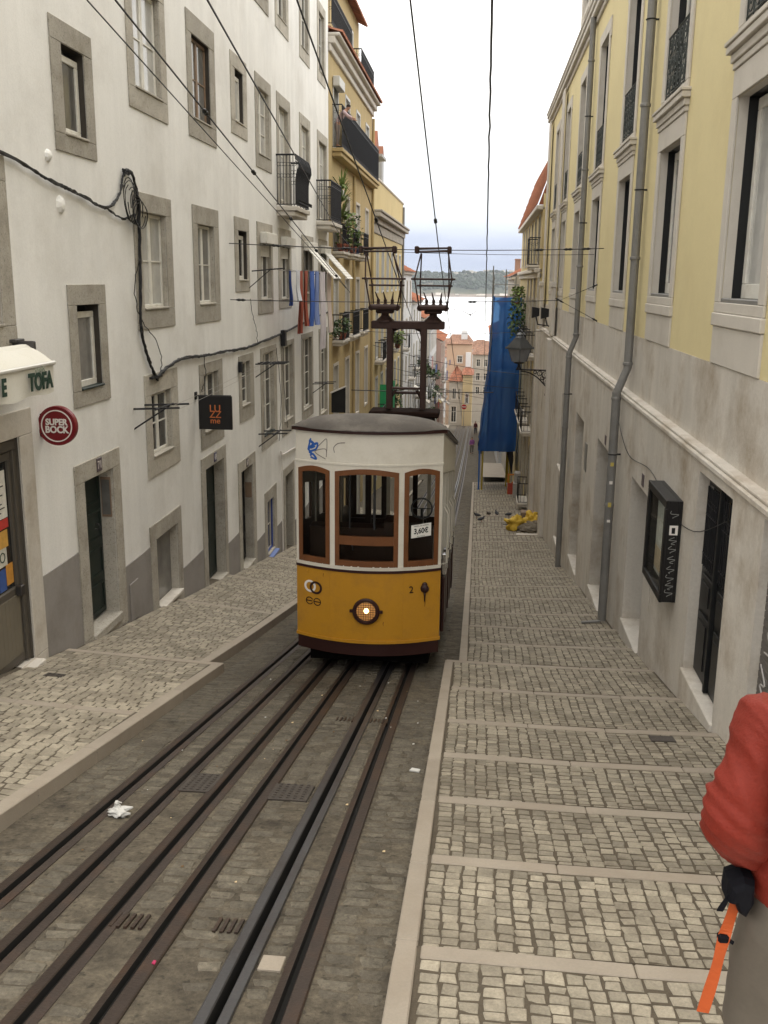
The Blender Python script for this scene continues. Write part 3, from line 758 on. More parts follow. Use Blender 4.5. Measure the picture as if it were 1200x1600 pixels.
# cellar shop window
w = opening(FL, Wb, 'window', cellar[1], .30, LIME); b = MB(); ring(FL, b, *cellar, .001, .024, .010); b.build('stone_surround', LIME, w)
b = MB(); FL.box(b, cellar[1][0], cellar[1][1], cellar[1][2], cellar[1][3], -.155, -.145); b.build('pane', PANEC, w)
b = MB(); FL.box(b, cellar[1][0], cellar[1][1], cellar[1][2] - .005, cellar[1][2] + .06, -.14, .10, .01); b.build('sill', STUCCO, w)
BLUEP = mat('blue_paint', (.05, .09, .32), .5, .1, 4)
w = stone_window(FL, Wb, *smallw, style='single', wood=LIME2, pane=PANEC, nz=2)
b = MB(); ring(FL, b, (25.975, 26.845, -7.58, -6.085), (26.02, 26.80, -7.53, -6.13), -.07, -.03); b.build('blue_frame', BLUEP, w)
b = MB(); FL.box(b, 25.95, 26.88, -7.70, -7.64, .02, .16, .01); b.build('blue_ledge', mat('pale_blue_paint', (.16, .22, .45), .5, .1, 4), w)
# grey dado in steps
for u0, u1, zt, zb in ((11.98, 13.20, -3.93, -6.2), (15.02, 16.27, -4.70, -6.6), (18.14, 19.61, -5.66, -7.3), (21.67, 22.75, -6.1, -8.0), (24.62, 25.65, -6.85, -8.4), (27.26, 28.28, -7.1, -9), (30.02, 37.4, -7.6, -10.5)):
    b = MB(); FL.box(b, u0, u1, zb, zt, -.03, .012, .004); b.build('dado_panel', DADO, Wb)
b = MB(); FL.box(b, 15.15, 15.55, -5.72, -5.05, .013, .03, .004); b.build('meter_hatch', DADO, Wb)
b = MB(); ring(FL, b, (8.0, 11.97, -5.6, -1.64), (8.3, 11.60, -4.93, -1.97), .001, .03, .006); b.build('shop_surround', STUCCO, Wb)
# shop door at the left edge
BRN = mat('grey_brown_aluminium', (.105, .092, .075), .45, .06, 3, metal=.2)
w = opening(FL, Wb, 'shop_door', shop, .30, BRN)
b = MB(); FL.box(b, 8.3, 11.6, -2.12, -1.99, -.14, -.03, .006); FL.box(b, 11.50, 11.597, -4.92, -2.125, -.14, -.03, .006); FL.box(b, 9.9, 10.0, -4.92, -2.125, -.14, -.03, .006); b.build('door_frame', BRN, w)
b = MB(); ring(FL, b, (10.02, 11.49, -4.90, -2.14), (10.14, 11.42, -3.88, -2.24), -.12, -.06); b.build('door_leaf', BRN, w)
b = MB()
for k in range(13): FL.box(b, 10.16 + k * .098, 10.16 + k * .098 + .094, -4.78, -3.98, -.059, -.050, .002)
b.build('lower_boards', mat('olive_grey_board', (.16, .14, .105), .6, .08, 4), w)
b = MB(); FL.box(b, 10.12, 11.44, -3.9, -2.22, -.105, -.095); b.build('pane', PANE, w)
b = MB(); FL.box(b, 11.36, 11.46, -4.0, -3.86, -.06, .02, .01); b.build('door_pull', STEEL, w)
PCOL = [(.50, .05, .04), (.60, .34, .08), (.70, .68, .62), (.12, .25, .12), (.05, .10, .30), (.55, .26, .05), (.60, .58, .5)]
for k, (u0, u1, z0, z1, c) in enumerate(((10.90, 11.24, -2.95, -2.35, 2), (10.90, 11.24, -3.08, -2.96, 0), (10.92, 11.2, -3.32, -3.10, 1), (10.55, 10.68, -3.45, -3.1, 5), (10.9, 11.14, -3.55, -3.32, 6), (10.62, 10.88, -3.85, -3.6, 3), (10.9, 11.08, -3.86, -3.58, 4), (11.09, 11.27, -3.82, -3.55, 5), (10.4, 10.6, -3.86, -3.6, 1))):
    b = MB(); FL.box(b, u0 + .13, u1 + .13, z0, z1, -.094, -.091); b.build('poster', mat('poster_%d' % c, PCOL[c], .5, .25, 14), w)
b = MB(); b.torus(FL.p(11.15, -3.43, -.090), .06, .008, 'X', 14, 4); b.build('poster_emblem', LETG, w)
for k in range(9):
    b = MB(); FL.box(b, 11.08, 11.08 + .10 + .16 * ((k * 7) % 5) / 5, -2.44 - k * .055, -2.425 - k * .055, -.0905, -.089); b.build('poster_line', BLK, w)
b = MB(); FL.box(b, 8.3, 11.62, -5.08, -4.94, -.25, .16, .012); b.build('doorstep', LIME2, w)

# balconies with curled iron railings
def railing(b, Fc, u0, u1, z0, z1, d, pitch=.11, r=.008, belly=0.0, curls=True, ends=True, d0=0.0):
    def bar(P0, P1):
        n = 8 if belly else 1
        pts = []
        for k in range(n + 1):
            t = k / n; q = Vector(P0).lerp(Vector(P1), t)
            if belly: q.x += Fc.sg * belly * math.exp(-((t - .2) / .16) ** 2)
            pts.append(q)
        b.tube(pts, r, 4)
    b.tube([Fc.p(u0, z1, d0), Fc.p(u0, z1, d), Fc.p(u1, z1, d), Fc.p(u1, z1, d0)], r * 2.2, 5)
    b.tube([Fc.p(u0, z0 + .05, d0), Fc.p(u0, z0 + .05, d), Fc.p(u1, z0 + .05, d), Fc.p(u1, z0 + .05, d0)], r * 1.5, 4)
    b.tube([Fc.p(u0, z1 - .17, d), Fc.p(u1, z1 - .17, d)], r * 1.2, 4)
    n = max(2, int((u1 - u0) / pitch))
    for k in range(n + 1):
        u = u0 + (u1 - u0) * k / n; bar(Fc.p(u, z1, d), Fc.p(u, z0 + .05, d))
        if curls and k < n:
            uc = u + (u1 - u0) / n / 2; b.torus(Fc.p(uc, z1 - .085, d), .042, r * .7, 'X', 8, 3); b.torus(Fc.p(uc, z0 + .14, d + belly), .045, r * .7, 'X', 8, 3)
    if ends:
        m_ = max(1, int((d - d0) / pitch))
        for k in range(m_):
            dd = d0 + (d - d0) * (k + .3) / m_
            for u in (u0, u1):
                b.tube([Fc.p(u, z1, dd), Fc.p(u, z0 + .05, dd)], r, 4)
                if curls: b.torus(Fc.p(u, z1 - .25, dd + .04), .05, r * .7, 'Y', 8, 3); b.torus(Fc.p(u, z1 - .55, dd + .04), .05, r * .7, 'Y', 8, 3)
def slabm(Fc, u0, u1, z, d, th=.2):
    b = MB(); Fc.box(b, u0, u1, z - th * .45, z, -.05, d, .012); Fc.box(b, u0 + .06, u1 - .06, z - th, z - th * .45 - .001, -.05, d - .07, .02); return b
for (o_, i_), (u0, u1, zs, zt, d, belly) in zip(frw, ((27.85, 30.0, 1.97, 3.33, .58, .10), (34.6, 37.15, 1.95, 3.30, .55, .0))):
    w = opening(FL, Wb, 'balcony_window', i_, .28, LIME); b = MB(); ring(FL, b, o_, i_, .001, .022, .005); b.build('stone_surround', LIME, w)
    um = (i_[0] + i_[1]) / 2
    sash(FL, w, i_[0] + .006, um - .003, i_[2] + .006, i_[3] - .006, -.14, WOODW, 1, 4, .06, pane=PANEL_); sash(FL, w, um + .003, i_[1] - .006, i_[2] + .006, i_[3] - .006, -.14, WOODW, 1, 4, .06, pane=PANEL_)
    bs = slabm(FL, u0, u1, zs, d, .26).build('balcony', LIME2, Wb)
    b = MB(); railing(b, FL, u0 + .04, u1 - .04, zs, zt, d - .04, .085, .012, belly); b.build('railing', IRON, bs)
# small plaster lumps
for (u, z, s) in ((13.05, 1.55, .09), (13.35, .95, .14)):
    b = MB(); b.lathe(FL.p(u, z, .0), [(s * .9, 0), (s * .8, .025), (s * .5, .05), (.01, .06)], 9, 'X'); o = b.build('anchor_plate', WHITE, Wb)
    o.scale = (1, .7, 1.35) if False else (1, 1, 1)

# ------------------------------------------------------------------ awning, signs, brackets, cables on the white wall
aw = thing('shop_awning', 'cream canvas shop awning with green coffee lettering above the shop door', 'awning', (XL + .3, 10, -1.4))
b = MB(); b.lathe((XL + .17, 7.5, -.93), [(.10, 0), (.115, .02), (.115, 4.12), (.10, 4.14)], 14, 'Y'); b.build('roller_case', CLOTHW, aw)
b = MB(); n = 10
b.grid(lambda i, j: (XL + .20 + .32 * i / n, 7.5 + 4.10 * j / 6, -.84 - .17 * (i / n) ** 1.6), n, 6)
b.grid(lambda i, j: (XL + .20 + .32 * i / n, 7.5 + 4.10 * j / 6, -.852 - .17 * (i / n) ** 1.6), n, 6)
b.build('canvas', CLOTHW, aw, smooth=True, fix=False)
b = MB(); b.tube([(XL + .54, 7.5, -1.035), (XL + .54, 11.62, -1.035)], .028, 8); b.build('front_bar', mat('white_metal', (.62, .60, .55), .35, .04, 3, metal=.2), aw)
b = MB()
b.grid(lambda i, j: (XL + .54 + .018 * math.sin(i * .9) * (j / 4), 7.5 + 4.10 * i / 40, -1.05 - (.335) * j / 4 - .012 * math.sin(i * .7) * j / 4), 40, 4)
b.grid(lambda i, j: (XL + .536 + .018 * math.sin(i * .9) * (j / 4), 7.5 + 4.10 * i / 40, -1.05 - (.335) * j / 4 - .012 * math.sin(i * .7) * j / 4), 40, 4, True)
b.build('valance', CLOTHW, aw, smooth=True, fix=False)
b = MB(); FL.box(b, 11.62, 11.68, -.96, -.78, .0, .30, .01); FL.box(b, 11.55, 11.80, -.80, -.76, .0, .10, .006); b.build('end_bracket', STEEL, aw)
text('TOFA', .275, (XL + .566, 11.17, -1.225), (0, 1, -.02), (0, .05, 1), LETG, aw, xscale=.90, bold=.012)
text('CAFÉS', .075, (XL + .566, 11.17, -1.09), (0, 1, -.02), (0, 0, 1), mat('pale_green_lettering', (.30, .33, .26), .6, .05, 5), aw, xscale=1.2)
text('COZINHA E', .275, (XL + .566, 9.9, -1.21), (0, 1, -.02), (0, .05, 1), LETG, aw, xscale=.80, bold=.012) if False else text('E', .26, (XL + .566, 10.25, -1.21), (0, 1, -.02), (0, .05, 1), LETG, aw, xscale=.80, bold=.012)

rs = thing('round_sign', 'round dark red beer sign with white ring hung beside the shop', 'sign', (-5.51, 12.3, -2.18))
b = MB(); b.lathe((-5.51, 12.27, -1.92), [(.252, -.03), (.262, -.02), (.262, .05), (.252, .06)], 40, 'Y'); b.build('disc', RED, rs)
b = MB(); b.torus((-5.51, 12.238, -1.92), .205, .010, 'Y', 40, 4); b.build('white_ring', LETW, rs)
b = MB(); b.torus((-5.51, 12.238, -1.92), .252, .008, 'Y', 40, 4); b.build('rim', RED, rs)
text('SUPER', .115, (-5.51, 12.235, -1.872), (1, 0, 0), (0, 0, 1), LETW, rs, bold=.004, xscale=.92); text('BOCK', .125, (-5.51, 12.235, -1.972), (1, 0, 0), (0, 0, 1), LETW, rs, bold=.004, xscale=.92)
b = MB(); b.tube([(XL, 12.29, -1.78), (-5.70, 12.29, -1.78)], .012, 6); b.tube([(XL + .005, 12.29, -2.02), (-5.69, 12.29, -2.0)], .016, 6); b.lathe((XL + .01, 12.29, -2.03), [(.05, -.01), (.055, .02), (.02, .05)], 10, 'X'); b.build('bracket', IRON, rs)

ls = thing('hanging_sign', 'square black hanging sign with orange letters on an iron arm', 'sign', (-5.34, 19.4, -3.03))
b = MB(); b.bbox(-5.68, -4.985, 19.38, 19.44, -3.03, -2.345, .006); b.build('board', BLK, ls)
b = MB(); b.tube([(XL, 19.41, -2.345), (-5.0, 19.41, -2.335)], .014, 6); b.box(XL, XL + .03, 19.35, 19.47, -2.42, -2.27); b.build('arm', IRON, ls)
text('LU', .20, (-5.335, 19.376, -2.60), (1, 0, 0), (0, 0, 1), ORANGE, ls, xscale=1.0); text('ZZ', .20, (-5.335, 19.376, -2.725), (1, 0, 0), (0, 0, 1), ORANGE, ls, xscale=.95, shear=.1); text('me', .17, (-5.335, 19.376, -2.85), (1, 0, 0), (0, 0, 1), ORANGE, ls)

def bracket(u, z, n, lab, L=.75):
    t = thing('drying_bracket', lab, 'drying rack', FL.p(u, z))
    b = MB()
    for k in range(n): b.tube([FL.p(u + .55 * k / max(1, n - 1) - .1, z, -.02), FL.p(u + .55 * k / max(1, n - 1) + .05, z + .02, L)], .018, 5)
    b.build('arm', IRON, t)
    b = MB(); b.tube([FL.p(u - .12, z - .35, -.02), FL.p(u + .45, z + .0, L * .6)], .015, 5); b.tube([FL.p(u - .2, z + .01, L * .55), FL.p(u + .65, z + .015, L * .6)], .016, 5); b.build('brace', IRON, t)
    return t
bracket(15.9, -2.16, 2, 'black metal drying bracket beside the lower window left of the black sign')
bracket(25.0, -2.16, 3, 'black drying bracket projecting above the tall window right of the black sign')
bracket(25.2, -4.02, 2, 'thin dark drying rail across the foot of the tall window beside the tram roof')
bracket(33.6, -3.55, 2, 'dark drying bracket at the far end of the white wall by the tram roof')
tr = thing('laundry_rack', 'black iron laundry rack holding the drying washing', 'drying rack', FL.p(24.6, .25))
b = MB(); b.tube([FL.p(24.7, .18, 0), FL.p(24.7, .26, .85)], .016, 5); b.tube([FL.p(33.6, .15, 0), FL.p(33.6, .24, .85)], .016, 5); b.tube([FL.p(24.3, -.25, 0), FL.p(24.7, .24, .5)], .012, 5); b.build('arm', IRON, tr)
b = MB()
for d in (.45, .58, .78): b.tube([FL.p(24.7 + .9 * k, .22 + .03 * math.cos(k), d) for k in range(11)], .005, 4)
b.build('line', WIRE, tr)
# the washing
def hang(u, d, w, h, col, name, lab, cat, legs=False, name2=None, n=10):
    b = MB(); M_ = mat(name2 or ('cloth_' + name + str(len(ORG))), col, .9, .08, 5, .04, 60)
    def P(i, j, s=0):
        x = i / n; t = j / n
        du = (x - .5) * w * (1 - .12 * t); dd = .035 * math.sin(x * 9 + u) * (t + .25) + .03 * math.sin(t * 5 + u * 3) * t
        return FL.p(u + du + .03 * t, .24 - h * t - (.03 * math.sin(x * math.pi) if t == 0 else 0), d + dd + s)
    if not legs: b.grid(lambda i, j: P(i, j), n, n); b.grid(lambda i, j: P(i, j, .012), n, n, True)
    else:
        m2 = n // 2
        for s0 in (0, 1):
            for ss in (0, .03):
                b.grid(lambda i, j: P(s0 * m2 + (i * (m2) / 5) * (.96 if j > 3 else 1), j, ss), 5, n, ss > 0)
    o = b.build(name, M_, smooth=True, fix=False); tag(o, lab, cat, 'washing hung on the white wall')
    return o
hang(25.9, .95, .55, .80, (.70, .72, .78), 'towel', 'white and blue striped towel, first on the washing line', 'towel')
hang(26.5, .62, .32, .95, (.035, .07, .24), 'shirt', 'dark blue cloth behind the striped towel', 'laundry')
hang(27.15, .78, .62, 1.72, (.33, .085, .055), 'trousers', 'rust red trousers hanging on the washing line', 'trousers', True)
hang(28.0, .78, .48, 1.55, (.36, .10, .065), 'trousers', 'brick red trousers hanging beside the blue ones', 'trousers', True)
hang(29.0, .78, .62, 1.60, (.07, .15, .50), 'trousers', 'bright blue trousers on the washing line', 'trousers', True)
hang(29.9, .78, .45, 1.6, (.22, .29, .56), 'trousers', 'light blue trousers next to the white sheets', 'trousers', True)
hang(31.0, .78, .9, 2.4, (.60, .56, .60), 'bed_sheet', 'long white bed sheet on the washing line', 'sheet')
hang(32.4, .78, 1.0, 1.95, (.60, .50, .46), 'bed_sheet', 'pale pink bed sheet at the end of the washing line', 'sheet')
for k in range(3):
    pass

def sag(p, q, n=10, s=.1, wig=0.0):
    p, q = Vector(p), Vector(q); out = []
    for i in range(n + 1):
        t = i / n; v = p.lerp(q, t); v.z -= s * 4 * t * (1 - t)
        if wig and 0 < i < n: v += Vector((random.uniform(-wig, wig) * .4, random.uniform(-wig, wig), random.uniform(-wig, wig)))
        out.append(v)
    return out
def path(pts, n=6):
    """Catmull-Rom through points"""
    P = [Vector(p) for p in pts]; P = [P[0]] + P + [P[-1]]; out = []
    for i in range(1, len(P) - 2):
        for k in range(n):
            t = k / n; a, b_, c, d = P[i - 1], P[i], P[i + 1], P[i + 2]
            out.append(.5 * ((2 * b_) + (c - a) * t + (2 * a - 5 * b_ + 4 * c - d) * t * t + (3 * b_ - a - 3 * c + d) * t ** 3))
    out.append(P[-2]); return out
cb = thing('cable_bundle', 'thick tangled bundle of black cables looped and clipped along the white wall', 'cable', FL.p(14, 1.3))
def wallpath(pts, rr, k, jit, name):
    for s in range(k):
        b = MB(); b.tube([Vector(v) + Vector((random.uniform(0, .03), random.uniform(-jit, jit), random.uniform(-jit, jit))) for v in path([FL.p(u, z, .03) for u, z in pts], 7)], rr, 5); b.build(name, WIRE, cb)
wallpath([(8, 1.75), (11.7, 1.42), (13.0, 1.23), (14.0, 1.13), (14.9, 1.02), (15.5, 1.25), (15.75, 1.58), (16.0, 1.62)], .014, 5, .018, 'cable')
wallpath([(15.0, 1.0), (15.6, .9), (16.2, 1.0)], .012, 2, .02, 'cable')
wallpath([(15.75, 1.65), (16.15, 1.62), (16.38, 1.2), (16.36, .6), (16.28, -.3), (16.25, -.9), (16.6, -1.45), (16.95, -1.78)], .020, 4, .018, 'cable')
wallpath([(16.3, .3), (16.0, -.2), (16.25, -.7), (17.0, -1.1), (17.25, -1.5), (16.95, -1.78)], .008, 1, .01, 'cable')
wallpath([(16.9, -1.75), (17.6, -1.6), (18.6, -1.52), (20.0, -1.58), (21.3, -1.6), (23.5, -1.66), (25.5, -1.62), (28.0, -1.55), (31.0, -1.42), (35.3, -1.25), (37.3, -1.2)], .020, 4, .022, 'cable')
b = MB()
for k in range(9): b.tube([FL.p(15.95 + .25 * math.cos(a) * (1 + .3 * math.sin(k)) + .03 * k, 1.22 + .34 * math.sin(a) * (1 - .05 * k) - .03 * k, .05 + .012 * k + .01 * math.sin(a * 2)) for a in [2 * math.pi * q / 16 + k for q in range(15)]], .008, 4)
b.build('coil', WIRE, cb)
b = MB(); FL.box(b, 16.6, 17.15, -1.74, -1.70, .0, .08); FL.box(b, 28.1, 28.4, -1.9, -1.45, .02, .14, .01); FL.box(b, 23.0, 23.12, -2.2, -1.95, .02, .1); b.build('junction_box', IRON, cb)
b = MB(); b.tube([Vector(v) for v in path([FL.p(27.9, -8.3, .05), FL.p(27.9, -5.2, .05), FL.p(28.0, -5.08, .05), FL.p(31.5, -5.3, .05)], 4)], .022, 6); b.build('white_conduit', LETW, Wb)
for pts in ([(24.3, -.5), (24.6, -1.0), (24.9, -1.3), (25.0, -1.6)], [(20.0, -1.6), (20.05, -2.0), (19.75, -2.3)], [(28.3, -1.9), (28.4, -3.2), (28.9, -4.4)], [(27.4, -1.9), (27.9, -3.5), (27.6, -4.6)]):
    wallpath(pts, .008, 1, .01, 'loose_cable')
for z0, z1 in ((-2.1, -1.85), (-2.2, -1.95)):
    b = MB(); b.tube(sag(FL.p(15.9, z0, .65), FL.p(25.2, z1, .65), 10, .05), .004, 3); tag(b.build('washing_line', mat('pale_wire', (.45, .43, .4), .5, .1, 3)), 'thin pale washing line strung between two drying brackets', 'line', 'washing lines')
# ------------------------------------------------------------------ tram
TC, TY = -1.475, 12.95                     # middle of the car, front of the bow
HW, BOW = 1.035, .30
TS = .185                                  # slope of the car body along the street
CREAM = mat('cream_tram_paint', (.61, .575, .50), .5, .05, 1.5, .03, 30, .04, 30, dirt=(.42, .37, .29), damt=.45, dscale=2.2, streak=.05)
YEL = mat('yellow_tram_paint', (.425, .205, .015), .42, .06, 1.2, .03, 30, .03, 20, dirt=(.27, .13, .025), damt=.55, dscale=2.4, streak=.05, coat=.25)
BROWN = mat('dark_brown_paint', (.028, .009, .0075), .45, .15, 4, .05, 30)
MAHO = mat('mahogany_frame', (.135, .052, .019), .42, .18, 6, .12, 50, .06, 40, streak=.1)
ROOFG = mat('grey_roof_canvas', (.085, .075, .066), .8, .12, 2, .08, 30, .12, 40, dirt=(.22, .20, .17), damt=.4, dscale=2.0)
INTW = mat('dark_varnished_wood', (.028, .013, .007), .35, .2, 5, .1, 40)
GLS = glass('tram_glass', (.80, .82, .82), .20)
tram = thing('tram', 'yellow and cream funicular tram car with mahogany windows and a lit headlamp on the rails', 'tram', (TC, 17, zr(17)))
def ty(x, inset=0): return TY + BOW * ((x - TC) / HW) ** 2 + inset
def arc(b, x0, x1, z0, z1, i0, i1, n=14):
    """curved slab following the bowed front between insets i0 (outer) and i1"""
    xs = [x0 + (x1 - x0) * k / n for k in range(n + 1)]; k0 = len(b.v)
    vs = []
    for x in xs: vs += [(x, ty(x, i0), z0), (x, ty(x, i0), z1), (x, ty(x, i1), z1), (x, ty(x, i1), z0)]
    fs = [(4 * k + q, 4 * k + (q + 1) % 4, 4 * k + 4 + (q + 1) % 4, 4 * k + 4 + q) for k in range(n) for q in range(4)] + [(0, 1, 2, 3), (4 * n, 4 * n + 1, 4 * n + 2, 4 * n + 3)]
    return b.add(vs, fs)
xl, xr = TC - HW, TC + HW
def zs(y): return -TS * max(0, y - 13.25)
CARL = 8.2; YB = 13.25 + CARL
b = MB(); arc(b, xl, xr, -5.03, -4.005, 0, .05, 20); o = b.build('front_panel', YEL, tram); smooth_by_angle(o)
b = MB(); arc(b, xl - .012, xr + .012, -5.045, -5.005, -.022, .03, 20); o = b.build('lower_bead', YEL, tram); smooth_by_angle(o)
b = MB(); arc(b, xl + .01, xr - .01, -5.24, -5.047, .012, .06, 20); o = b.build('skirt', BROWN, tram); smooth_by_angle(o)
b = MB(); arc(b, xl - .008, xr + .008, -4.003, -3.968, -.014, .03, 20); o = b.build('belt_line', BROWN, tram); smooth_by_angle(o)
WT, WB_ = -2.57, -3.915
wx = [(-.99, -.525), (-.44, .44), (.525, .99)]
b = MB()
arc(b, xl, xr, -3.966, WB_, -.006, .05, 20)
for a, c in ((-HW, -.99), (-.525, -.44), (.44, .525), (.99, HW)): arc(b, TC + a, TC + c, WB_ + .001, WT, 0, .05, 4)
arc(b, xl, xr, WT + .001, -2.035, 0, .05, 20)
o = b.build('upper_front', CREAM, tram); smooth_by_angle(o)
b = MB(); arc(b, xl - .01, xr + .01, -2.475, -2.45, -.013, .01, 20); arc(b, xl - .01, xr + .01, -3.93, -3.905, -.012, .01, 20); o = b.build('moulding', CREAM, tram); smooth_by_angle(o)
b = MB(); arc(b, xl - .05, xr + .05, -2.034, -1.985, -.05, .02, 20); o = b.build('eave_band', BROWN, tram); smooth_by_angle(o)
for q, (a, c) in enumerate(wx):
    x0, x1 = TC + a, TC + c; n = 10
    b = MB(); fw = .058
    arc(b, x0 - .005, x0 + fw, WB_, WT + .0, -.012, .04, 3); arc(b, x1 - fw, x1 + .005, WB_, WT, -.012, .04, 3); arc(b, x0 + fw + .001, x1 - fw - .001, WB_, WB_ + .085, -.012, .04, n)
    if q == 1: arc(b, x0 + fw + .001, x1 - fw - .001, -3.60, -3.475, -.010, .04, n)
    # arched head
    vs = []
    for k in range(n + 1):
        x = x0 - .005 + (x1 - x0 + .01) * k / n; t = k / n; zt = WT + .002 + .05 * math.sin(math.pi * t); zb = WT - .068 + .045 * math.sin(math.pi * t)
        vs += [(x, ty(x, -.013), zb), (x, ty(x, -.013), zt), (x, ty(x, .035), zt), (x, ty(x, .035), zb)]
    b.add(vs, [(4 * k + w, 4 * k + (w + 1) % 4, 4 * k + 4 + (w + 1) % 4, 4 * k + 4 + w) for k in range(n) for w in range(4)] + [(0, 1, 2, 3), (4 * n, 4 * n + 1, 4 * n + 2, 4 * n + 3)])
    wf = b.build('window_frame', MAHO, tram); smooth_by_angle(wf)
    for (z0, z1) in (((WB_ + .08, -3.59), (-3.485, WT - .02)) if q == 1 else ((WB_ + .08, WT - .02),)):
        b = MB(); b.grid(lambda i, j: (x0 + .06 + (x1 - x0 - .12) * i / 6, ty(x0 + .06 + (x1 - x0 - .12) * i / 6, .012), z0 + (z1 - z0) * j), 6, 1); b.build('pane', GLS, wf, smooth=True)
# roof with domed front
def rz(x, y):
    t = min(1, max(0, abs(x - TC) / (HW + .05))); s = min(1, max(0, (y - (TY - .05 + BOW * t * t)) / .75))
    return -1.992 + .222 * math.sqrt(max(0, 1 - t ** 2.6)) * math.sqrt(max(0, 1 - (1 - s) ** 2)) - TS * max(0, y - 13.25)
def RP(i, j):
    x = TC + (HW + .068) * math.sin((i / 20 - .5) * math.pi); s = j / 18; y0 = TY - .068 + BOW * ((x - TC) / HW) ** 2
    y = y0 + (YB - y0) * (s ** 2.2); return (x, y, rz(x, y))
b = MB(); b.grid(RP, 20, 18); b.build('roof', ROOFG, tram, smooth=True)
def side_strip(b, x0, x1, y0, y1, z0, z1, sl=TS):
    s0, s1 = -sl * (y0 - 13.25), -sl * (y1 - 13.25)
    return b.add([(x0, y0, z0 + s0), (x1, y0, z0 + s0), (x1, y1, z0 + s1), (x0, y1, z0 + s1), (x0, y0, z1 + s0), (x1, y0, z1 + s0), (x1, y1, z1 + s1), (x0, y1, z1 + s1)], [(0, 3, 2, 1), (4, 5, 6, 7), (0, 1, 5, 4), (1, 2, 6, 5), (2, 3, 7, 6), (3, 0, 4, 7)])
b = MB()
for (x0, x1) in ((xl - .05, xl), (xr, xr + .05)): side_strip(b, x0, x1, 13.30, YB, -2.036, -1.99)
b.build('eave_band', BROWN, tram)
b = MB()
for (x0, x1) in ((xl, xl + .05), (xr - .05, xr)): side_strip(b, x0, x1, 13.26, YB, -2.60, -2.037)
b.build('side_header', CREAM, tram)
ypil = [13.27, 14.55, 15.85, 16.1, 17.4, 18.65, 18.9, 20.2, YB - .12]
for (x0, x1) in ((xl, xl + .06), (xr - .06, xr)):
    for y in ypil:
        b = MB(); b.box(x0, x1, y, y + .11, -3.97 - TS * (y - 13.25), -2.601 - TS * (y + .11 - 13.25)); b.build('pillar', CREAM, tram)
b = MB(); side_strip(b, xl, xl + .05, 13.26, YB, -5.05, -3.98); b.build('side_panel', YEL, tram)
# right side: dark doors, chrome handles
for k, y in enumerate((13.45, 16.0, 18.8)):
    b = MB(); side_strip(b, xr - .05, xr - .002, 13.26 if k == 0 else y - 1.2, y + 1.3, -5.05, -3.98); b.build('side_panel', YEL if k == 0 and False else BROWN, tram)
CHR = mat('chrome', (.55, .55, .56), .22, .05, 5, metal=1.0)
for k, y in enumerate((13.6, 14.45, 15.9, 16.9, 18.6)):
    z = zs(y)
    b = MB(); b.tube([(xr + .015, y, -3.95 + z), (xr + .07, y, -3.93 + z), (xr + .07, y, -3.2 + z), (xr + .015, y, -3.1 + z)], .013, 6); b.build('grab_rail', CREAM, tram)
    b = MB(); b.bbox(xr, xr + .07, y, y + .12, -4.12 + z, -3.80 + z, .01); b.tube([(xr + .03, y + .05, -3.80 + z), (xr + .10, y + .05, -3.72 + z)], .012, 5); b.build('door_lock', CHR, tram)
    b = MB(); b.bbox(xr, xr + .05, y, y + .55, -5.0 + z, -4.14 + z, .02); b.build('door_guard', BROWN, tram)
# underframe and wheels
b = MB(); side_strip(b, xl + .16, xr - .16, 13.42, YB - .2, -5.46, -5.06, .2168); b.build('underframe', mat('shadow_black_underframe', (.004, .0035, .003), .95, .2, 4, spec=.02), tram)  # near-black colour carries the shadow under the car
for y in (14.6, 19.8):
    for x in (-2.12, -.867):
        b = MB(); b.lathe((x - .04, y, zr(y) + .30), [(.30, 0), (.30, .02), (.26, .03), (.26, .07), (.08, .08), (.08, .10)], 18, 'X'); b.build('wheel', RAIL, tram)
# headlamp
hy = TY - .015
hl = MB(); hl.torus((TC + .01, hy - .02, -4.555), .165, .030, 'Y', 28, 8); hl.box(TC - .225, TC - .18, hy - .03, hy, -4.575, -4.535); hl.box(TC + .20, TC + .245, hy - .03, hy, -4.575, -4.535); hl = hl.build('headlamp', BROWN, tram, smooth=False); smooth_by_angle(hl)
b = MB(); b.lathe((TC + .01, hy - .012, -4.555), [(.15, 0), (.12, .01), (.04, .02), (.005, .021)], 24, 'Y'); b.build('reflector', mat('lamp_reflector', (.35, .20, .08), .35, .3, 30, emit=(1, .45, .13), estr=.28), hl, smooth=True)
b = MB(); b.lathe((TC + .015, hy - .03, -4.54), [(.002, -.04), (.03, -.025), (.036, 0), (.02, .02)], 12, 'Y'); b.build('bulb', mat('lit_bulb', (1, .8, .5), .3, 0, 1, emit=(1, .58, .22), estr=9), hl, smooth=True)
b = MB()
for k in range(-4, 5):
    q = k * .034; L = math.sqrt(.16 ** 2 - q * q)
    b.tube([(TC + .01 + q, hy - .045, -4.555 - L), (TC + .01 + q, hy - .045, -4.555 + L)], .0035, 4); b.tube([(TC + .01 - L, hy - .049, -4.555 + q), (TC + .01 + L, hy - .049, -4.555 + q)], .0035, 4)
b.build('wire_guard', BROWN, hl)
RUSTST = mat('rust_stain', (.10, .035, .012), .8, .2, 12)
for (x_, z_, L_, w_) in ((.825, -4.30, .22, .012), (-.62, -4.06, .05, .006), (.25, -4.72, .06, .006)):
    b = MB(); P3 = [Vector((TC + x_ + .004 * math.sin(k * 2), ty(TC + x_, -.001), z_ - L_ * k / 5)) for k in range(6)]; b.tube(P3, [w_ * (1 - k / 6.5) for k in range(6)], 5); b.v = [(x, ty(x, -.0015) + (y - ty(x, -.0015)) * .1, z) for x, y, z in b.v]; b.build('rust_streak', RUSTST, tram)
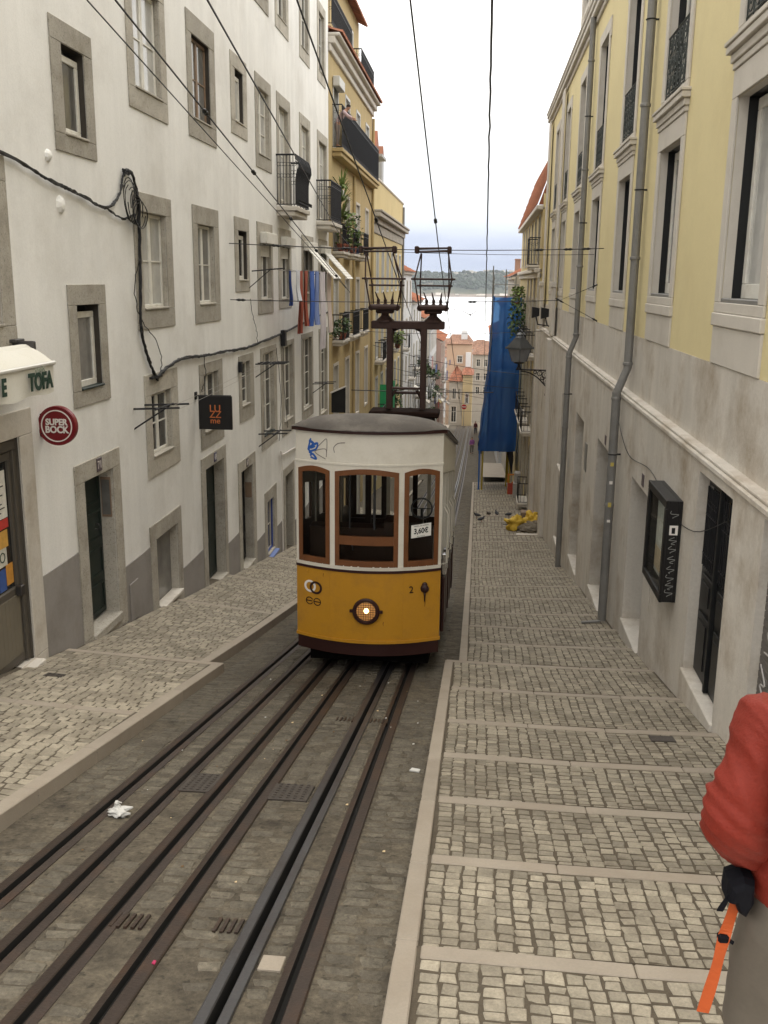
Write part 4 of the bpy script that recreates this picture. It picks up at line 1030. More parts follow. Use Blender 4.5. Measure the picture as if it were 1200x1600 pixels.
for s_ in range(-9, 10):
    x = TC + s_ * .108; b = MB(); b.lathe((x, ty(x, -.006), -3.95), [(.002, -.004), (.007, -.002), (.008, .004)], 6, 'Y'); b.build('rivet', CREAM, tram)
for x_ in (-.522, .522):
    x = TC + x_; b = MB(); b.box(x - .003, x + .003, ty(x, -.003), ty(x, .01), -5.0, -4.01); b.build('panel_seam', YEL, tram)
# emblem of two linked rings, two small round emblems below, number and lever
def fy(x): return ty(x, -.006)
ex = TC - .79
b = MB(); b.torus((ex - .035, fy(ex - .035) - .003, -4.28), .075, .017, 'Y', 24, 5); b.v = [(x, ty(x, -.004) + (y - fy(ex - .035) + .003) * .25, z) for x, y, z in b.v]; b.build('emblem_ring', LETW, tram)
b = MB(); b.torus((ex + .055, fy(ex + .055) - .008, -4.29), .080, .017, 'Y', 24, 5); b.v = [(x, ty(x, -.009) + (y - fy(ex + .055) + .008) * .25, z) for x, y, z in b.v]; b.build('emblem_ring', BROWN, tram)
for k, (dx, gap) in enumerate(((-.045, .9), (.075, 0))):
    b = MB(); b.torus((ex + dx, fy(ex + dx), -4.50), .052, .009, 'Y', 20, 4, gap * .5, 2 * math.pi - gap * .5); b.box(ex + dx - .045, ex + dx + .045, fy(ex + dx) - .004, fy(ex + dx) + .004, -4.507, -4.493); b.v = [(x, ty(x, -.006) + (y - fy(ex + dx)) * .3, z) for x, y, z in b.v]; b.build('round_emblem', BROWN, tram)
text('2', .145, (TC + .635, fy(TC + .635) - .004, -4.255), (1, 2 * BOW * .635 / HW ** 2, 0), (0, 0, 1), BROWN, tram, extrude=.002)
b = MB(); X = TC + .82; b.lathe((X, fy(X) - .05, -4.245), [(.03, 0), (.058, .012), (.062, .035), (.045, .06)], 16, 'Y'); b.lathe((X, fy(X) - .03, -4.19), [(.03, 0), (.04, .015), (.03, .035)], 12, 'Y'); b.tube([(X, fy(X) - .02, -4.27), (X + .005, fy(X) - .03, -4.43)], [.016, .008], 6); b.build('bell_lever', BROWN, tram, smooth=True)
b = MB(); b.lathe((TC - .86, fy(TC - .86) - .012, -4.06), [(.014, 0), (.016, .012)], 10, 'Y'); b.build('rivet_cap', YEL, tram)
# price card in the right window
X = TC + .755; yy = ty(X, -.004)
sl = 2 * BOW * .755 / HW ** 2
card = MB(); card.prism([(X - .135, yy - .135 * sl, -3.50), (X + .135, yy + .135 * sl, -3.475), (X + .135, yy + .135 * sl, -3.29), (X - .135, yy - .135 * sl, -3.315)], (0, .004, 0)); card = card.build('price_card', mat('white_card', (.68, .66, .62), .6, .03, 5), tram)
text('3,60€', .105, (X, yy - .002, -3.40), (1, sl, .09), (0, 0, 1), BLK, card, extrude=.0012, xscale=.86, bold=.003)
text('TARIFA DE BORDO', .026, (X, yy - .002, -3.325), (1, sl, .09), (0, 0, 1), BLK, card, extrude=.001); text('IDA E VOLTA', .02, (X, yy - .002, -3.475), (1, sl, .09), (0, 0, 1), BLK, card, extrude=.001)
# graffiti
GB = mat('blue_spray', (.02, .09, .33), .6, .15, 25); GK = mat('grey_spray', (.17, .15, .14), .7, .2, 20)
def scrawl(pts, w, m, name='graffiti'):
    b = MB(); P3 = path([(TC + x, 0, z) for x, z in pts], 5); P3 = [Vector((p.x, ty(p.x, -.002), p.z)) for p in P3]; b.tube(P3, w, 4)
    b.v = [(x, ty(x, -.002) + (y - ty(x, -.002)) * .12, z) for x, y, z in b.v]; return b.build(name, m, tram)
scrawl([(-.80, -2.14), (-.84, -2.30), (-.80, -2.25), (-.70, -2.20), (-.72, -2.28), (-.82, -2.33), (-.76, -2.36), (-.72, -2.42), (-.80, -2.40)], .017, GB)
scrawl([(-.82, -2.17), (-.76, -2.21), (-.80, -2.27), (-.74, -2.24)], .022, GB)
scrawl([(-.84, -2.29), (-.79, -2.35), (-.81, -2.38)], .016, GB)
scrawl([(-.74, -2.30), (-.62, -2.17), (-.56, -2.14), (-.57, -2.38), (-.58, -2.27), (-.74, -2.32), (-.58, -2.41)], .006, GK); scrawl([(-.45, -2.31), (-.46, -2.24), (-.40, -2.18), (-.30, -2.165)], .007, GK)
# boards with small openings, added on the left side to darken the cabin
for (y0, y1) in ((13.39, 14.54), (14.67, 15.84), (16.22, 17.39), (17.52, 18.64)):
    b = MB(); side_strip(b, xl + .01, xl + .05, y0, y1, -3.975, -3.35); side_strip(b, xl + .01, xl + .05, y0, y1, -2.80, -2.605); side_strip(b, xl + .01, xl + .05, y0, y0 + .30, -3.349, -2.801); side_strip(b, xl + .01, xl + .05, y1 - .30, y1, -3.349, -2.801); b.build('added_dimming_boards', INTW, tram)
# saloon inside
b = MB(); side_strip(b, xl + .05, xr - .05, 13.32, YB, -5.0, -4.93); b.build('floor', INTW, tram)
b = MB(); b.box(TC - .9, TC + .9, 13.55, 13.85, -4.9, -3.50); b.box(TC + .2, TC + .75, 13.45, 13.9, -3.5, -3.38); b.build('console', INTW, tram)
b = MB(); b.torus((TC + .73, 13.62, -3.20), .15, .013, 'Y', 20, 6); b.tube([(TC + .58, 13.62, -3.2), (TC + .88, 13.62, -3.2)], .008, 5); b.tube([(TC + .73, 13.62, -3.2), (TC + .73, 13.75, -3.5)], .02, 6); b.build('brake_wheel', STEEL, tram)
b = MB(); b.torus((TC - .42, 13.5, -3.83), .17, .010, 'Y', 20, 6, 0, math.pi); b.tube([(TC - .3, 13.5, -3.5), (TC - .3, 13.5, -2.55)], .014, 6); b.tube([(TC + .06, 13.46, -3.5), (TC + .06, 13.46, -2.5)], .02, 6); b.build('hand_lever', STEEL, tram)
for y in (15.95, 18.75):
    z = zs(y); b = MB()
    b.box(TC - .98, TC + .98, y, y + .05, -4.9 + z, -3.55 + z)
    for (a, c) in ((-.98, -.86), (-.36, -.26), (.26, .36), (.86, .98)): b.box(TC + a, TC + c, y, y + .05, -3.549 + z, -2.5 + z)
    b.box(TC - .98, TC + .98, y, y + .05, -2.499 + z, -2.1 + z); b.build('partition', INTW, tram)
    for s_ in (-1, 1):
        yy_ = y + s_ * .28; b = MB(); b.bbox(TC - .95, TC + .55, yy_ - .22, yy_ + .22, -4.5 + z, -4.42 + z, .02); b.box(TC - .95, TC + .55, y + s_ * .06, y + s_ * .10, -4.41 + z, -3.6 + z); b.build('bench', INTW, tram)
b = MB(); z = zs(YB); b.box(xl + .05, xr - .05, YB - .06, YB, -5.0 + z, -3.9 + z)
for (a, c) in ((-.985, -.9), (-.5, -.42), (.42, .5), (.9, .985)): b.box(TC + a, TC + c, YB - .06, YB, -3.899 + z, -2.55 + z)
b.box(xl + .05, xr - .05, YB - .06, YB, -2.549 + z, -2.0 + z); b.build('rear_wall', CREAM, tram)
b = MB(); b.grid(lambda i, j: (TC - .97 + 1.94 * i / 4, 13.4 + 7.9 * j / 4, -2.06 + zs(13.4 + 7.9 * j / 4)), 4, 4); b.build('ceiling_lining', INTW, tram)
# roof platform, mast and the two current collectors
RUST = mat('rusty_dark_steel', (.040, .021, .017), .6, .2, 5, .1, 40, .15, 40, metal=.3)
b = MB(); b.bbox(TC - .40, TC + .82, 16.7, 17.3, -2.32, -2.22, .02); b.bbox(TC - .34, TC + .74, 16.75, 17.25, -2.9, -2.33, .02); b.build('roof_platform', mat('sooty_board', (.016, .009, .007), .95, .2, 6, spec=.05), tram)
ms = MB(); mx0, mx1 = -1.54, -.955
for x in (mx0, mx1):
    for yy_ in (16.92, 17.12): ms.bbox(x - .05, x + .05, yy_ - .035, yy_ + .035, -2.20, -.80, .008)
    sg = 1 if x == mx0 else -1
    ms.tube([(x + sg * .03, 17.0, -.95), (x + sg * .06, 17.0, -.85), (x + sg * .16, 17.0, -.80)], .025, 5); ms.tube([(x + sg * .03, 17.0, -2.0), (x + sg * .10, 17.0, -1.88), (x + sg * .10, 17, -1.87)], .03, 5)
ms.bbox(-1.86, -.60, 16.88, 17.14, -.82, -.685, .015); ms.bbox(mx0, mx1, 16.93, 17.0, -1.86, -1.82, .008); ms.bbox(mx0, mx1, 17.05, 17.12, -1.95, -1.91, .008)
ms = ms.build('mast', RUST, tram)
for k, (cx0, cx1, bx, tx0, tx1, mzx) in enumerate(((-1.86, -1.42, -1.63, -2.07, -1.46, 0), (-.98, -.62, -.80, -1.12, -.53, 0))):
    pan = MB(); cx = bx
    pan.lathe((cx, 17, -.70), [(.17, 0), (.15, .03), (.07, .10), (.06, .16), (.10, .20)], 12, 'Z')
    pan.bbox(cx - .25, cx + .25, 16.75, 17.25, -.50, -.41, .03); pan.bbox(cx - .15, cx + .15, 16.85, 17.15, -.56, -.49, .03)
    for dx, tilt in ((-.12, -.05), (.0, -.03), (.12, .02)):
        pan.lathe((cx + dx, 17.0, -.41), [(.045, 0), (.025, .02), (.03, .08), (.015, .09)], 8, 'Z'); pan.tube([(cx + dx, 17, -.33), (cx + dx + tilt, 16.95, -.20)], [.02, .008], 6)
    for dx in (-.22, .22): pan.lathe((cx + dx, 16.8, -.46), [(.05, -.03), (.055, 0), (.05, .03)], 8, 'Y')
    pa = pan.build('collector_base', RUST, tram)
    b = MB(); a0, a1 = cx - .24, cx + .24
    tc = (tx0 + tx1) / 2 + .02
    for (yo, s) in ((16.72, 1), (17.28, .93)):
        mz = .02 if s == 1 else -.09
        mx_ = .31 if s == 1 else .25
        for sg in (-1, 1):
            b.tube([(cx + sg * .23, yo, -.45), (cx + sg * mx_, yo - .05, mz), (tc + sg * .24 + (0.02 if sg < 0 else 0), 17.0 + (.06 if s != 1 else -.06), .44)], .013, 5)
        b.tube([(cx - mx_ - .06, yo - .05, mz), (cx + mx_ + .06, yo - .05, mz)], .016, 6)
        for sg in (-1, 1): b.lathe((cx + sg * mx_, yo - .07, mz), [(.022, 0), (.03, .02), (.022, .04)], 7, 'Y')
    b.build('collector_frame', RUST, pa)
    b = MB()
    for dy_, dz in ((-.09, .52), (.09, .47)): b.tube([(tx0, 17 + dy_, dz), (tx1, 17 + dy_, dz + .01)], .017, 7)
    for x in (tx0 + .02, tx1 - .02): b.bbox(x - .035, x + .035, 16.88, 17.12, .44, .56, .015)
    b.build('contact_bars', RUST, pa)

# ------------------------------------------------------------------ overhead wires
def wire(name, pts, r, lab, cat='wire', group=None, m=WIRE, lumps=()):
    t = thing(name, lab, cat, pts[0], group); b = MB(); b.tube(pts, r, 5); b.build('strand', m, t)
    for f_ in lumps:
        n = len(pts) - 1; k = min(n - 1, int(f_ * n)); p = Vector(pts[k]).lerp(Vector(pts[k + 1]), f_ * n - k); d = (Vector(pts[k + 1]) - Vector(pts[k])).normalized()
        b = MB(); b.tube([p - d * .12, p - d * .05, p, p + d * .05, p + d * .12], [r, r * 3.2, r * 2.2, r * 3.2, r], 7); b.build('clamp', m, t)
    return t
def lp(p, q, n=14, s=.0): return sag(p, q, n, s)
wire('contact_wire', lp((-.60, -1, 4.5), (-.74, 17, .56), 10) + lp((-.74, 17, .56), (-.90, 60, -8.3), 12)[1:], .009, 'right hand contact wire above the tram, touching the right current collector', lumps=(.417,))
wire('contact_wire', lp((-1.66, -1, 4.5), (-1.64, 17, .57), 10) + lp((-1.64, 17, .57), (-1.8, 60, -8.3), 12)[1:], .009, 'contact wire above the tram, touching the left current collector', lumps=(.1, .417,))
wire('guy_wire', lp((-2.71, 10, 2.6), (-2.4, 9, 2.85), 1)[::-1] + lp((-2.71, 10, 2.6), (-4.35, 30, 1.43), 12, .0)[1:] + [Vector((-4.8, 38, .95))], .011, 'black guy wire running from the top of the picture past the first balcony')
wire('guy_wire', lp((-3.2, 6.5, 3.05), (-3.62, 10, 2.61), 2) + lp((-3.62, 10, 2.61), (-3.96, 30, -.38), 14)[1:], .011, 'knotted black guy wire crossing the upper windows of the white building', lumps=(.27, .40, .55, .70, .86))
wire('guy_wire', lp((-3.4, 6.5, 3.1), (-3.90, 10, 2.61), 2) + lp((-3.90, 10, 2.61), (-4.09, 30, -.25), 14)[1:], .008, 'thin plain guy wire just below the knotted one on the white building')
bw = []
for k in range(161):
    t = k / 160; p = Vector((0.0, 5, 1.9)).lerp(Vector((.72, 112, -12.9)), t ** 1.6); p.z += .0
    a = k * 2.4; w_ = .0028 + .0022 * math.sin(k * .37); bw.append(p + Vector((w_ * math.cos(a), 0, w_ * math.sin(a) * .4)))
wire('twisted_cable', bw, .009, 'thick black twisted cable hanging down the middle of the sky', 'cable')
wire('span_wire', lp((XL + .02, 22.4, .77), (XR, 24.5, .79), 16, .09), .010, 'upper black span wire from the white wall to the yellow building', 'wire', None, WIRE, (.12, .30, .36, .82, .9, .95))
wire('span_wire', lp((XL + .02, 26.4, .9), (XR, 26.5, .70), 16, .10), .007, 'thin second span wire just below the upper one across the sky')
wire('span_wire', lp((XL + .02, 22.4, -.48), (1.95, 25, -.45), 16, .05), .010, 'middle black span wire forking to the yellow wall on the right', lumps=(.03, .72))
wire('span_fork', [Vector((2.9, 25.4, -.06)), Vector((1.95, 25, -.45)), Vector((2.9, 25.0, -.94))], .008, 'forked wire end fixed to the right yellow wall', lumps=(.02, .5, .98))
wire('span_wire', lp((XL + .02, 40, -2.0), (2.9, 42, -2.0), 12, .15), .010, 'lower span wire crossing in front of the blue net top')
wire('span_wire', lp((XL + .02, 44, -4.9), (.75, 47, -5.2), 12, .03), .022, 'thick dark horizontal wire behind the tram mast crossing the street')
for k in range(11):
    y = 52 + k * 7.5; z = zr(y) + random.uniform(5, 8)
    wire('span_wire', lp((XL, y, z + random.uniform(-.5, 1.5)), (2.9, y + random.uniform(-2, 2), z + random.uniform(-.6, .8)), 8, .25), .014, 'thin wire strung across the lower street behind the tram', 'wire', 'wires across the lower street')
wire('lamp_cable', sag((2.86, 33.5, -2.9), (2.86, 37.5, -2.5), 8, .5), .008, 'slack black cable looping on the wall beside the street lamp', 'cable')
wire('wall_cable', [Vector(p) for p in path([(2.73, 19.4, -2.2), (2.73, 19.0, -2.6), (2.73, 17.5, -3.0), (2.73, 15.2, -2.85), (2.73, 13.6, -3.1), (2.73, 12.0, -3.0), (2.73, 10.5, -2.5)], 5)], .006, 'thin grey cable drooping along the plinth above the glass case', 'cable')
# ------------------------------------------------------------------ yellow building on the right
FU, FD = F(XR, -1), F(XRL, -1)
Rb = thing('yellow_building', 'tall yellow building with stone window cornices and a pale stone plinth along the right pavement', 'building', (XR, 25, -7))
cols = [(10.65, 12.35), (15.6, 17.35), (20.62, 22.3), (25.75, 27.4), (30.9, 32.5), (36.0, 37.5), (41.0, 42.5)]
hU = []
for (a, c) in cols: hU += [(a, c, -.22, 2.10), (a, c, 2.87, 5.87)]
b = wall_mesh(FU, 4, 46.7, -.96, 7.0, hU); b.build('wall', YELLOW, Rb)
b = wall_mesh(FU, 4, 46.7, -2.1, -.962, []); b.v = [(x - (.012 if x < 3 else 0), y, z) for x, y, z in b.v]; b.build('upper_plinth', STUCCO, Rb)
STONEC = LIME2
for k, (a, c) in enumerate(cols):
    i_ = (a, c, -.22, 2.10); e = .23
    w = opening(FU, Rb, 'window', i_, .11, STONEC, back=False)
    b = MB(); ring(FU, b, (a - e, c + e, -.34, 2.42), i_, .001, .035); FU.box(b, a - e - .01, c + e + .01, -.50, -.343, -.05, .055, .012); FU.box(b, a - e + .01, c + e - .01, -.958, -.503, -.05, .03, .01); b.build('stone_surround', STONEC, w)
    b = MB()
    for (z0, z1, d, x) in ((2.423, 2.50, .055, .02), (2.503, 2.60, .08, .05), (2.603, 2.69, .13, .10), (2.693, 2.74, .15, .12)): FU.box(b, a - e - x, c + e + x, z0, z1, -.05, d, .008)
    b.build('cornice', STONEC, w)
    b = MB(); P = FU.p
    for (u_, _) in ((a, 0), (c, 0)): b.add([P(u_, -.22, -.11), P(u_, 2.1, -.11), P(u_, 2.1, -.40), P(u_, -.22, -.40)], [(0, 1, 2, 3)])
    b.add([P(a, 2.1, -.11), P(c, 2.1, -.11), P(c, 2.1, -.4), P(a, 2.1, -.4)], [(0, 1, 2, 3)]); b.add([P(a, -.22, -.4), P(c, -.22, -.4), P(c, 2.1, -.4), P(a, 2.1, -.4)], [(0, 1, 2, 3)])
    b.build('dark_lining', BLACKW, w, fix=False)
    um = (a + c) / 2
    for (q0, q1) in ((a + .02, um - .003), (um + .003, c - .02)): pass
    sash(FU, w, a + .01, c - .01, -.17, 2.08, -.26, WOODW, 1, 1 if k < 2 else 2, .13, pane=PANEL_ if k == 0 else PANEC)
    b = MB(); FU.box(b, a - .01, c + .01, -.225, -.17, -.30, .01, .008); b.build('sill', ZINC, w)
    # French window above
    i2 = (a, c, 2.87, 5.87)
    w = opening(FU, Rb, 'french_window', i2, .11, STONEC, back=False)
    b = MB(); ring(FU, b, (a - e, c + e, 2.745, 6.15), i2, .001, .035); FU.box(b, a - e - .10, a - e - .003, 5.7, 6.15, -.05, .032); FU.box(b, c + e + .003, c + e + .10, 5.7, 6.15, -.05, .032); b.build('stone_surround', STONEC, w)
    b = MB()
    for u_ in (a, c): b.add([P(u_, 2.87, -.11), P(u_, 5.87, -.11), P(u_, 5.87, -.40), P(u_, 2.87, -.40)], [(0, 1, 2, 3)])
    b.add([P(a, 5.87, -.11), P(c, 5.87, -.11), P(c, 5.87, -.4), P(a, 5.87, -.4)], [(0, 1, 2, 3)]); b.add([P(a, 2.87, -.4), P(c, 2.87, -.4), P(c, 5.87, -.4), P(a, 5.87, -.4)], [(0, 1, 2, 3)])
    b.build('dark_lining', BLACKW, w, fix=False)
    for (q0, q1) in ((a + .02, um - .003), (um + .003, c - .02)): sash(FU, w, q0, q1, 2.9, 5.85, -.26, WOODW, 1, 3, .09, pane=PANEC if k % 2 else PANE)
    # cast iron balustrade of scrolls
    b = MB(); d = .0
    for z in (2.93, 3.82): b.tube([FU.p(a, z, d), FU.p(c, z, d)], .020 if z > 3 else .012, 5)
    n = 6 if k < 4 else 4
    for q in range(n + 1): u_ = a + (c - a) * q / n; b.tube([FU.p(u_, 2.9, d), FU.p(u_, 3.82, d)], .009, 4)
    for q in range(n):
        u_ = a + (c - a) * (q + .5) / n; r_ = (c - a) / n * .40
        for zc in ((3.08, 3.37, 3.66) if k < 4 else (3.2, 3.6)):
            b.torus(FU.p(u_, zc, d), r_, .010, 'X', 9, 4, .6, 5.6); b.torus(FU.p(u_ + .02, zc + .02, d), r_ * .45, .008, 'X', 7, 4)
        b.tube([FU.p(u_ - r_, 2.95, d), FU.p(u_ + r_, 3.8, d)], .006, 4); b.tube([FU.p(u_ + r_, 2.95, d), FU.p(u_ - r_, 3.8, d)], .006, 4)
    b.build('balustrade', IRONG, w)
for (z0, z1, d) in ((6.75, 6.9, .06), (6.903, 7.06, .16), (7.063, 7.2, .20), (7.203, 7.28, .23)):
    b = MB(); FU.box(b, 4, 46.85, z0, z1, -.05, d, .02); b.build('main_cornice', STONEC, Rb)
FA = F(2.86, -1)
ha = [(a + .2, c - .2, 7.9, 9.8) for a, c in cols[:5]]
b = wall_mesh(FA, 4, 32.6, 7.2, 11, ha); b.build('attic_wall', mat('pale_attic_plaster', (.66, .62, .53), .9, .05, 1, .03, 30, .1, 40), Rb)
for h in ha:
    w = opening(FA, Rb, 'attic_window', h, .2, STONEC); b = MB(); ring(FA, b, (h[0] - .2, h[1] + .2, h[2] - .2, h[3] + .25), h, .001, .05); b.build('stone_surround', STONEC, w)
    sash(FA, w, h[0] + .01, h[1] - .01, h[2] + .01, h[3] - .01, -.18, WOODW, 2, 2, .07)
for u_ in (32.2, 28.2, 23.5): b = MB(); FA.box(b, u_, u_ + .42, 7.3, 11, -.02, .10, .01); b.build('attic_pilaster', STONEC, Rb)
# plinth storey
lo = {'shutter': (6.9, 9.25, -4.75, -2.16), 'D1': (10.42, 12.05, -4.83, -2.24), 'D2': (15.3, 17.12, -5.95, -3.31), 'D3': (20.2, 22.2, -6.92, -3.43), 'D4': (25.2, 27.2, -7.6, -3.5), 'D5': (30.55, 32.0, -5.9, -3.5), 'W5': (30.6, 31.9, -8.35, -6.2)}
b = wall_mesh(FD, 4, 46.6, -13, -2.12, list(lo.values())); b.build('plinth_wall', STUCCO, Rb)
b = MB(); FD.box(b, 4, 46.6, -2.118, -2.045, -.2, .035, .014); FD.box(b, 4, 46.6, -2.044, -2.0, -.2, .0, .012); b.build('string_course', STUCCO, Rb)
for u_ in (37.6, 44.8):
    b = MB(); FD.box(b, u_, u_ + 1.1, -13, -2.12, -.05, .16, .02); FD.box(b, u_, u_ + 1.1, -1.99, -.2, -.05, .08, .02); FD.box(b, u_ - .05, u_ + 1.15, -.2, .0, -.05, .14, .02); FD.box(b, u_ + .05, u_ + 1.05, .0, 6.74, -.05, .0, .02); b.build('pilaster', LIME2, Rb)
for k in ('D1', 'D2', 'D3', 'D4'):
    i_ = lo[k]; w = opening(FD, Rb, 'doorway', i_, .40 if k != 'D1' else .22, STUCCO)
    if k == 'D1':
        um = (i_[0] + i_[1]) / 2
        for (q0, q1) in ((i_[0] + .005, um - .006), (um + .006, i_[1] - .005)):
            b = MB(); FD.box(b, q0, q1, i_[2] + .01, i_[3] - .005, -.20, -.13, .008); b.build('door_leaf', BLACKW, w)
            for (z0, z1) in ((i_[2] + .12, i_[2] + .85), (i_[2] + .93, i_[2] + 1.35)):
                b = MB(); FD.box(b, q0 + .12, q1 - .12, z0, z1, -.128, -.10, .02); FD.box(b, q0 + .20, q1 - .20, z0 + .08, z1 - .08, -.099, -.085, .01); b.build('door_panel', BLACKW, w)
            b = MB(); FD.box(b, q0 + .14, q1 - .14, i_[2] + 1.45, i_[3] - .15, -.129, -.124); b.build('pane', PANE, w)
            b = MB()
            for q in range(7): u_ = q0 + .16 + (q1 - q0 - .32) * q / 6; b.tube([FD.p(u_, i_[2] + 1.45, -.09), FD.p(u_, i_[3] - .15, -.09)], .010, 5)
            for zz in (i_[2] + 1.6, i_[3] - .5): b.tube([FD.p(q0 + .14, zz, -.09), FD.p(q1 - .14, zz, -.09)], .010, 4)
            for q in range(6): b.torus(FD.p(q0 + .16 + (q1 - q0 - .32) * (q + .5) / 6, i_[3] - .35, -.09), .035, .006, 'X', 8, 3)
            b.build('grille', IRON, w)
        b = MB(); FD.box(b, um - .03, um + .03, i_[2] + .02, i_[3] - .02, -.129, -.07, .008); b.build('cover_strip', BLACKW, w)
    else: door_leaf(FD, w, i_[0] + .01, i_[1] - .01, i_[2] + .02, i_[3] - .01, -.38, BLACKW, 4)
    b = MB(); FD.box(b, i_[0] - .03, i_[1] + .03, i_[2] - .9, i_[2] + .002, -.4, .03, .012); b.build('doorstep', STUCCO, w)
    if k in ('D2', 'D3'):
        b = MB(); FD.box(b, i_[0] + .55, i_[0] + .75, i_[3] + .06, i_[3] + .26, .0, .012, .004); b.build('number_plate', PLATEG, w)
for k in ('D5', 'W5'):
    i_ = lo[k]; w = opening(FD, Rb, 'window', i_, .3, STUCCO)
    sash(FD, w, i_[0] + .01, i_[1] - .01, i_[2] + .05, i_[3] - .01, -.25, WOODB, 1, 2, .07); b = MB(); FD.box(b, i_[0] - .1, i_[1] + .1, i_[2] - .06, i_[2] + .04, -.28, .07, .012); b.build('sill', LIME2, w)
w = opening(FD, Rb, 'shop_shutter', lo['shutter'], .12, STUCCO)
SHUT = mat('grey_shutter', (.135, .125, .115), .5, .1, 3, metal=.3)
b = MB(); z = -4.74
while z < -2.2:
    FD.box(b, 6.91, 9.24, z, z + .072, -.11, -.085, .012); z += .076
b.build('shutter_slats', SHUT, w)
gw = mat('white_spray', (.42, .40, .38), .7, .1, 20)
def scrawlR(pts, wd, d, m=gw, par=None):
    b = MB(); b.tube([FD.p(p.y, p.z, d) for p in path([(0, u, z) for u, z in pts], 5)], wd, 4); b.build('graffiti', m, par)
scrawlR([(9.14, -4.12), (9.10, -4.25), (9.02, -4.02), (8.95, -4.25), (8.88, -4.0)], .010, -.080, par=w); scrawlR([(9.16, -3.6), (8.98, -3.75), (9.12, -3.8), (8.9, -3.95)], .009, -.080, par=w); scrawlR([(9.1, -3.0), (8.9, -3.15), (9.05, -3.25), (8.85, -3.4), (9.1, -3.45)], .009, -.080, par=w)
b = MB(); FD.box(b, 14.62, 14.98, -4.95, -4.05, .0, .018, .004); b.build('meter_hatch', STUCCO, Rb)
b = MB(); FD.box(b, 24.1, 24.5, -4.6, -3.9, .0, .02, .004); b.build('meter_hatch', ZINC, Rb)
# drainpipes
def pipe(y, lab, zt):
    t = thing('drainpipe', lab, 'pipe', (2.6, y, zr(y)), 'zinc drainpipes of the yellow building')
    b = MB(); b.tube([(2.77, y, zt), (2.77, y, -1.55), (2.60, y, -2.02)], .078, 12); b.build('upper_pipe', ZINC, t, smooth=False)
    b = MB(); b.tube([(2.60, y, -2.0), (2.60, y, zr(y) + .16)], .084, 12); b.build('lower_pipe', ZINC, t)
    b = MB()
    for z in (5.8, 3.0, .4, -1.5, -2.15, -4.2): b.lathe((2.77 if z > -1.6 else 2.60, y, z), [(.088, 0), (.095, .01), (.095, .05), (.088, .06)], 12)
    b.build('collar', ZINC, t)
    b = MB()
    for z in (4.4, 1.6, -3.2): b.box(2.60 if z < -2 else 2.77, 2.95 if z > -2 else 2.80, y - .012, y + .012, z, z + .03); b.torus((2.77 if z > -2 else 2.60, y, z + .015), .085, .012, 'Z', 12, 5)
    b.build('clip', IRON, t); return t
p1 = pipe(18.6, 'zinc drainpipe nearest the glass case on the yellow building', 6.9); pipe(28.8, 'second zinc drainpipe further down the yellow building', 6.9)
for k, (z, s) in enumerate(((-3.4, .07), (-3.75, .06), (-4.2, .09), (-4.5, .05))):
    b = MB(); b.box(2.56, 2.60 + .02, 18.49 - .002, 18.495, z, z + s); b.build('sticker', LETW if k % 2 else mat('yellow_sticker', (.5, .4, .1), .6, .1, 9), p1)
b = MB(); b.tube([(2.6, 18.6, zr(18.6) + .19), (2.55, 18.55, zr(18.6) + .15), (2.2, 18.5, zr(18.6) + .13)], .03, 6); b.build('foot_outlet', ZINC, p1)
# display case
dc = thing('display_case', 'black framed glass display case fixed to the plinth with scribbled side', 'display case', (2.65, 13.5, -4.2))
u0, u1, z0, z1, dd = 12.8, 14.2, -4.2, -2.8, .20
b = MB(); FD.box(b, u0, u1, z0, z1, .002, .05); FD.box(b, u0, u0 + .04, z0, z1, .05, dd, .006); FD.box(b, u1 - .04, u1, z0, z1, .05, dd, .006); FD.box(b, u0 + .041, u1 - .041, z1 - .04, z1, .05, dd, .006); FD.box(b, u0 + .041, u1 - .041, z0, z0 + .04, .05, dd, .006); b.build('case', BLK, dc)
b = MB(); ring(FD, b, (u0 - .005, u1 + .005, z0 - .005, z1 + .005), (u0 + .11, u1 - .11, z0 + .11, z1 - .11), dd - .02, dd + .02); b.build('door_frame', BLK, dc)
b = MB(); FD.box(b, u0 + .10, u1 - .10, z0 + .10, z1 - .10, .055, .075); b.build('backing', mat('faded_paper', (.55, .54, .48), .7, .15, 4), dc)
for k in range(3):
    b = MB(); zz = z0 + .15 + k * .38; b.prism([FD.p(u0 + .14, zz, .078), FD.p(u1 - .14, zz + .02, .078), FD.p(u1 - .14, zz + .34, .078), FD.p(u0 + .14, zz + .34, .078)], (-.006, 0, 0)); b.build('notice', mat('notice_%d' % k, ((.55, .44, .30), (.62, .62, .56), (.52, .55, .52))[k], .7, .25, 9), dc)
b = MB(); FD.box(b, u0 + .09, u1 - .09, z0 + .09, z1 - .09, dd - .008, dd - .003); b.build('pane', glass('case_glass', (.95, .96, .95), .02), dc)
cw = mat('chalk_scrawl', (.22, .22, .21), .7, .2, 25)
def scrawlC(pts, wd=.005):
    b = MB(); b.tube([(XRL - p.x, u0 - .003, p.z) for p in path([(x, 0, z) for x, z in pts], 5)], wd, 4); b.build('graffiti', cw, dc)
for zc in (-2.98, -3.34, -3.46, -3.60, -3.74, -3.86, -3.97, -4.07):
    scrawlC([(.05 + .10 * random.random(), zc + .05), (.15, zc + .01), (.05, zc), (.12, zc - .04), (.06 + .08 * random.random(), zc - .05)])
b = MB(); b.box(XRL - .155, XRL - .045, u0 - .004, u0 - .001, -3.26, -3.13); b.build('sticker', LETW, dc)
b = MB(); b.box(XRL - .125, XRL - .08, u0 - .0055, u0 - .004, -3.24, -3.16); b.build('sticker', BLK, dc)
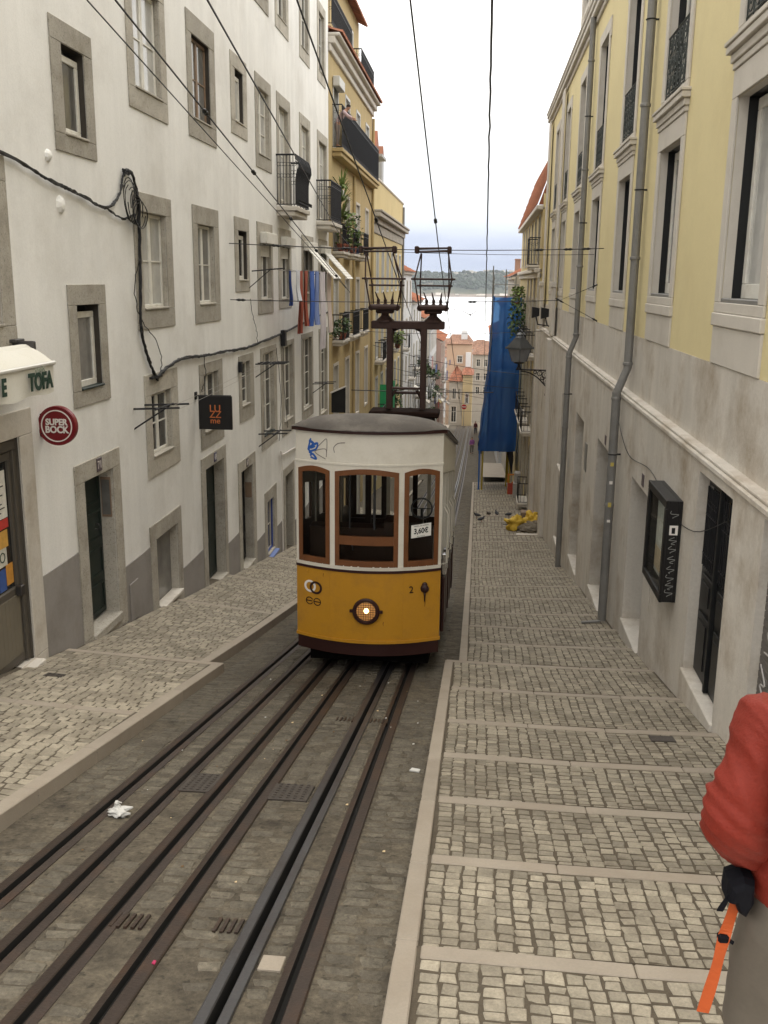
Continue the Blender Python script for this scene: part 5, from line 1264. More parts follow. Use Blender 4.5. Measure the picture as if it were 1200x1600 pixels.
# street lamp on a scrolled bracket
lm = thing('street_lamp', 'old glazed street lantern on a scrolled iron bracket fixed to the right wall', 'street lamp', (1.57, 38, -3.4))
b = MB(); b.tube([(2.75, 38, -3.32), (1.45, 38, -3.30)], .028, 6); b.tube([(2.72, 38, -2.95), (2.72, 38, -4.15)], .025, 6)
b.tube(path([(1.62, 38, -3.36), (1.95, 38, -3.42), (2.3, 38, -3.62), (2.6, 38, -3.92), (2.72, 38, -4.0)], 5), .024, 6)
for (cx, cz, r) in ((2.56, -3.48, .11), (2.36, -3.44, .09), (2.60, -3.72, .10), (2.18, -3.40, .06), (2.45, -3.62, .06), (2.64, -3.88, .05)): b.torus((cx, 38, cz), r, .016, 'Y', 12, 5); b.torus((cx + .02, 38, cz - .01), r * .5, .012, 'Y', 9, 4)
b.torus((2.66, 38, -4.25), .08, .012, 'Y', 10, 4, 1.5, 5.5); b.torus((2.68, 38, -2.88), .06, .012, 'Y', 10, 4, -1, 3.6); b.build('scroll_bracket', IRON, lm)
LG = mat('lamp_metal', (.10, .105, .11), .4, .1, 5, metal=.5)
def frustum(b, c, z0, r0, z1, r1, n=4):
    return b.lathe((c[0], c[1], 0), [(r0, z0), (r1, z1)], n)
b = MB(); cx = 1.55
b.lathe((cx, 38, 0), [(.10, -3.28), (.06, -3.2), (.05, -3.1), (.20, -3.06), (.22, -3.02)], 10); b.build('stem', IRON, lm)
b = MB(); frustum(b, (cx, 38), -3.0, .27, -2.50, .43); b.build('lantern_glass', mat('lantern_glass', (.17, .18, .20), .12, .2, 4, spec=.7), lm).rotation_euler = (0, 0, 0)
b = MB(); frustum(b, (cx, 38), -2.52, .52, -2.46, .52); frustum(b, (cx, 38), -2.46, .50, -2.10, .20); b.lathe((cx, 38, 0), [(.20, -2.10), (.14, -2.02), (.16, -1.99), (.10, -1.93), (.02, -1.90)], 8)
for k in range(4):
    a = math.pi / 2 * k; b.tube([(cx + .275 * math.cos(a), 38 + .275 * math.sin(a), -3.0), (cx + .435 * math.cos(a), 38 + .435 * math.sin(a), -2.5)], .018, 5); b.lathe((cx + .52 * math.cos(a), 38 + .52 * math.sin(a), -2.52), [(.03, 0), (.035, .04), (.02, .08)], 6)
b.build('hood', LG, lm)
fl = thing('floodlight', 'pair of black box floodlights on the right wall below the span wire', 'floodlight', (2.4, 40.5, -1.5))
for k, (x, y) in enumerate(((2.25, 40.8), (2.58, 40.0))):
    b = MB(); b.prism([(x - .16, y - .2, -1.45), (x + .14, y - .2, -1.36), (x + .14, y - .2, -1.05), (x - .16, y - .2, -1.0)], (.0, .45, 0)); b.build('lamp_head', BLK, fl)
    b = MB(); b.tube([(x, y, -1.3), (x + .1, y, -1.7), (2.78, y, -1.75)], .03, 6); b.build('arm', IRON, fl)
# ------------------------------------------------------------------ simple houses further down the street
class G(F):
    """facade facing the camera in the plane y = Y"""
    def __init__(s, Y): s.Y = Y
    def p(s, u, z, d=0.0): return (u, s.Y - d, z)
    def box(s, b, u0, u1, z0, z1, d0, d1, c=None):
        if c: b.bbox(u0, u1, s.Y - d0, s.Y - d1, z0, z1, c)
        else: b.box(u0, u1, s.Y - d0, s.Y - d1, z0, z1)
        return b
SHUTG = mat('green_shutter', (.04, .10, .06), .6, .1, 4); SHUTW = mat('white_shutter', (.55, .55, .53), .6, .06, 4)
def fwin(Fc, bld, u0, u1, z0, z1, sur=LIME2, kind='sash', e=.12, proud=.03):
    w = opening(Fc, bld, 'window', (u0, u1, z0, z1), .18, sur)
    b = MB(); ring(Fc, b, (u0 - e, u1 + e, z0 - e, z1 + e), (u0, u1, z0, z1), .001, proud); b.build('stone_surround', sur, w)
    if kind == 'sash':
        um = (u0 + u1) / 2
        b = MB(); ring(Fc, b, (u0 + .01, u1 - .01, z0 + .01, z1 - .01), (u0 + .08, u1 - .08, z0 + .08, z1 - .08), -.15, -.10); Fc.box(b, um - .03, um + .03, z0 + .082, z1 - .082, -.15, -.105); Fc.box(b, u0 + .08, u1 - .08, z0 + (z1 - z0) * .66 - .02, z0 + (z1 - z0) * .66 + .02, -.147, -.106); b.build('sash', WOODW, w)
        b = MB(); Fc.box(b, u0 + .07, u1 - .07, z0 + .07, z1 - .07, -.14, -.13); b.build('pane', PANE, w)
    else:
        b = MB(); n = max(5, int((z1 - z0) / .12))
        for k in range(n): Fc.box(b, u0 + .01, u1 - .01, z0 + .01 + (z1 - z0 - .02) * k / n, z0 + .01 + (z1 - z0 - .02) * (k + .88) / n, -.12, -.08)
        b.build('shutter', SHUTW if kind == 'white' else SHUTG, w)
    return w
def tile_roof(par, c0, c1, c2, c3, step=.22, name='roof', m=TILE, single=0):
    """ridged tile slope: c0,c1 eave ends, c2,c3 ridge ends (c2 above c1)"""
    c0, c1, c2, c3 = map(Vector, (c0, c1, c2, c3)); n = max(2, int((c1 - c0).length / step)); m_ = max(2, int((c3 - c0).length / .45))
    nr = (c1 - c0).cross(c3 - c0).normalized()
    if nr.z < 0: nr = -nr
    b = MB()
    for i in range(n):
        for j in range(m_):
            t0, t1 = i / n, (i + 1) / n; s0, s1 = j / m_, (j + 1.12) / m_
            P = lambda t, s: c0.lerp(c1, t).lerp(c3.lerp(c2, t), min(s, 1))
            tm = (t0 + t1) / 2; h = .07; q = [P(t0, s0), P(tm, s0) + nr * (h + .025), P(t1, s0), P(t0, s1) - nr * .01, P(tm, s1) + nr * h * .8, P(t1, s1) - nr * .01]
            b.add(q, [(0, 1, 4, 3), (1, 2, 5, 4), (0, 2, 1)])
    o = b.build(name, m, par, fix=False); return o
def balcony(bld, Fc, u0, u1, z, d, h=1.0, curls=False, m=IRON, pitch=.14):
    bs = slabm(Fc, u0, u1, z, d, .22).build('balcony', LIME2, bld); b = MB(); railing(b, Fc, u0 + .04, u1 - .04, z, z + h, d - .05, pitch, .012, 0, curls); b.build('railing', m, bs); return bs
# yellow building with long balcony (left)
Y2 = thing('ochre_building', 'ochre yellow building with long iron balcony and potted plants past the white one', 'building', (XL, 45, zr(45)))
w2 = [(38.6, 39.8), (42.0, 43.2), (45.6, 46.8), (49.2, 50.4)]
rows2 = [(4.95, 7.2), (1.2, 3.3), (-2.2, .0), (-6.2, -3.4)]
b = wall_mesh(FL, 37.45, 52, -13.5, 8.25, [(a, c, z0, z1) for a, c in w2 for z0, z1 in rows2]); b.build('wall', OCHRE, Y2)
for (z0, z1, d) in ((8.0, 8.25, .1), (8.252, 8.5, .25), (8.502, 8.62, .42)): b = MB(); FL.box(b, 37.45, 52.1, z0, z1, -.1, d, .03); b.build('cornice', LIME2, Y2)
tile_roof(Y2, (XL + .5, 37.5, 8.63), (XL + .5, 52.1, 8.63), (XL - .4, 52.1, 8.9), (XL - .4, 37.5, 8.9))
FAt = F(-6.4, 1); b = wall_mesh(FAt, 37.5, 51.6, 8.6, 12.2, [(40, 41.2, 9, 11.2), (44, 45.2, 9, 11.2), (48, 49.2, 9, 11.2)]); b.build('attic_wall', OCHRE, Y2)
for u_ in (40, 44, 48): fwin(FAt, Y2, u_, u_ + 1.2, 9, 11.2, SHUTW)
tile_roof(Y2, (-6.0, 37.5, 12.1), (-6.0, 51.8, 12.1), (-9, 51.8, 13.6), (-9, 37.5, 13.6))
for (u0, u1) in ((37.6, 43.2), (46.5, 51.7)):
    b = MB(); railing(b, FL, u0, u1, 8.9, 10.0, .1, .13, .013, 0, True, d0=-.55); b.build('attic_railing', IRON, Y2)
for a, c in w2:
    for k, (z0, z1) in enumerate(rows2): fwin(FL, Y2, a, c, z0, z1, LIME2 if k else SHUTW, 'white' if (k == 2 and a < 40) or (k == 1 and a > 45) else 'sash')
bl = slabm(FL, 38.3, 51.9, 4.82, .42, .30).build('long_balcony', OCHRE, Y2)
b = MB(); railing(b, FL, 38.4, 51.8, 4.82, 6.35, .36, .13, .011, 0, True); b.build('railing', IRON, bl)
b = MB(); FL.box(b, 39.0, 51.6, 5.15, 6.2, .33, .34); b.build('screen_net', mat('dark_green_screen', (.018, .034, .048), .8, .1, 3), bl)
for (u0, u1, z) in ((38.3, 40.2, 1.05), (41.6, 43.6, 1.05), (45.2, 47.2, 1.05), (38.3, 40.3, -2.35), (41.6, 43.8, -2.35), (45.2, 47.4, -2.35)): balcony(Y2, FL, u0, u1, z, .45, 1.0)
b = MB(); b.tube([(XL + .07, 52.0, 7.9), (XL + .07, 52.0, zr(52))], .07, 8); b.tube([(XL + .07, 44.4, 4.4), (XL + .07, 44.4, zr(44.4) + .4)], .06, 8); b.build('downpipe', OCHRE, Y2)
for (u0, z) in ((38.55, 3.05), (38.5, 7.0)): b = MB(); FL.box(b, u0 - .1, u0 + 1.35, z, z + .35, .02, .28, .02); b.build('shutter_box', SHUTW, Y2)
sb = thing('shop_sign', 'small dark slanted sign board at the end of the white wall', 'sign', FL.p(37.9, -4.2))
b = MB(); b.prism([FL.p(37.7, -4.35, .05), FL.p(37.7, -4.1, .6), FL.p(37.7, -5.1, .6), FL.p(37.7, -5.1, .05)], (0, .1, 0)); b.build('board', BLK, sb); b = MB(); b.tube([FL.p(37.68, -4.32, .02), FL.p(37.68, -4.06, .63)], .03, 5); b.build('white_edge', LETW, sb)
# third, yellow with a heavy cornice
Y3 = thing('corner_building', 'yellow building with heavy stone cornice and grey dormer beyond the ochre one', 'building', (XL, 62, zr(62)))
w3 = [(54 + 3.0 * k, 55.1 + 3.0 * k) for k in range(6)]; r3 = [(-.6, 1.6), (-4.2, -1.8), (-7.8, -5.4), (-11.2, -9.0)]
FL3 = F(XL + .05, 1)
b = wall_mesh(FL3, 52.1, 72, -17, 5.2, [(a, c, z0, z1) for a, c in w3 for z0, z1 in r3]); b.build('wall', mat('light_ochre_plaster', (.54, .44, .225), .9, .06, .6, .04, 30, .1, 40, dirt=(.42, .32, .16), damt=.4, dscale=.5), Y3)
for (z0, z1, d, mm) in ((2.4, 2.9, .06, LIME), (2.902, 3.2, .18, LIME), (3.202, 3.42, .42, LIME), (3.422, 3.55, .5, LIME), (5.2, 5.34, .06, LIME2)): b = MB(); FL3.box(b, 52.1, 72.1, z0, z1, -.1, d, .03); b.build('cornice', mm, Y3)
for a, c in w3:
    for k, (z0, z1) in enumerate(r3): fwin(FL3, Y3, a, c, z0, z1, SHUTW, 'white' if (k + int(a)) % 3 == 0 else 'sash')
for (u0, u1, z) in ((53.6, 55.6, -4.35), (56.6, 58.6, -4.35), (53.6, 55.5, -7.95), (62.6, 64.6, -4.35), (59.6, 61.6, -7.95)): balcony(Y3, FL3, u0, u1, z, .5, 1.0)
b = MB(); b.tube([(XL + .12, 71.6, 5.0), (XL + .12, 71.6, -16)], .09, 8); b.build('downpipe', ZINC, Y3)
dm = MB(); dm.box(XL - 1.6, XL - .3, 56.5, 58.2, 5.3, 7.2); dm.box(XL - 1.7, XL + .1, 56.2, 58.6, 6.6, 6.75); dm.box(XL - 1.6, XL - .3, 60, 61.2, 5.3, 7.0); dm.build('dormer', PLASTG, Y3)
b = MB(); b.prism([(XL - .28, 56.5, 7.2), (XL - .28, 58.2, 7.2), (XL - .28, 57.35, 8.1)], (-1.4, 0, 0)); b.prism([(XL - .28, 60, 7.0), (XL - .28, 61.2, 7.0), (XL - .28, 60.6, 7.7)], (-1.4, 0, 0)); b.build('dormer_roof', TILE, Y3)
b = MB(); b.box(XL - .299, XL - .29, 56.8, 57.9, 5.5, 6.5); b.build('pane', PANE, Y3)
gt = thing('green_tarpaulin', 'bright green tarpaulin wrapped round a balcony behind the tram mast', 'tarpaulin', (XL + .5, 58, -7.6))
b = MB(); b.grid(lambda i, j: (XL + .72 + .03 * math.sin(i * 1.4), 56.2 + 2.6 * i / 10, -5.9 - 2.5 * j / 6 + .03 * math.sin(i)), 10, 6); b.grid(lambda i, j: (XL + .1 + .62 * i / 4, 56.19, -5.9 - 2.5 * j / 6), 4, 6); b.build('sheet', mat('green_tarp', (.03, .33, .13), .5, .1, 4), gt)
# houses stepping down
def lhouse(u0, u1, zt, mm, lab, X=XL, rows=4, roofm=TILE, kind='sash', name='terraced_house', bal=(), e=1, Fs=1):
    Fc = F(X, Fs); t = thing(name, lab, 'house', (X, (u0 + u1) / 2, zr((u0 + u1) / 2)))
    zb = zr(u1) - 1.5; n = max(1, int((u1 - u0) / 3.0)); cs = [(u0 + (u1 - u0) * (k + .5) / n - .5, u0 + (u1 - u0) * (k + .5) / n + .5) for k in range(n)]
    rs_ = [(zt - 2.6 - 2.9 * k, zt - .7 - 2.9 * k) for k in range(rows) if zt - 2.6 - 2.9 * k > zr(u1) + .3]
    b = wall_mesh(Fc, u0, u1, zb, zt, [(a, c, z0, z1) for a, c in cs for z0, z1 in rs_]); b.build('wall', mm, t)
    b = MB(); Fc.box(b, u0 - .02, u1 + .02, zt - .18, zt + .02, -.1, .22, .03); b.build('eave', LIME2, t)
    tile_roof(t, Fc.p(u0 - .1, zt + .03, .35), Fc.p(u1 + .1, zt + .03, .35), Fc.p(u1 + .1, zt + 1.7, -3.0), Fc.p(u0 - .1, zt + 1.7, -3.0), .26, m=roofm)
    b = MB(); b.prism([Fc.p(u0, zt, 0), Fc.p(u0, zt + 1.7, -3.0), Fc.p(u0, zt, -6)], (0, .3, 0)); b.prism([Fc.p(u1 - .3, zt, 0), Fc.p(u1 - .3, zt + 1.7, -3.0), Fc.p(u1 - .3, zt, -6)], (0, .3, 0)); b.build('gable', mm, t)
    for i, (a, c) in enumerate(cs):
        for k, (z0, z1) in enumerate(rs_):
            fwin(Fc, t, a, c, z0, z1, LIME2, ('sash', 'white', 'sash', 'green')[(i + 2 * k + int(u0)) % 4] if kind == 'mix' else kind)
            if (i, k) in bal: balcony(t, Fc, a - .4, c + .4, z0 - .1, .55, 1.0, False, IRON, .18)
    return t
WH2 = mat('cool_white_plaster', (.62, .62, .62), .9, .06, .8, .03, 30, .08, 40, dirt=(.45, .45, .44), damt=.4, dscale=.6)
PINK = mat('pink_plaster', (.46, .32, .27), .9, .08, .8, .03, 30, .08, 40, dirt=(.4, .25, .2), damt=.4, dscale=.6)
ORN = mat('orange_plaster', (.46, .33, .235), .9, .08, .8, .03, 30, .08, 40, dirt=(.5, .32, .2), damt=.4, dscale=.6)
GRY = mat('grey_beige_plaster', (.40, .37, .32), .9, .08, .8, .03, 30, .08, 40, dirt=(.28, .26, .22), damt=.5, dscale=.5)
lhouse(72.2, 83, .6, WH2, 'white house with red tiled roof seen between the tram collectors', bal=((0, 1), (2, 2)))
lhouse(83.1, 95, -1.8, WH2, 'whitewashed terraced house with balconies right behind the tram mast', X=XL + .1, kind='mix', rows=6, bal=((0, 1), (1, 2), (2, 1), (3, 3), (0, 3)))
lhouse(95.1, 110, -3.6, GRY, 'grey house with crowded balconies and plants further down the left side', X=XL + .15, kind='mix', rows=6, bal=((0, 1), (1, 1), (2, 2), (3, 1), (0, 3), (2, 4)))
lhouse(110.1, 126, -5.2, WH2, 'pale terraced house with dark balconies far down the left side', X=XL + .3, kind='mix', rows=6, bal=((0, 1), (1, 2), (2, 1), (3, 2), (0, 3)))
lhouse(126.1, 141, -7.6, PINK, 'pink house with small tiled roof at the lower left end of the street', X=XL + .9, kind='mix', rows=5, bal=((1, 1), (3, 2)))
# end of the street
def ghouse(Y, x0, x1, zb, zt, mm, lab, wins_, roof=None, name='town_house', roofm=TILEF, dep=9):
    Gc = G(Y); t = thing(name, lab, 'house', ((x0 + x1) / 2, Y, zb))
    b = wall_mesh(Gc, x0, x1, zb, zt, wins_) if False else MB()
    us = sorted({x0, x1, *[q for h in wins_ for q in h[:2]]}); zs_ = sorted({zb, zt, *[q for h in wins_ for q in h[2:4]]})
    for i in range(len(us) - 1):
        for j in range(len(zs_) - 1):
            cu, cz = (us[i] + us[i + 1]) / 2, (zs_[j] + zs_[j + 1]) / 2
            if any(h[0] < cu < h[1] and h[2] < cz < h[3] for h in wins_): continue
            b.add([Gc.p(us[i], zs_[j]), Gc.p(us[i + 1], zs_[j]), Gc.p(us[i + 1], zs_[j + 1]), Gc.p(us[i], zs_[j + 1])], [(0, 1, 2, 3)])
    for u_ in (x0, x1): b.add([Gc.p(u_, zb), Gc.p(u_, zt), Gc.p(u_, zt, -dep), Gc.p(u_, zb, -dep)], [(0, 1, 2, 3)])
    b.add([Gc.p(x0, zb, -dep), Gc.p(x1, zb, -dep), Gc.p(x1, zt, -dep), Gc.p(x0, zt, -dep)], [(0, 1, 2, 3)])
    b.build('wall', mm, t)
    for h in wins_: fwin(Gc, t, *h, LIME2, 'sash', .10)
    if roof:
        xm = (x0 + x1) / 2; q = roof
        tile_roof(t, (x0 - .2, Y - .25, zt), (x1 + .2, Y - .25, zt), (x1 - q * .5, Y + dep / 2, zt + q), (x0 + q * .5, Y + dep / 2, zt + q), .3, m=roofm)
        b = MB(); b.add([(x0 - .2, Y - .25, zt), (x0 + q * .5, Y + dep / 2, zt + q), (x0 - .2, Y + dep + .2, zt)], [(0, 1, 2)]); b.add([(x1 + .2, Y - .25, zt), (x1 - q * .5, Y + dep / 2, zt + q), (x1 + .2, Y + dep + .2, zt)], [(0, 1, 2)]); b.add([(x0 - .2, Y + dep + .2, zt), (x1 + .2, Y + dep + .2, zt), (x1 - q * .5, Y + dep / 2, zt + q), (x0 + q * .5, Y + dep / 2, zt + q)], [(0, 1, 2, 3)]); b.build('hip', roofm, t)
    return t
t = ghouse(160, -5.2, -1.15, -24, -10.0, ORN, 'tall orange house with a white chimney at the end of the street', [(-3.45, -2.65, -13.0, -11.9)], 1.3)
b = MB(); b.bbox(-2.95, -1.95, 162, 163, -11, -8.0, .05); b.lathe((-2.45, 162.5, -8.0), [(.5, 0), (.42, .25), (.2, .42)], 10); b.build('chimney', WH2, t)
b = MB(); b.box(-2.1, -1.25, 159.2, 160, -15.6, -11.3); b.build('white_stair_tower', WH2, t)
t = ghouse(151, -4.4, -2.35, -22.4, -15.1, GRY, 'low grey house with tiled roof facing up the street', [(-3.9, -3.3, -17.9, -16.2), (-3.0, -2.6, -17.9, -16.2), (-4.0, -3.2, -21.5, -19.0)], 2.0, roofm=TILE)
YLIT = mat('light_yellow_plaster', (.54, .44, .26), .9, .06, .8, .03, 30, .08, 40)
t = ghouse(149, -2.3, -.85, -22.4, -13.9, YLIT, 'narrow light yellow house front at the foot of the street', [(-1.85, -1.35, -18.3, -16.8)], .8, roofm=TILE)
t = ghouse(172, -1.0, 3.2, -25, -12.5, GRY, 'long grey beige apartment block behind the lower street', [(-.4 + 1.3 * k, .3 + 1.3 * k, -14.6 - 2.4 * r, -13.3 - 2.4 * r) for k in range(3) for r in range(3)], 1.4)
for k, (Y, x0, x1, zt, q, mm, lab) in enumerate(((235, -14, -6.5, -16.0, 2.2, WH2, 'distant white house with brown hipped roof by the river at the left'), (240, -6, -1.5, -16.3, 2.3, ORN, 'distant house with pointed brown roof beside the white chimney'), (262, -1.8, 2.4, -17.6, 2.2, GRY, 'distant house with brown roof below the hanging cable'), (250, 2.2, 8, -16.2, 2.0, WH2, 'distant white house with flat topped roof near the blue net'), (205, -12, -5.2, -13.5, 1.6, PINK, 'distant pink house with tiled roof by the water'), (300, -9, 6, -21.2, 1.5, GRY, 'long low grey roofed warehouse on the river bank'))):
    ghouse(Y, x0, x1, -36, zt, mm, lab, [(x0 + .8 + 1.7 * i, x0 + 1.6 + 1.7 * i, zt - 2.4, zt - .9) for i in range(max(1, int((x1 - x0 - 1) / 1.7)))], q, 'distant_house')
rr = random.Random(4)
for k in range(12):
    Y = 185 + k * 9 + rr.uniform(-3, 3); x0 = rr.uniform(-11, 3.5); w_ = rr.uniform(3, 5.5); zt = -13.2 - (Y - 185) * .052 + rr.uniform(-1.0, .4)
    t = ghouse(Y, x0, x0 + w_, -36, zt, (WH2, GRY, ORN, PINK)[k % 4], 'small %s house with tiled roof in the lower town beyond the end of the street' % ('white', 'grey', 'orange', 'pink')[k % 4], [(x0 + .6, x0 + 1.3, zt - 2.0, zt - .8), (x0 + 1.8, x0 + 2.5, zt - 2.0, zt - .8)], rr.uniform(1.0, 1.8), 'town_house', dep=7); t['group'] = 'rooftops of the lower town'
rp_ = random.Random(8)
for k in range(7):
    y = 17 + k * 2.3 + rp_.uniform(-.5, .5); z = zr(y) + rp_.uniform(1.2, 4); w_, h_ = rp_.uniform(.3, .8), rp_.uniform(.25, .7)
    if any(q[0] - .2 < y + w_ and y < q[1] + .2 for q in lo.values()): continue
    pts = [FD.p(y + w_ * (.5 + .5 * math.cos(a) * rp_.uniform(.7, 1.05)), z + h_ * (.5 + .5 * math.sin(a) * rp_.uniform(.7, 1.05)), .0) for a in [q * math.pi / 5 for q in range(10)]]
    b = MB(); b.prism(pts, (-.004, 0, 0)); b.build('plaster_patch', mat('fresh_plaster', (.46, .44, .40), .9, .08, 3, .06, 30, .2, 40), Rb)
# right side beyond the yellow building
FR2 = F(2.70, -1)
R2 = thing('old_house', 'old yellow house with steep red roof and iron balcony beyond the yellow building', 'building', (2.7, 58, zr(58)))
w4 = [(48.2 + 3.4 * k, 49.3 + 3.4 * k) for k in range(6)]; r4 = [(.9, 3.0), (-3.3, -.9), (-7.0, -4.6), (-10.6, -8.2)]
b = wall_mesh(FR2, 46.72, 69.5, -16, 3.3, [(a, c, z0, z1) for a, c in w4 for z0, z1 in r4]); b.build('wall', mat('faded_yellow_plaster', (.50, .41, .22), .9, .08, .6, .04, 30, .1, 40, dirt=(.30, .23, .13), damt=.5, dscale=.7, streak=.1), R2)
for (z0, z1, d) in ((.15, .4, .12), (.402, .6, .25), (3.2, 3.4, .3)): b = MB(); FR2.box(b, 46.72, 69.6, z0, z1, -.1, d, .03); b.build('cornice', LIME2, R2)
for a, c in w4:
    for k, (z0, z1) in enumerate(r4): fwin(FR2, R2, a, c, z0, z1, LIME, 'green' if (k + int(a)) % 3 == 0 else 'sash')
tile_roof(R2, (2.45, 46.9, 3.45), (2.45, 69.5, 3.45), (3.55, 69.5, 6.6), (3.55, 46.9, 6.6), .24, single=0)
b = MB(); b.prism([(2.5, 46.75, 3.42), (3.6, 46.75, 6.75), (3.75, 46.75, 6.75), (3.75, 46.75, 3.42)], (0, .12, 0)); b.build('roof_edge', TILE, R2)
b = MB(); b.box(2.705, 3.7, 46.71, 46.8, 3.3, 3.9); b.build('gable_wall', YELLOW, R2)
for (u0, u1, z) in ((47.6, 49.6, .75), (47.7, 49.8, -3.5), (51.0, 53.3, -3.5), (47.7, 49.8, -7.2), (51.0, 53.3, -7.2), (47.8, 49.6, -10.8), (54.5, 56.6, -3.5), (54.5, 56.6, -7.2)): balcony(R2, FR2, u0, u1, z, .55, 1.25 if z > 0 else 1.0, z > 0)
for u_ in (46.75, 50.2, 53.6, 57): b = MB(); FR2.box(b, u_, u_ + .4, -15, .14, -.02, .09, .01); b.build('pilaster', LIME, R2)
lhouse(72, 88, .3, GRY, 'grey house behind the top of the blue net', X=2.35, Fs=-1, kind='mix', name='grey_house', bal=((0, 1), (2, 1)))
lhouse(88.2, 110, -2.2, WH2, 'white house far down the right side beyond the blue net', X=2.1, Fs=-1, kind='mix', rows=6, bal=((1, 1), (3, 2)))
lhouse(110.2, 146, -6.5, GRY, 'long shaded house closing the right side of the lower street', X=1.6, Fs=-1, kind='mix', rows=5, bal=((1, 1), (3, 1)))
ck = thing('chimney_stack', 'tall thin brown chimney stack rising behind the blue net', 'chimney', (4.5, 118, -6)); b = MB(); b.tube([(4.25, 120, -8), (4.25, 120, 2.6)], [.42, .34], 10); b.build('shaft', TILEF, ck); b = MB(); b.torus((4.25, 120, 2.5), .36, .06, 'Z', 12, 5); b.build('rim', TILEF, ck)
# ------------------------------------------------------------------ scaffold wrapped in blue net
sc = thing('scaffold', 'scaffold wrapped in bright blue netting standing on the right pavement', 'scaffolding', (1.5, 63, zr(63)))
NET = bpy.data.materials.new('blue_net'); NET.use_nodes = True; t = NET.node_tree; n_ = t.nodes.new; pb = t.nodes['Principled BSDF']; pb.inputs['Base Color'].default_value = (.005, .045, .20, 1); pb.inputs['Roughness'].default_value = .6
tl = n_('ShaderNodeBsdfTranslucent'); tl.inputs[0].default_value = (.02, .20, .62, 1); mxx = n_('ShaderNodeMixShader'); mxx.inputs[0].default_value = .38; t.links.new(pb.outputs[0], mxx.inputs[1]); t.links.new(tl.outputs[0], mxx.inputs[2])
tp = n_('ShaderNodeBsdfTransparent'); tp.inputs[0].default_value = (.30, .60, 1, 1); mx2 = n_('ShaderNodeMixShader'); mx2.inputs[0].default_value = .13; t.links.new(mxx.outputs[0], mx2.inputs[1]); t.links.new(tp.outputs[0], mx2.inputs[2]); t.links.new(mx2.outputs[0], t.nodes['Material Output'].inputs[0])
zt_, zb_ = -.95, -10.45
def net_left(i, j, n=18, m_=40):
    s, q = i / n, j / m_; z = zt_ + (zb_ - zt_) * q; y = 61 + 6.2 * s
    x = .82 - .62 * max(0, (q - .45) / .55) ** 1.3 - .14 * math.sin(q * 3.1) + .05 * math.sin(s * 14 + q * 5) + .03 * math.sin(q * 31 + s * 4); return (x, y, z)
def net_front(i, j, n=16, m_=40):
    s, q = i / n, j / m_; z = zt_ + (zb_ - zt_) * q; x0 = net_left(0, j)[0]; x1 = 2.52 - .12 * max(0, q - .8)
    return (x0 + (x1 - x0) * s, 61 - .10 * math.sin(s * 3.14) + .06 * math.sin(s * 11 + q * 3) * (.4 + q) + .04 * math.sin(q * 23), z)
b = MB(); b.grid(net_left, 18, 40); b.build('net', NET, sc, smooth=True, fix=False)
b = MB(); b.grid(net_front, 16, 40); b.build('net', NET, sc, smooth=True, fix=False)
b = MB(); b.grid(lambda i, j: (2.0 + .35 * i / 6 + .05 * math.sin(j), 60.96 + .05 * math.sin(i), -10.45 - 1.7 * (j / 6) * (i / 6)), 6, 6); b.grid(lambda i, j: (2.36, 61 + 5 * i / 6, -10.4 - 1.6 * j / 6), 6, 6); b.build('torn_net', mat('black_net', (.012, .012, .014), .9, .1, 3), sc, fix=False)
PY = mat('yellow_prop', (.40, .29, .04), .5, .15, 6, .1, 30)
for (x, y, top, mm) in ((.72, 61.2, .9, ZINC), (1.5, 61.2, .7, ZINC), (2.3, 61.2, -.9, ZINC), (.85, 67, .3, ZINC), (2.3, 67, .3, ZINC)):
    b = MB(); b.tube([(x, y, zb_ - .1), (x, y, top)], .035, 6); b.build('pole', mm, sc)
for (x, y) in ((.45, 61.0), (2.05, 63.5), (.5, 66.8), (2.25, 66.8), (2.2, 61.3)):
    b = MB(); b.tube([(x, y, zr(y) + .05), (x, y, zb_ + .1)], .055, 7); b.box(x - .1, x + .1, y - .1, y + .1, zr(y) + .03, zr(y) + .07); b.build('prop', PY, sc)
b = MB()
for z in (-.2, -.9, -3, -5.2, -7.4, -9.8): b.tube([(.85, 61.3, z), (2.3, 61.3, z)], .03, 5); b.tube([(.88, 61.3, z), (.88, 67, z)], .03, 5)
b.build('crossbar', ZINC, sc)
for z in (-5.3, -9.9): b = MB(); b.box(.95, 2.3, 61.4, 67, z, z + .06); b.build('deck', mat('scaffold_board', (.16, .11, .07), .8, .2, 3), sc)
tag(MB().tube([(.25, 60.7, zr(60) + 0), (.25, 60.9, -10.4)], .05, 6).build('blue_tie', mat('blue_rope', (.03, .12, .40), .6, .1, 4)), 'blue hanging strip at the foot of the netted scaffold', 'strap')
# clutter by the right wall
t = thing('trestle', 'orange and red wooden trestle under the scaffold against the wall', 'trestle', (2.3, 57.5, surfR(2.3, 57.5)))
b = MB(); z = surfR(2.3, 57.5)
for x in (2.0, 2.62):
    b.tube([(x, 57.3, z), (x, 57.5, z + 1.3)], .04, 5); b.tube([(x, 57.7, z), (x, 57.5, z + 1.3)], .04, 5)
b.tube([(2.0, 57.5, z + 1.2), (2.62, 57.5, z + 1.25)], .05, 5); b.tube([(2.0, 57.4, z + .5), (2.62, 57.4, z + 1.15)], .04, 5); b.build('frame', mat('orange_wood', (.48, .17, .03), .6, .1, 4), t)
b = MB(); b.bbox(1.98, 2.64, 57.2, 57.28, z + .05, z + .75, .01); b.build('red_board', mat('red_board', (.35, .05, .03), .6, .1, 4), t)
sackm = [mat('yellow_sack', (.55, .36, .04), .6, .15, 6, .1, 20, .2, 10), mat('grey_rubble_sack', (.16, .135, .10), .9, .25, 8, .15, 30, .3, 20)]
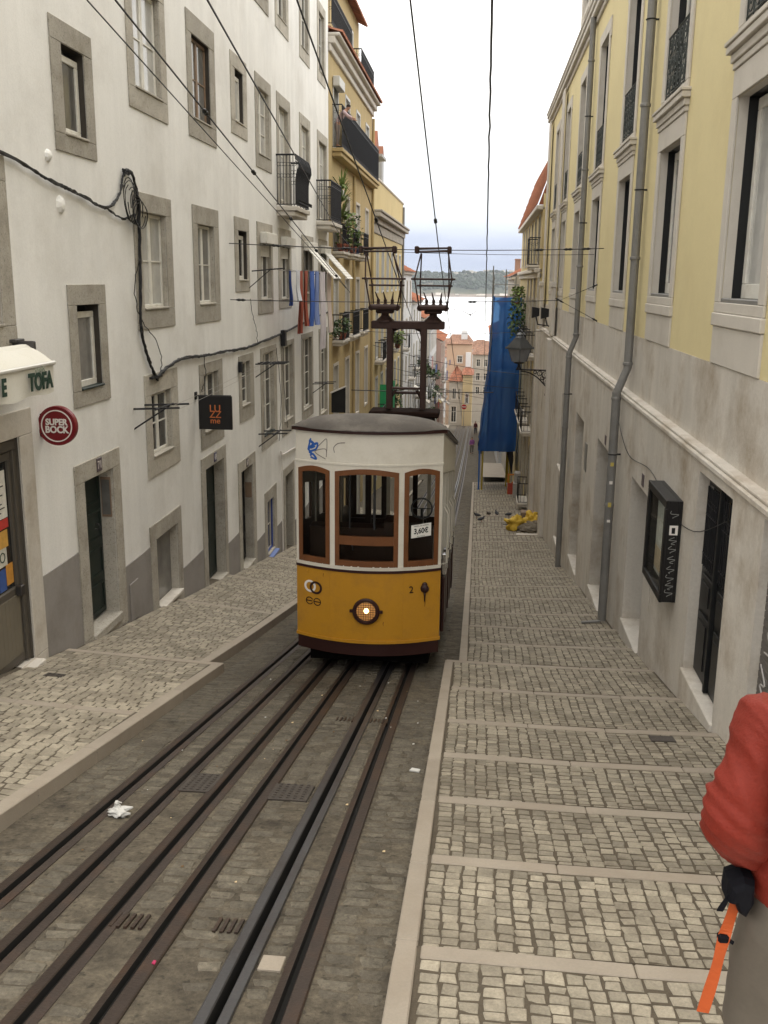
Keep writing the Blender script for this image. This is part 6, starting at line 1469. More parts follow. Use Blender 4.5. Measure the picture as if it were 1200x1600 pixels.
def blob(name, lab, cat, c, rx, ry, rz_, m, seed, group=None, amp=.25):
    b = MB(); n, k = 26, 16
    def P(i, j):
        a = 2 * math.pi * (i % n) / n; t_ = math.pi * j / k; v = Vector((math.sin(t_) * math.cos(a), math.sin(t_) * math.sin(a), math.cos(t_)))
        r = 1 + amp * mn.noise(v * 1.8 + Vector((seed, 0, 0))) + amp * .5 * mn.noise(v * 4.5 + Vector((0, seed, 0))) - amp * .25 * abs(mn.noise(v * 8 + Vector((0, 0, seed)))); zz = v.z * r * rz_
        return (c[0] + v.x * r * rx, c[1] + v.y * r * ry, c[2] + rz_ * .85 + max(zz, -rz_ * .85))
    b.grid(P, n, k); o = b.build(name, m, smooth=True); return tag(o, lab, cat, group)
g = lambda x, y: surfR(x, y)
blob('rubbish_sack', 'large bright yellow plastic sack lying on the right pavement', 'sack', (1.75, 40.2, g(1.75, 40.2)), .42, .35, .30, sackm[0], 3.3, None, .75)
blob('rubbish_sack', 'smaller yellow sack lying against the wall behind the rubble bags', 'sack', (2.52, 40.9, g(2.5, 40.9) + .18), .32, .3, .28, sackm[0], 5.1, None, .75)
for k, (x, y, r) in enumerate(((2.05, 40.1, .26), (2.28, 39.9, .28), (2.5, 39.8, .25), (2.2, 39.5, .2), (2.42, 39.4, .22), (2.6, 40.3, .3))):
    blob('rubble_bag', 'grey brown bag of rubble heaped beside the yellow sacks', 'sack', (x, y, g(x, y) - .02), r * 1.15, r, r * .7, sackm[1], 9.3 + k * 2.2, 'bags of rubble by the wall', .5)
b = MB(); z = g(2.3, 42.6); b.bbox(2.1, 2.7, 42.3, 42.9, z, z + .55, .02); tag(b.build('wooden_crate', WOODB), 'brown wooden crate against the wall behind the yellow sack', 'crate')
b = MB(); z = g(2.2, 38.4); b.bbox(1.75, 2.68, 38.3, 38.5, z, z + .06, .01); tag(b.build('plank', LIME2), 'pale plank lying across the pavement in front of the rubble bags', 'plank')
b = MB(); z = g(2.5, 55); b.bbox(2.2, 2.65, 54.6, 55.4, z, z + .9, .03); b.bbox(2.25, 2.6, 54.7, 55.3, z + .9, z + 1.5, .06); tag(b.build('rubble_skip_bag', mat('pale_bag', (.34, .32, .30), .8, .2, 5, .1, 20)), 'pale builders bag stacked against the wall near the trestle', 'sack')
# far pavement past the crossing
b = MB(); b.grid(lambda i, j: (.6 + 2.2 * i / 3, 72 + 14 * j / 4, zr(72 + 14 * j / 4) + .10), 3, 4); struct('pavement', b, KERB)
b = MB(); b.grid(lambda i, j: (-5.7 + 1.6 * i / 3, 69 + 80 * j / 16, zr(69 + 80 * j / 16) + .10), 3, 16); struct('pavement', b, KERB)

# ------------------------------------------------------------------ people
def skin(name, V, E, R, m, parent=None, root=0, sub=2, origin=None, post=None):
    """one continuous surface grown round a skeleton of joints"""
    me = bpy.data.meshes.new(name); me.from_pydata([tuple(v) for v in V], E, [])
    o = bpy.data.objects.new(name, me); COL.objects.link(o)
    md = o.modifiers.new('skin', 'SKIN'); md.use_smooth_shade = True
    for i, sv in enumerate(me.skin_vertices[0].data):
        r = R[i]; sv.radius = (r, r) if not isinstance(r, tuple) else r; sv.use_root = (i == root)
    s = o.modifiers.new('sub', 'SUBSURF'); s.levels = sub; s.render_levels = sub
    dg = bpy.context.evaluated_depsgraph_get(); me2 = bpy.data.meshes.new_from_object(o.evaluated_get(dg)); me2.name = name
    bpy.data.objects.remove(o)
    if post:
        me2.update(); ns = [v.normal.copy() for v in me2.vertices]
        for v, nn in zip(me2.vertices, ns): v.co += nn * post(v.co)
    me2.materials.clear(); me2.materials.append(m); me2.polygons.foreach_set('use_smooth', [True] * len(me2.polygons))
    o = bpy.data.objects.new(name, me2); COL.objects.link(o)
    if parent: o.parent = parent
    return o
SKINM = mat('skin', (.40, .22, .15), .55, .08, 6); HAIR = mat('dark_hair', (.018, .013, .011), .6, .3, 40, bump=.3, bscale=90); SHOE = mat('dark_shoes', (.02, .018, .016), .5, .1, 5)
def figure(name, lab, loc, facing, H, top, legs, hairc=HAIR, pose='walk', group=None, lean=0.0, sub=1, arms=None):
    """local frame: x right, y forward, z up, feet on 0"""
    t = thing(name, lab, 'person', loc, group); t.rotation_euler = (0, 0, facing); s = H / 1.72
    sp = .20 if pose == 'walk' else .02
    def L(x, y, z):                               # forward lean above the hips
        if z > .92: y += (z - .92) * math.sin(lean); z = .92 + (z - .92) * math.cos(lean)
        return Vector((x * s, y * s, z * s))
    hip = .92
    A = arms or [((.21, .02, 1.13), (.20, .12 if pose == 'walk' else .04, .88)), ((-.21, -.06, 1.13), (-.20, -.10 if pose == 'walk' else .02, .88))]
    # head, neck, arms and hands as one body
    V = [L(0, 0, 1.30), L(0, .0, 1.44), L(0, .02, 1.53), L(0, .045, 1.62), L(0, .03, 1.70)]; E = [(0, 1), (1, 2), (2, 3), (3, 4)]; R = [.10, .065, .062, .088, .07]
    for sg, (el, wr) in zip((1, -1), A):
        k = len(V); V += [L(sg * .18, 0, 1.40), L(*el), L(*wr)]; E += [(1, k), (k, k + 1), (k + 1, k + 2)]; R += [.06, .042, .03]
        w = Vector(wr); d = (w - Vector(el)).normalized(); kk = len(V); V += [L(*(w + d * .07))]; E += [(k + 2, kk)]; R += [.036]
        if sub > 1:
            for q in range(4):
                off = Vector((0, (q - 1.5) * .022, 0)); V += [L(*(w + d * .11 + off)), L(*(w + d * (.155 - .008 * abs(q - 1.4)) + off + Vector((-sg * .012, 0, 0))))]; E += [(kk, len(V) - 2), (len(V) - 2, len(V) - 1)]; R += [.011, .008]
            V += [L(*(w + d * .06 + Vector((0, .05, 0))))]; E += [(kk, len(V) - 1)]; R += [.011]
    for sg in (1, -1):
        y0 = sg * sp; k = len(V); V += [L(0, 0, hip)] if sg == 1 else []; E += [(0, k)] if sg == 1 else []; R += [.12] if sg == 1 else []
        hb = k if sg == 1 else hb
        k = len(V); V += [L(sg * .09, 0, .86), L(sg * .10, y0 * .5 + .03, .48), L(sg * .10, y0, .09), L(sg * .11, y0 + .14, .04)]; E += [(hb, k), (k, k + 1), (k + 1, k + 2), (k + 2, k + 3)]; R += [.085, .055, .04, .035]
        if sg == 1: hb0 = hb
    body = skin('body', V, E, [r * s for r in R], SKINM, t, 0, max(1, sub))
    V = [L(0, 0, hip + .0), L(0, 0, 1.12), L(0, 0, 1.34), L(0, 0, 1.44)]; E = [(0, 1), (1, 2), (2, 3)]; R = [(.17, .12), (.16, .115), (.175, .12), (.09, .08)]
    for sg, (el, wr) in zip((1, -1), A):
        k = len(V); e2 = Vector(el); w2 = Vector(el).lerp(Vector(wr), .9); V += [L(sg * .17, 0, 1.40), L(*e2), L(*w2)]; E += [(2, k), (k, k + 1), (k + 1, k + 2)]; R += [.082, .064, .05]
    skin('top', V, E, [tuple(q * s for q in r) if isinstance(r, tuple) else r * s for r in R], top, t, 1, max(1, sub))
    V = [L(0, 0, hip + .06), L(0, 0, hip - .04)]; E = [(0, 1)]; R = [(.155, .12), (.165, .13)]
    for sg in (1, -1):
        y0 = sg * sp; k = len(V); V += [L(sg * .095, 0, .80), L(sg * .10, y0 * .5 + .03, .48), L(sg * .10, y0, .10)]; E += [(1, k), (k, k + 1), (k + 1, k + 2)]; R += [.105, .075, .062]
    skin('trousers', V, E, [tuple(q * s for q in r) if isinstance(r, tuple) else r * s for r in R], legs, t, 1, max(1, sub))
    V = [L(0, -.02, 1.60), L(0, .01, 1.70), L(0, .05, 1.745)]; skin('hair', V, [(0, 1), (1, 2)], [.085 * s, .10 * s, .05 * s], hairc, t, 0, max(1, sub))
    for sg in (1, -1):
        y0 = sg * sp; V = [L(sg * .105, y0 - .05, .045), L(sg * .11, y0 + .17, .035)]; skin('shoe', V, [(0, 1)], [.05 * s, .042 * s], SHOE, t, 0, 1)
    if sub > 1:
        for sg in (1, -1):
            p = L(sg * .032, .125, 1.635); b = MB(); b.lathe(p, [(.002, -.008), (.010, -.004), (.011, .004), (.002, .010)], 8, 'Y'); o = b.build('eye', LETW, None); o.location = (0, 0, 0); o.data.transform(Matrix.Translation(p - Vector((0, 0, 0)) - p + (ORG[o.name]))); o.parent = t
        V = [L(0, .12, 1.63), L(0, .155, 1.595)]; skin('nose', V, [(0, 1)], [.010, .016], SKINM, t, 0, 1)
        V = [L(-.025, .125, 1.555), L(.025, .125, 1.555)]; skin('mouth', V, [(0, 1)], [.008, .008], mat('lips', (.30, .11, .09), .5, .1, 8), t, 0, 1)
        for sg in (1, -1): V = [L(sg * .088, .03, 1.59), L(sg * .095, .02, 1.645)]; skin('ear', V, [(0, 1)], [.014, .02], SKINM, t, 0, 1)
    return t
PURP = mat('purple_shirt', (.26, .09, .26), .8, .1, 5); DKC = mat('dark_coat', (.02, .018, .022), .8, .1, 5); KHA = mat('khaki_trousers', (.105, .088, .068), .85, .08, 6, .06, 60); JEAN = mat('dark_trousers', (.03, .032, .042), .85, .1, 6); MARO = mat('maroon_coat', (.09, .02, .025), .8, .1, 5)
figure('person', 'person in purple shirt walking up the middle of the lower street', (-.40, 99, zr(99)), math.pi, 1.74, PURP, KHA)
figure('person', 'person in dark maroon coat walking at the foot of the street', (-.12, 130, zr(130)), math.pi, 1.78, MARO, JEAN)
figure('person', 'person in black standing beside the edge of the blue net', (.45, 97, zr(97)), 0, 1.75, DKC, JEAN, pose='stand')
figure('person', 'person in dark clothes standing at far left of the lower street', (-3.75, 118, zr(118)), 0, 1.75, DKC, JEAN, pose='stand')
figure('person', 'person half hidden behind the tram roof edge with one arm out', (-2.05, 82, zr(82)), 2.4, 1.65, DKC, KHA, arms=[((.25, .05, 1.2), (.45, .2, 1.15)), ((-.21, -.06, 1.13), (-.20, -.1, .88))])
LIL = mat('lilac_top', (.48, .36, .38), .8, .1, 5)
figure('person', 'person in pale lilac top leaning over the long balcony rail', (-5.62, 38.75, 4.85), -math.pi / 2, 1.66, LIL, mat('grey_brown_trousers', (.20, .16, .14), .85, .1, 6), pose='stand', lean=.62, sub=2, arms=[((.24, .30, 1.20), (.22, .52, 1.12)), ((-.24, .30, 1.20), (-.22, .52, 1.12))])

# person in the red jacket at the right edge, seen from behind
JR = mat('red_jacket', (.185, .020, .010), .62, .14, 5, .10, 110, .25, 110, spec=.25)
OB = Vector((.985, 2.50, -2.545))
pr = thing('person', 'person in red jacket with hand on hip at the right edge of the picture', 'person', OB)
def ridge(v, sc, off, amp, k=3.0):
    n = mn.noise(Vector((v.x * sc[0] + off, v.y * sc[1], v.z * sc[2] + off * 1.7)))
    return amp * (1 - min(1, abs(n) * 2.6)) ** k
def jn(p):
    v = Vector((p.x + p.z * .45 * (1 if p.x < 0 else -1), p.y, p.z - abs(p.x) * .7))
    f = -.008 + mn.noise(Vector((p.x * 4, p.y * 4, p.z * 5))) * .010
    f += ridge(v, (2.2, 2.2, 5.5), .3, .009, 1.6) + ridge(v, (5, 5, 11), 5.1, .004, 2.0) + ridge(Vector((p.x, p.y, p.z + p.x * 1.3)), (4, 4, 8), 9.7, .007, 1.8) + .020 * sum(math.exp(-((p.z - .62 * (abs(p.x) - .2) - zc) / .011) ** 2) * math.exp(-((p.x + .27) / .10) ** 2) * (.5 + .5 * mn.noise(Vector((p.x * 9, p.y * 9, zc * 20)))) for zc in (1.00, 1.045, 1.085, 1.13, 1.18))
    return f + mn.noise(Vector((p.x * 40, p.y * 40, p.z * 40))) * .0012
bodyV = [(0, 0, 1.20), (0, .0, 1.44), (0, .02, 1.52), (0, .05, 1.61), (0, .035, 1.70), (0, 0, .95), (.09, 0, .86), (.10, .02, .48), (.10, -.02, .09), (.11, .13, .04), (-.09, 0, .86), (-.10, .02, .48), (-.10, -.02, .09), (-.11, .13, .04)]
bodyE = [(0, 1), (1, 2), (2, 3), (3, 4), (0, 5), (5, 6), (6, 7), (7, 8), (8, 9), (5, 10), (10, 11), (11, 12), (12, 13)]; bodyR = [.11, .068, .064, .09, .07, .12, .085, .056, .042, .036, .085, .056, .042, .036]
Arm = [(-.17, .0, 1.40), (-.255, -.055, 1.09), (.02, .22, .93)]
for sg, a in ((-1, Arm), (1, [(-x, y, z) for x, y, z in Arm])):
    k = len(bodyV); bodyV += a; bodyE += [(1, k), (k, k + 1), (k + 1, k + 2)]; bodyR += [.05, .030, .028]
    w = Vector(a[2]); d = Vector((-sg * .55, .75, -.3)).normalized(); kk = len(bodyV); bodyV += [tuple(w + d * .075)]; bodyE += [(k + 2, kk)]; bodyR += [.038]
    for q, ln in enumerate((.165, .178, .17, .15)):
        off = Vector((0, 0, .030 - .021 * q)); bodyV += [tuple(w + d * .12 + off), tuple(w + d * ln + off + Vector((0, -.012, 0)))]; bodyE += [(kk, len(bodyV) - 2), (len(bodyV) - 2, len(bodyV) - 1)]; bodyR += [.0105, .008]
    bodyV += [tuple(w + d * .05 + Vector((0, .0, .05)))]; bodyE += [(kk, len(bodyV) - 1)]; bodyR += [.011]
skin('body', bodyV, bodyE, bodyR, SKINM, pr, 0, 2)
V = [(0, 0, .80), (0, 0, 1.05), (0, 0, 1.30), (0, 0, 1.40), (0, .01, 1.50)]; E = [(0, 1), (1, 2), (2, 3), (3, 4)]; R = [(.19, .15), (.20, .145), (.205, .15), (.15, .12), (.085, .085)]
for sg in (-1, 1):
    k = len(V); V += [(sg * .185, 0, 1.385), (sg * .215, -.03, 1.26), (sg * .272, -.065, 1.10), (sg * .17, .06, 1.01), (sg * .03, .19, .94)]; E += [(3, k), (k, k + 1), (k + 1, k + 2), (k + 2, k + 3), (k + 3, k + 4)]; R += [.100, .090, .094, .098, .088]
skin('jacket', V, E, R, JR, pr, 1, 4, post=jn)
V = [(0, 0, 1.0), (0, 0, .88)]; E = [(0, 1)]; R = [(.16, .125), (.175, .14)]
for sg in (-1, 1):
    k = len(V); V += [(sg * .10, 0, .74), (sg * .115, .02, .48), (sg * .115, -.02, .10)]; E += [(1, k), (k, k + 1), (k + 1, k + 2)]; R += [.125, .095, .08]
skin('trousers', V, E, R, KHA, pr, 1, 3, post=lambda p: jn(p) * .5)
V = [(0, -.03, 1.58), (0, .0, 1.70), (0, .06, 1.745)]; skin('hair', V, [(0, 1), (1, 2)], [.088, .105, .05], HAIR, pr, 0, 2)
for sg in (1, -1):
    skin('shoe', [(sg * .115, -.07, .05), (sg * .12, .16, .04)], [(0, 1)], [.055, .046], SHOE, pr, 0, 2)
    skin('ear', [(sg * .09, .035, 1.585), (sg * .098, .025, 1.64)], [(0, 1)], [.014, .02], SKINM, pr, 0, 1)
    skin('eye', [(sg * .032, .128, 1.625), (sg * .033, .132, 1.625)], [(0, 1)], [.011, .009], LETW, pr, 0, 1)
skin('nose', [(0, .125, 1.62), (0, .165, 1.585)], [(0, 1)], [.011, .017], SKINM, pr, 0, 1)
skin('mouth', [(-.025, .13, 1.545), (.025, .13, 1.545)], [(0, 1)], [.008, .008], MATS.get('lips') or SKINM, pr, 0, 1)
BAGM = mat('black_nylon', (.006, .006, .008), .75, .1, 8, .1, 60, .1, 60, spec=.1)
wb = thing('hip_bag', 'black hip bag with a long orange strap hanging from the red jacketed person', 'bag', OB + Vector((-.195, -.04, .865)))
bo = OB
poly = [(1122, 1350), (1150, 1338), (1172, 1345), (1174, 1385), (1160, 1420), (1146, 1412), (1134, 1384), (1120, 1388)]
pp = [(.77 + (a - 1150) * .00165, 2.43, -1.65 - (c - 1385) * .00175) for a, c in poly]
b = MB(); cxm = sum(p[0] for p in pp) / 8; czm = sum(p[2] for p in pp) / 8; n8 = 8
rings = [(-.02, .50), (-.010, .72), (.012, .84), (.06, .84), (.09, .7)]
b.add([(cxm + (p[0] - cxm) * s_, p[1] + d_, czm + (p[2] - czm) * s_) for d_, s_ in rings for p in pp], [(r * n8 + q, r * n8 + (q + 1) % n8, (r + 1) * n8 + (q + 1) % n8, (r + 1) * n8 + q) for r in range(4) for q in range(n8)] + [tuple(range(n8))[::-1], tuple(4 * n8 + q for q in range(n8))]); b.build('pouch', BAGM, wb)
ws = Vector((-.0, 0, 0))
def strap(pts, w, m, name, par):
    b = MB(); P3 = path(pts, 6); d = Vector((1, .15, 0)).normalized()
    vs = []
    for i, p in enumerate(P3):
        tw = .25 * math.sin(i * .5); dd = Vector((math.cos(tw), math.sin(tw), 0)); vs += [p - dd * w, p + dd * w, p + dd * w + Vector((0, .003, 0)), p - dd * w + Vector((0, .003, 0))]
    b.add(vs, [(4 * k + q, 4 * k + (q + 1) % 4, 4 * k + 4 + (q + 1) % 4, 4 * k + 4 + q) for k in range(len(P3) - 1) for q in range(4)] + [(0, 1, 2, 3), tuple(4 * (len(P3) - 1) + q for q in range(4))])
    return b.build(name, m, par)
OS = mat('orange_webbing', (.42, .075, .014), .6, .06, 4, .06, 80)
strap([(.765, 2.46, -1.66), (.745, 2.46, -1.76), (.735, 2.45, -1.80), (.722, 2.45, -1.90), (.70, 2.45, -2.03)], .0165, OS, 'orange_strap', wb)
b = MB(); b.bbox(.722, .752, 2.445, 2.475, -1.80, -1.775, .006); b.tube([(.745, 2.46, -1.79), (.765, 2.455, -1.80)], .006, 6); b.build('buckle', BAGM, wb)
strap([(.735, 2.43, -1.63), (.722, 2.43, -1.66), (.712, 2.43, -1.685)], .008, BAGM, 'loose_strap', wb)
bp_ = thing('backpack', 'dark backpack strap over the shoulder of the red jacketed person', 'backpack', OB + Vector((0, -.2, 1.0)))
strap([OB + Vector((-.12, -.165, 1.40)), OB + Vector((-.135, -.19, 1.25)), OB + Vector((-.13, -.19, 1.1))], .03, BAGM, 'shoulder_strap', bp_)
skin('pack', [(0, -.20, .12), (0, -.21, .30), (0, -.18, .42)], [(0, 1), (1, 2)], [(.14, .09), (.15, .10), (.10, .06)], BAGM, bp_, 1, 2).location = (.0, .2, -.02)

# ------------------------------------------------------------------ pigeons, gulls, litter
PG = mat('pigeon_grey', (.045, .045, .052), .7, .3, 20); PG2 = mat('pigeon_brown', (.10, .085, .075), .7, .3, 20)
def pigeon(x, y, fac, lab, m, pk=0.0):
    z = surfR(x, y) + .01
    t = thing('pigeon', lab, 'pigeon', (x, y, z)); t.rotation_euler = (0, 0, fac)
    V = [(0, -.20, .10), (0, -.11, .125), (0, 0, .15), (0, .09, .18 - pk * .08), (0, .13, .245 - pk * .16), (0, .155, .265 - pk * .2)]
    skin('body', V, [(i, i + 1) for i in range(5)], [.018, .045, .075, .055, .030, .026], m, t, 2, 2)
    skin('beak', [(0, .175, .262 - pk * .2), (0, .205, .252 - pk * .21)], [(0, 1)], [.009, .004], BLK, t, 0, 1)
    for sg in (1, -1):
        skin('wing', [(sg * .055, .06, .16), (sg * .06, -.06, .15), (sg * .03, -.19, .115)], [(0, 1), (1, 2)], [(.02, .045), (.02, .05), (.01, .02)], m, t, 1, 1)
        skin('leg', [(sg * .03, .01, .09), (sg * .03, .0, .01), (sg * .03, .04, .004)], [(0, 1), (1, 2)], [.009, .007, .007], mat('pigeon_leg', (.25, .07, .06), .6, .1, 5), t, 0, 1)
pigeon(.16, 44.6, 1.9, 'dark pigeon at the kerb edge of the right pavement', PG); pigeon(.72, 45.6, 2.6, 'grey brown pigeon walking second from the kerb', PG2); pigeon(1.10, 45.8, .3, 'upright dark pigeon in the middle of the pavement', PG); pigeon(1.66, 45.0, -1.2, 'small dark pigeon nearest the wall', PG, .5); pigeon(.36, 42.9, -1.1, 'dark pigeon closest to the camera on the cobbles', PG)
b = MB(); z = surfR(1.45, 42.2); b.bbox(1.3, 1.6, 42.15, 42.22, z + .01, z + .03, .004); tag(b.build('stick', IRON), 'thin dark stick lying on the cobbles near the pigeons', 'stick')
def gull(c, w, lab, tilt=0):
    c = Vector(c); t = thing('gull', lab, 'bird', c); m = mat('gull_grey', (.16, .16, .17), .7, .1, 5)
    skin('body', [(0, -.28 * w, 0), (0, 0, 0), (0, .22 * w, .02 * w)], [(0, 1), (1, 2)], [.04 * w, .10 * w, .05 * w], m, t, 1, 1)
    for sg in (1, -1):
        b = MB(); P3 = [(0, 0), (.30, .16), (.62, .34), (1.0, .60)]; ch = [.26, .22, .16, .03]
        vs = []
        for (x, z), cc in zip(P3, ch): vs += [(sg * x * w * .62, cc * w * .5, z * w * .62 + .02 + tilt * x * sg), (sg * x * w * .62, -cc * w * .5, z * w * .62 + tilt * x * sg), (sg * x * w * .62, 0, z * w * .62 - .03 + tilt * x * sg)]
        b.add([c + Vector(v) for v in vs], [(3 * k + q, 3 * k + (q + 1) % 3, 3 * k + 3 + (q + 1) % 3, 3 * k + 3 + q) for k in range(3) for q in range(3)] + [(0, 1, 2), (9, 10, 11)]); b.build('wing', m, t)
gull((-.6, 60, -2.0), .75, 'gull with raised wings flying in front of the bright river', .04)
gull((-2.8, 110, -3.1), .8, 'small gull flying low over the river, left of the large one'); gull((-4.2, 120, -3.6), .8, 'tiny distant gull low over the river beside the collector')
LIT = mat('white_litter', (.48, .47, .44), .6, .08, 8)
o = blob('plastic_bag', 'crumpled white plastic bag lying between the two left rails', 'litter', (-2.72, 6.70, zr(6.70)), .075, .06, .034, LIT, 7.7, None, .7)
b = MB(); c = Vector((-2.73, 6.72, zr(6.72) + .08)); b.tube(path([c - Vector((0, 0, .03)), c + Vector((-.015, .01, .0)), c + Vector((-.005, 0, .028)), c + Vector((.02, .02, .012))], 4), [.026] * 4 + [.020] * 4 + [.006] * 5, 6); b.tube([c + Vector((.05, 0, -.03)), c + Vector((.12, .0, -.01))], [.03, .006], 6); b.build('handle_loop', LIT, o); o.children[0].location = (0, 0, 0)
for ch_ in o.children: pass
for k in range(34):
    x = random.choice([-3.3, -2.72, -2.3, -1.9, -1.5, -1.03, -.87, -.85, -.6, -.5]) + random.uniform(-.08, .08); y = random.uniform(4.2, 12.5); s = random.uniform(.005, .013); z = zr(y) + .004
    b = MB(); b.add([(x - s, y - s * .7, z), (x + s, y - s, z + .003), (x + s * .8, y + s, z + s * .6), (x - s * .9, y + s * .8, z + .002), (x, y, z + s * .8)], [(0, 1, 4), (1, 2, 4), (2, 3, 4), (3, 0, 4)])
    kk = k % 3; o = b.build(('paper_scrap', 'cigarette_end', 'dry_leaf')[kk], (LIT, mat('cigarette', (.5, .38, .22), .8, .1, 9), mat('dry_leaf', (.13, .08, .04), .9, .2, 9))[kk]); tag(o, ('tiny white paper scrap lying on the track bed', 'cigarette end dropped on the track bed', 'small dry brown leaf on the track bed')[kk], 'litter', ('paper scraps on the track', 'cigarette ends on the track', 'leaves on the track')[kk])
b = MB(); x, y = -1.66, 4.45; z = zr(y) + .012; b.prism([(x - .012, y, z), (x + .008, y - .006, z), (x + .010, y + .016, z + .006), (x - .006, y + .018, z + .006)], (0, 0, .005)); tag(b.build('sweet_wrapper', mat('pink_wrapper', (.3, .02, .07), .4, .1, 9)), 'small pink sweet wrapper beside the second slot', 'litter')
b = MB(); x, y = -.47, 8.3; z = zr(y) + .01; b.prism([(x - .05, y, z), (x + .04, y - .02, z), (x + .05, y + .03, z), (x - .03, y + .05, z)], (0, 0, .012)); tag(b.build('crushed_paper', LIT), 'larger white scrap of paper by the right kerb', 'litter')

# ------------------------------------------------------------------ signs and plants
def no_entry(x, y, z, h, lab):
    t = thing('no_entry_sign', lab, 'road sign', (x, y, z - h)); b = MB(); b.tube([(x, y + .05, z - h), (x, y + .05, z)], .04, 6); b.build('post', ZINC, t)
    b = MB(); b.lathe((x, y, z), [(.36, 0), (.37, .01), (.37, .03), (.36, .04)], 20, 'Y'); b.build('disc', mat('sign_red', (.45, .02, .03), .4, .05, 4), t); b = MB(); b.box(x - .25, x + .25, y - .012, y - .001, z - .06, z + .06); b.build('white_bar', LETW, t)
no_entry(-3.65, 95, zr(95) + 2.6, 2.6, 'red no entry sign on a post at the left of the lower street'); no_entry(-1.9, 142, zr(142) + 3.2, 3.2, 'small red no entry sign at the very foot of the street')
LEAF = mat('plant_leaf', (.055, .095, .03), .6, .2, 6, island=.4); LEAF2 = mat('light_plant_leaf', (.14, .20, .05), .6, .2, 6, island=.35); POTB = mat('blue_pot', (.02, .03, .10), .4, .1, 4); POTR = mat('terracotta_pot', (.25, .08, .05), .8, .15, 5); FLW = mat('white_flowers', (.65, .62, .6), .7, .05, 4)
def plant(c, h, w, lab, m=LEAF, n=90, ls=.12, pot=POTR, cat='plant', flowers=0, spiky=False, group=None):
    c = Vector(c); t = thing('potted_plant', lab, cat, c, group)
    if pot: b = MB(); b.lathe(c, [(.12, 0), (.17, .22), (.19, .24), (.19, .29), (.15, .28)], 12); b.build('pot', pot, t)
    b = MB(); 
    for k in range(5): b.tube(path([c + Vector((0, 0, .2)), c + Vector((random.uniform(-.1, .1) * w, random.uniform(-.2, .2) * w, h * .5)), c + Vector((random.uniform(-.3, .3) * w, random.uniform(-.4, .4) * w, h * .9))], 4), .012, 4)
    b.build('stem', WOODB, t)
    b = MB()
    for k in range(n):
        if spiky:
            a = random.uniform(0, 6.28); el = random.uniform(.1, 1.3); p = c + Vector((0, 0, h * random.choice([.55, .8, 1.0]))); d = Vector((math.cos(a) * math.cos(el) * .8, math.sin(a) * math.cos(el), math.sin(el))); L = random.uniform(.4, .8) * w
            s = d.cross(Vector((0, 0, 1))).normalized() * .022; q = p + d * L * .6 + Vector((0, 0, .05)); e_ = p + d * L - Vector((0, 0, .12)); b.add([p - s, p + s, q + s * 1.2, q - s * 1.2, e_], [(0, 1, 2, 3), (3, 2, 4)])
        else:
            tq = random.random(); r = w * .55 * math.sqrt(random.random()) * (1 - .5 * abs(tq - .5)); a = random.uniform(0, 6.28); p = c + Vector((r * math.cos(a) * .7, r * math.sin(a), .25 + (h - .25) * tq))
            d = Vector((random.uniform(-1, 1), random.uniform(-1, 1), random.uniform(-.6, .7))).normalized(); s = d.cross(Vector((random.uniform(-1, 1), random.uniform(-1, 1), 1))).normalized() * ls * .42; b.add([p, p + d * ls * .5 + s, p + d * ls, p + d * ls * .5 - s], [(0, 1, 2, 3)])
    b.build('foliage', m, t, fix=False, kind='stuff')
    if flowers:
        b = MB()
        for k in range(flowers): p = c + Vector((random.uniform(-.2, .2), random.uniform(-.4, .4), h + random.uniform(-.15, .15))); b.lathe(p, [(.01, -.03), (.06, 0), (.05, .03), (.01, .04)], 6)
        b.build('flowers', FLW, t)
    return t
plant((XL + .30, 38.75, 1.06), 2.3, 1.3, 'tall spiky light green plant on the ochre balcony beside the white wall', LEAF2, 160, .2, POTR, spiky=True)
plant((XL + .32, 39.5, 1.06), 1.5, 1.1, 'bushy light green plant in a terracotta pot on the ochre balcony', LEAF2, 220, .16)
plant((XL + .30, 42.2, 1.06), 1.5, 1.0, 'plant with white flowers in the second ochre balcony', LEAF, 150, .15, POTR, flowers=16)
plant((XL + .30, 43.0, 1.06), .9, .8, 'leafy plant in a dark blue pot on the second ochre balcony', LEAF2, 140, .14, POTB)
plant((XL + .30, 38.9, -2.34), .8, 1.0, 'dark green plant on the lower ochre balcony', LEAF, 150, .14)
plant((XL + .45, 36.3, -2.35 + .0), .6, .6, 'small dark plant hanging by the last tall window of the white wall', LEAF, 90, .12, None)
plant((XL + .55, 60.5, -7.9), 1.5, 1.6, 'big trailing green plant on the balcony behind the tram mast', LEAF, 260, .22, POTR)
plant((XL + .5, 63.4, -4.3), 1.0, 1.2, 'round light green plant on an upper balcony behind the mast', LEAF2, 200, .2)
for k, (x, y, z) in enumerate(((-5.1, 98, -9.8), (-5.1, 103, -12.5), (-5.0, 114, -11.5), (-5.0, 119, -14), (-5.1, 90, -8.6), (-5.1, 107, -15.2))):
    plant((x, y, z), 1.4, 1.8, 'dark balcony plant on the crowded houses far down the left side', LEAF, 110, .35, None, group='balcony plants far down the left side')
plant((2.45, 58.5, -3.4), 2.2, 2.2, 'dark green creeper on the balcony beside the top of the blue net', LEAF, 420, .24, POTR); plant((2.2, 59.6, -1.5), 1.2, 1.2, 'small light green shrub above the blue net', LEAF2, 180, .2, POTR)
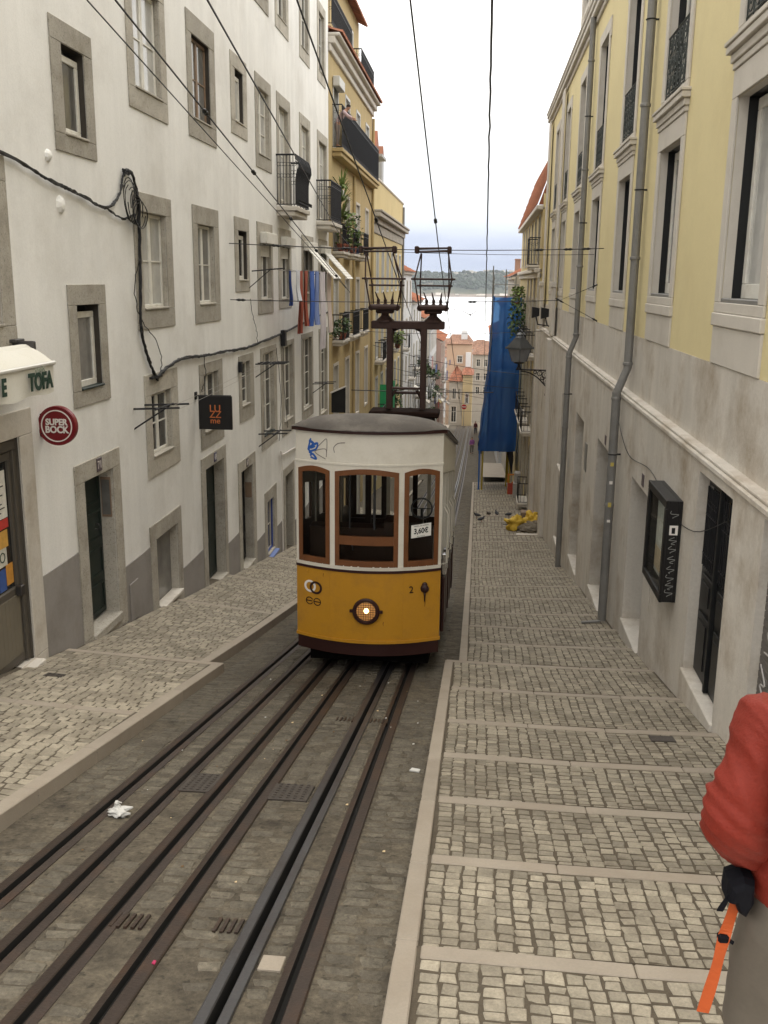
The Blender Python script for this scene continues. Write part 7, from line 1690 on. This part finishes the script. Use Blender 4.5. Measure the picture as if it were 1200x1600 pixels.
for k, (x, y, z, col) in enumerate(((-5.0, 92.5, -6.4, (.6, .6, .6)), (-5.0, 101, -10.5, (.55, .56, .6)), (-4.9, 112, -12.6, (.1, .14, .35)), (-4.9, 116, -15.4, (.6, .58, .55)), (-4.95, 105, -8.0, (.5, .3, .28)))):
    b = MB(); b.grid(lambda i, j: (x + .06 * math.sin(i * 1.3 + k), y + 1.6 * i / 8, z - 1.3 * j / 5 + .04 * math.sin(i + j)), 8, 5); tag(b.build('washing', mat('far_washing_%d' % k, col, .9, .1, 4), smooth=True), ('large white sheet drying on the nearest far left balcony', 'pale blue sheet drying above the far left balconies', 'dark blue cloth drying low on the far left houses', 'white sheet drying lowest on the far left houses', 'dull pink sheet drying high on the grey far house')[k], 'laundry', 'washing on the far balconies')

rw = random.Random(12)
for k in range(22):
    y = 84 + k * 2.55; z = zr(y) + rw.uniform(3.2, 10); X = XL + (.1 if y < 95 else .15 if y < 110 else .3 if y < 126 else .9) + rw.uniform(.5, .8)
    w_, h_ = rw.uniform(.7, 1.6), rw.uniform(.7, 1.3); cn_, c_ = rw.choice([('white', (.6, .6, .6)), ('pale grey', (.5, .5, .55)), ('blue', (.12, .16, .35)), ('red', (.45, .12, .10)), ('cream', (.6, .55, .45)), ('dark grey', (.2, .2, .22))])
    b = MB(); b.grid(lambda i, j: (X + .05 * math.sin(i * 1.3 + k) + .08 * i / 6, y + w_ * i / 6, z - h_ * j / 4 + .04 * math.sin(i + j)), 6, 4); tag(b.build('washing', mat('far_cloth_%s' % str(c_), c_, .9, .1, 4), smooth=True), '%s cloth hung out to dry on the far left house fronts' % cn_, 'laundry', 'washing on the far balconies')
for k in range(8):
    y = 86 + k * 6.4; z = zr(y) + rw.uniform(2.6, 6.5); X = XL + (.1 if y < 95 else .15 if y < 110 else .3 if y < 126 else .9)
    b = MB(); b.prism([(X, y, z + .7), (X + 1.1, y, z), (X + 1.1, y, z - .15), (X, y, z + .6)], (0, 1.9, 0)); tag(b.build('window_awning', (CLOTHW, GRY, OCHRE)[k % 3]), 'small sloping %s window awning on the crowded far left houses' % ('cream', 'grey', 'ochre')[k % 3], 'awning', 'awnings on the far left houses')
# ------------------------------------------------------------------ haze over the river and far hill
HZ = bpy.data.materials.new('haze_air'); HZ.use_nodes = True; t = HZ.node_tree; t.nodes.clear(); pv = t.nodes.new('ShaderNodeVolumePrincipled'); pv.inputs['Color'].default_value = (.80, .86, .95, 1); pv.inputs['Density'].default_value = .00009; pv.inputs['Anisotropy'].default_value = .2
ou = t.nodes.new('ShaderNodeOutputMaterial'); t.links.new(pv.outputs[0], ou.inputs['Volume'])
b = MB(); b.box(-4100, 4100, -100, 5300, -60, 48); hzo = b.build('haze', HZ, kind='stuff'); hzo['label'] = 'thin pale air over the river and the far hill'
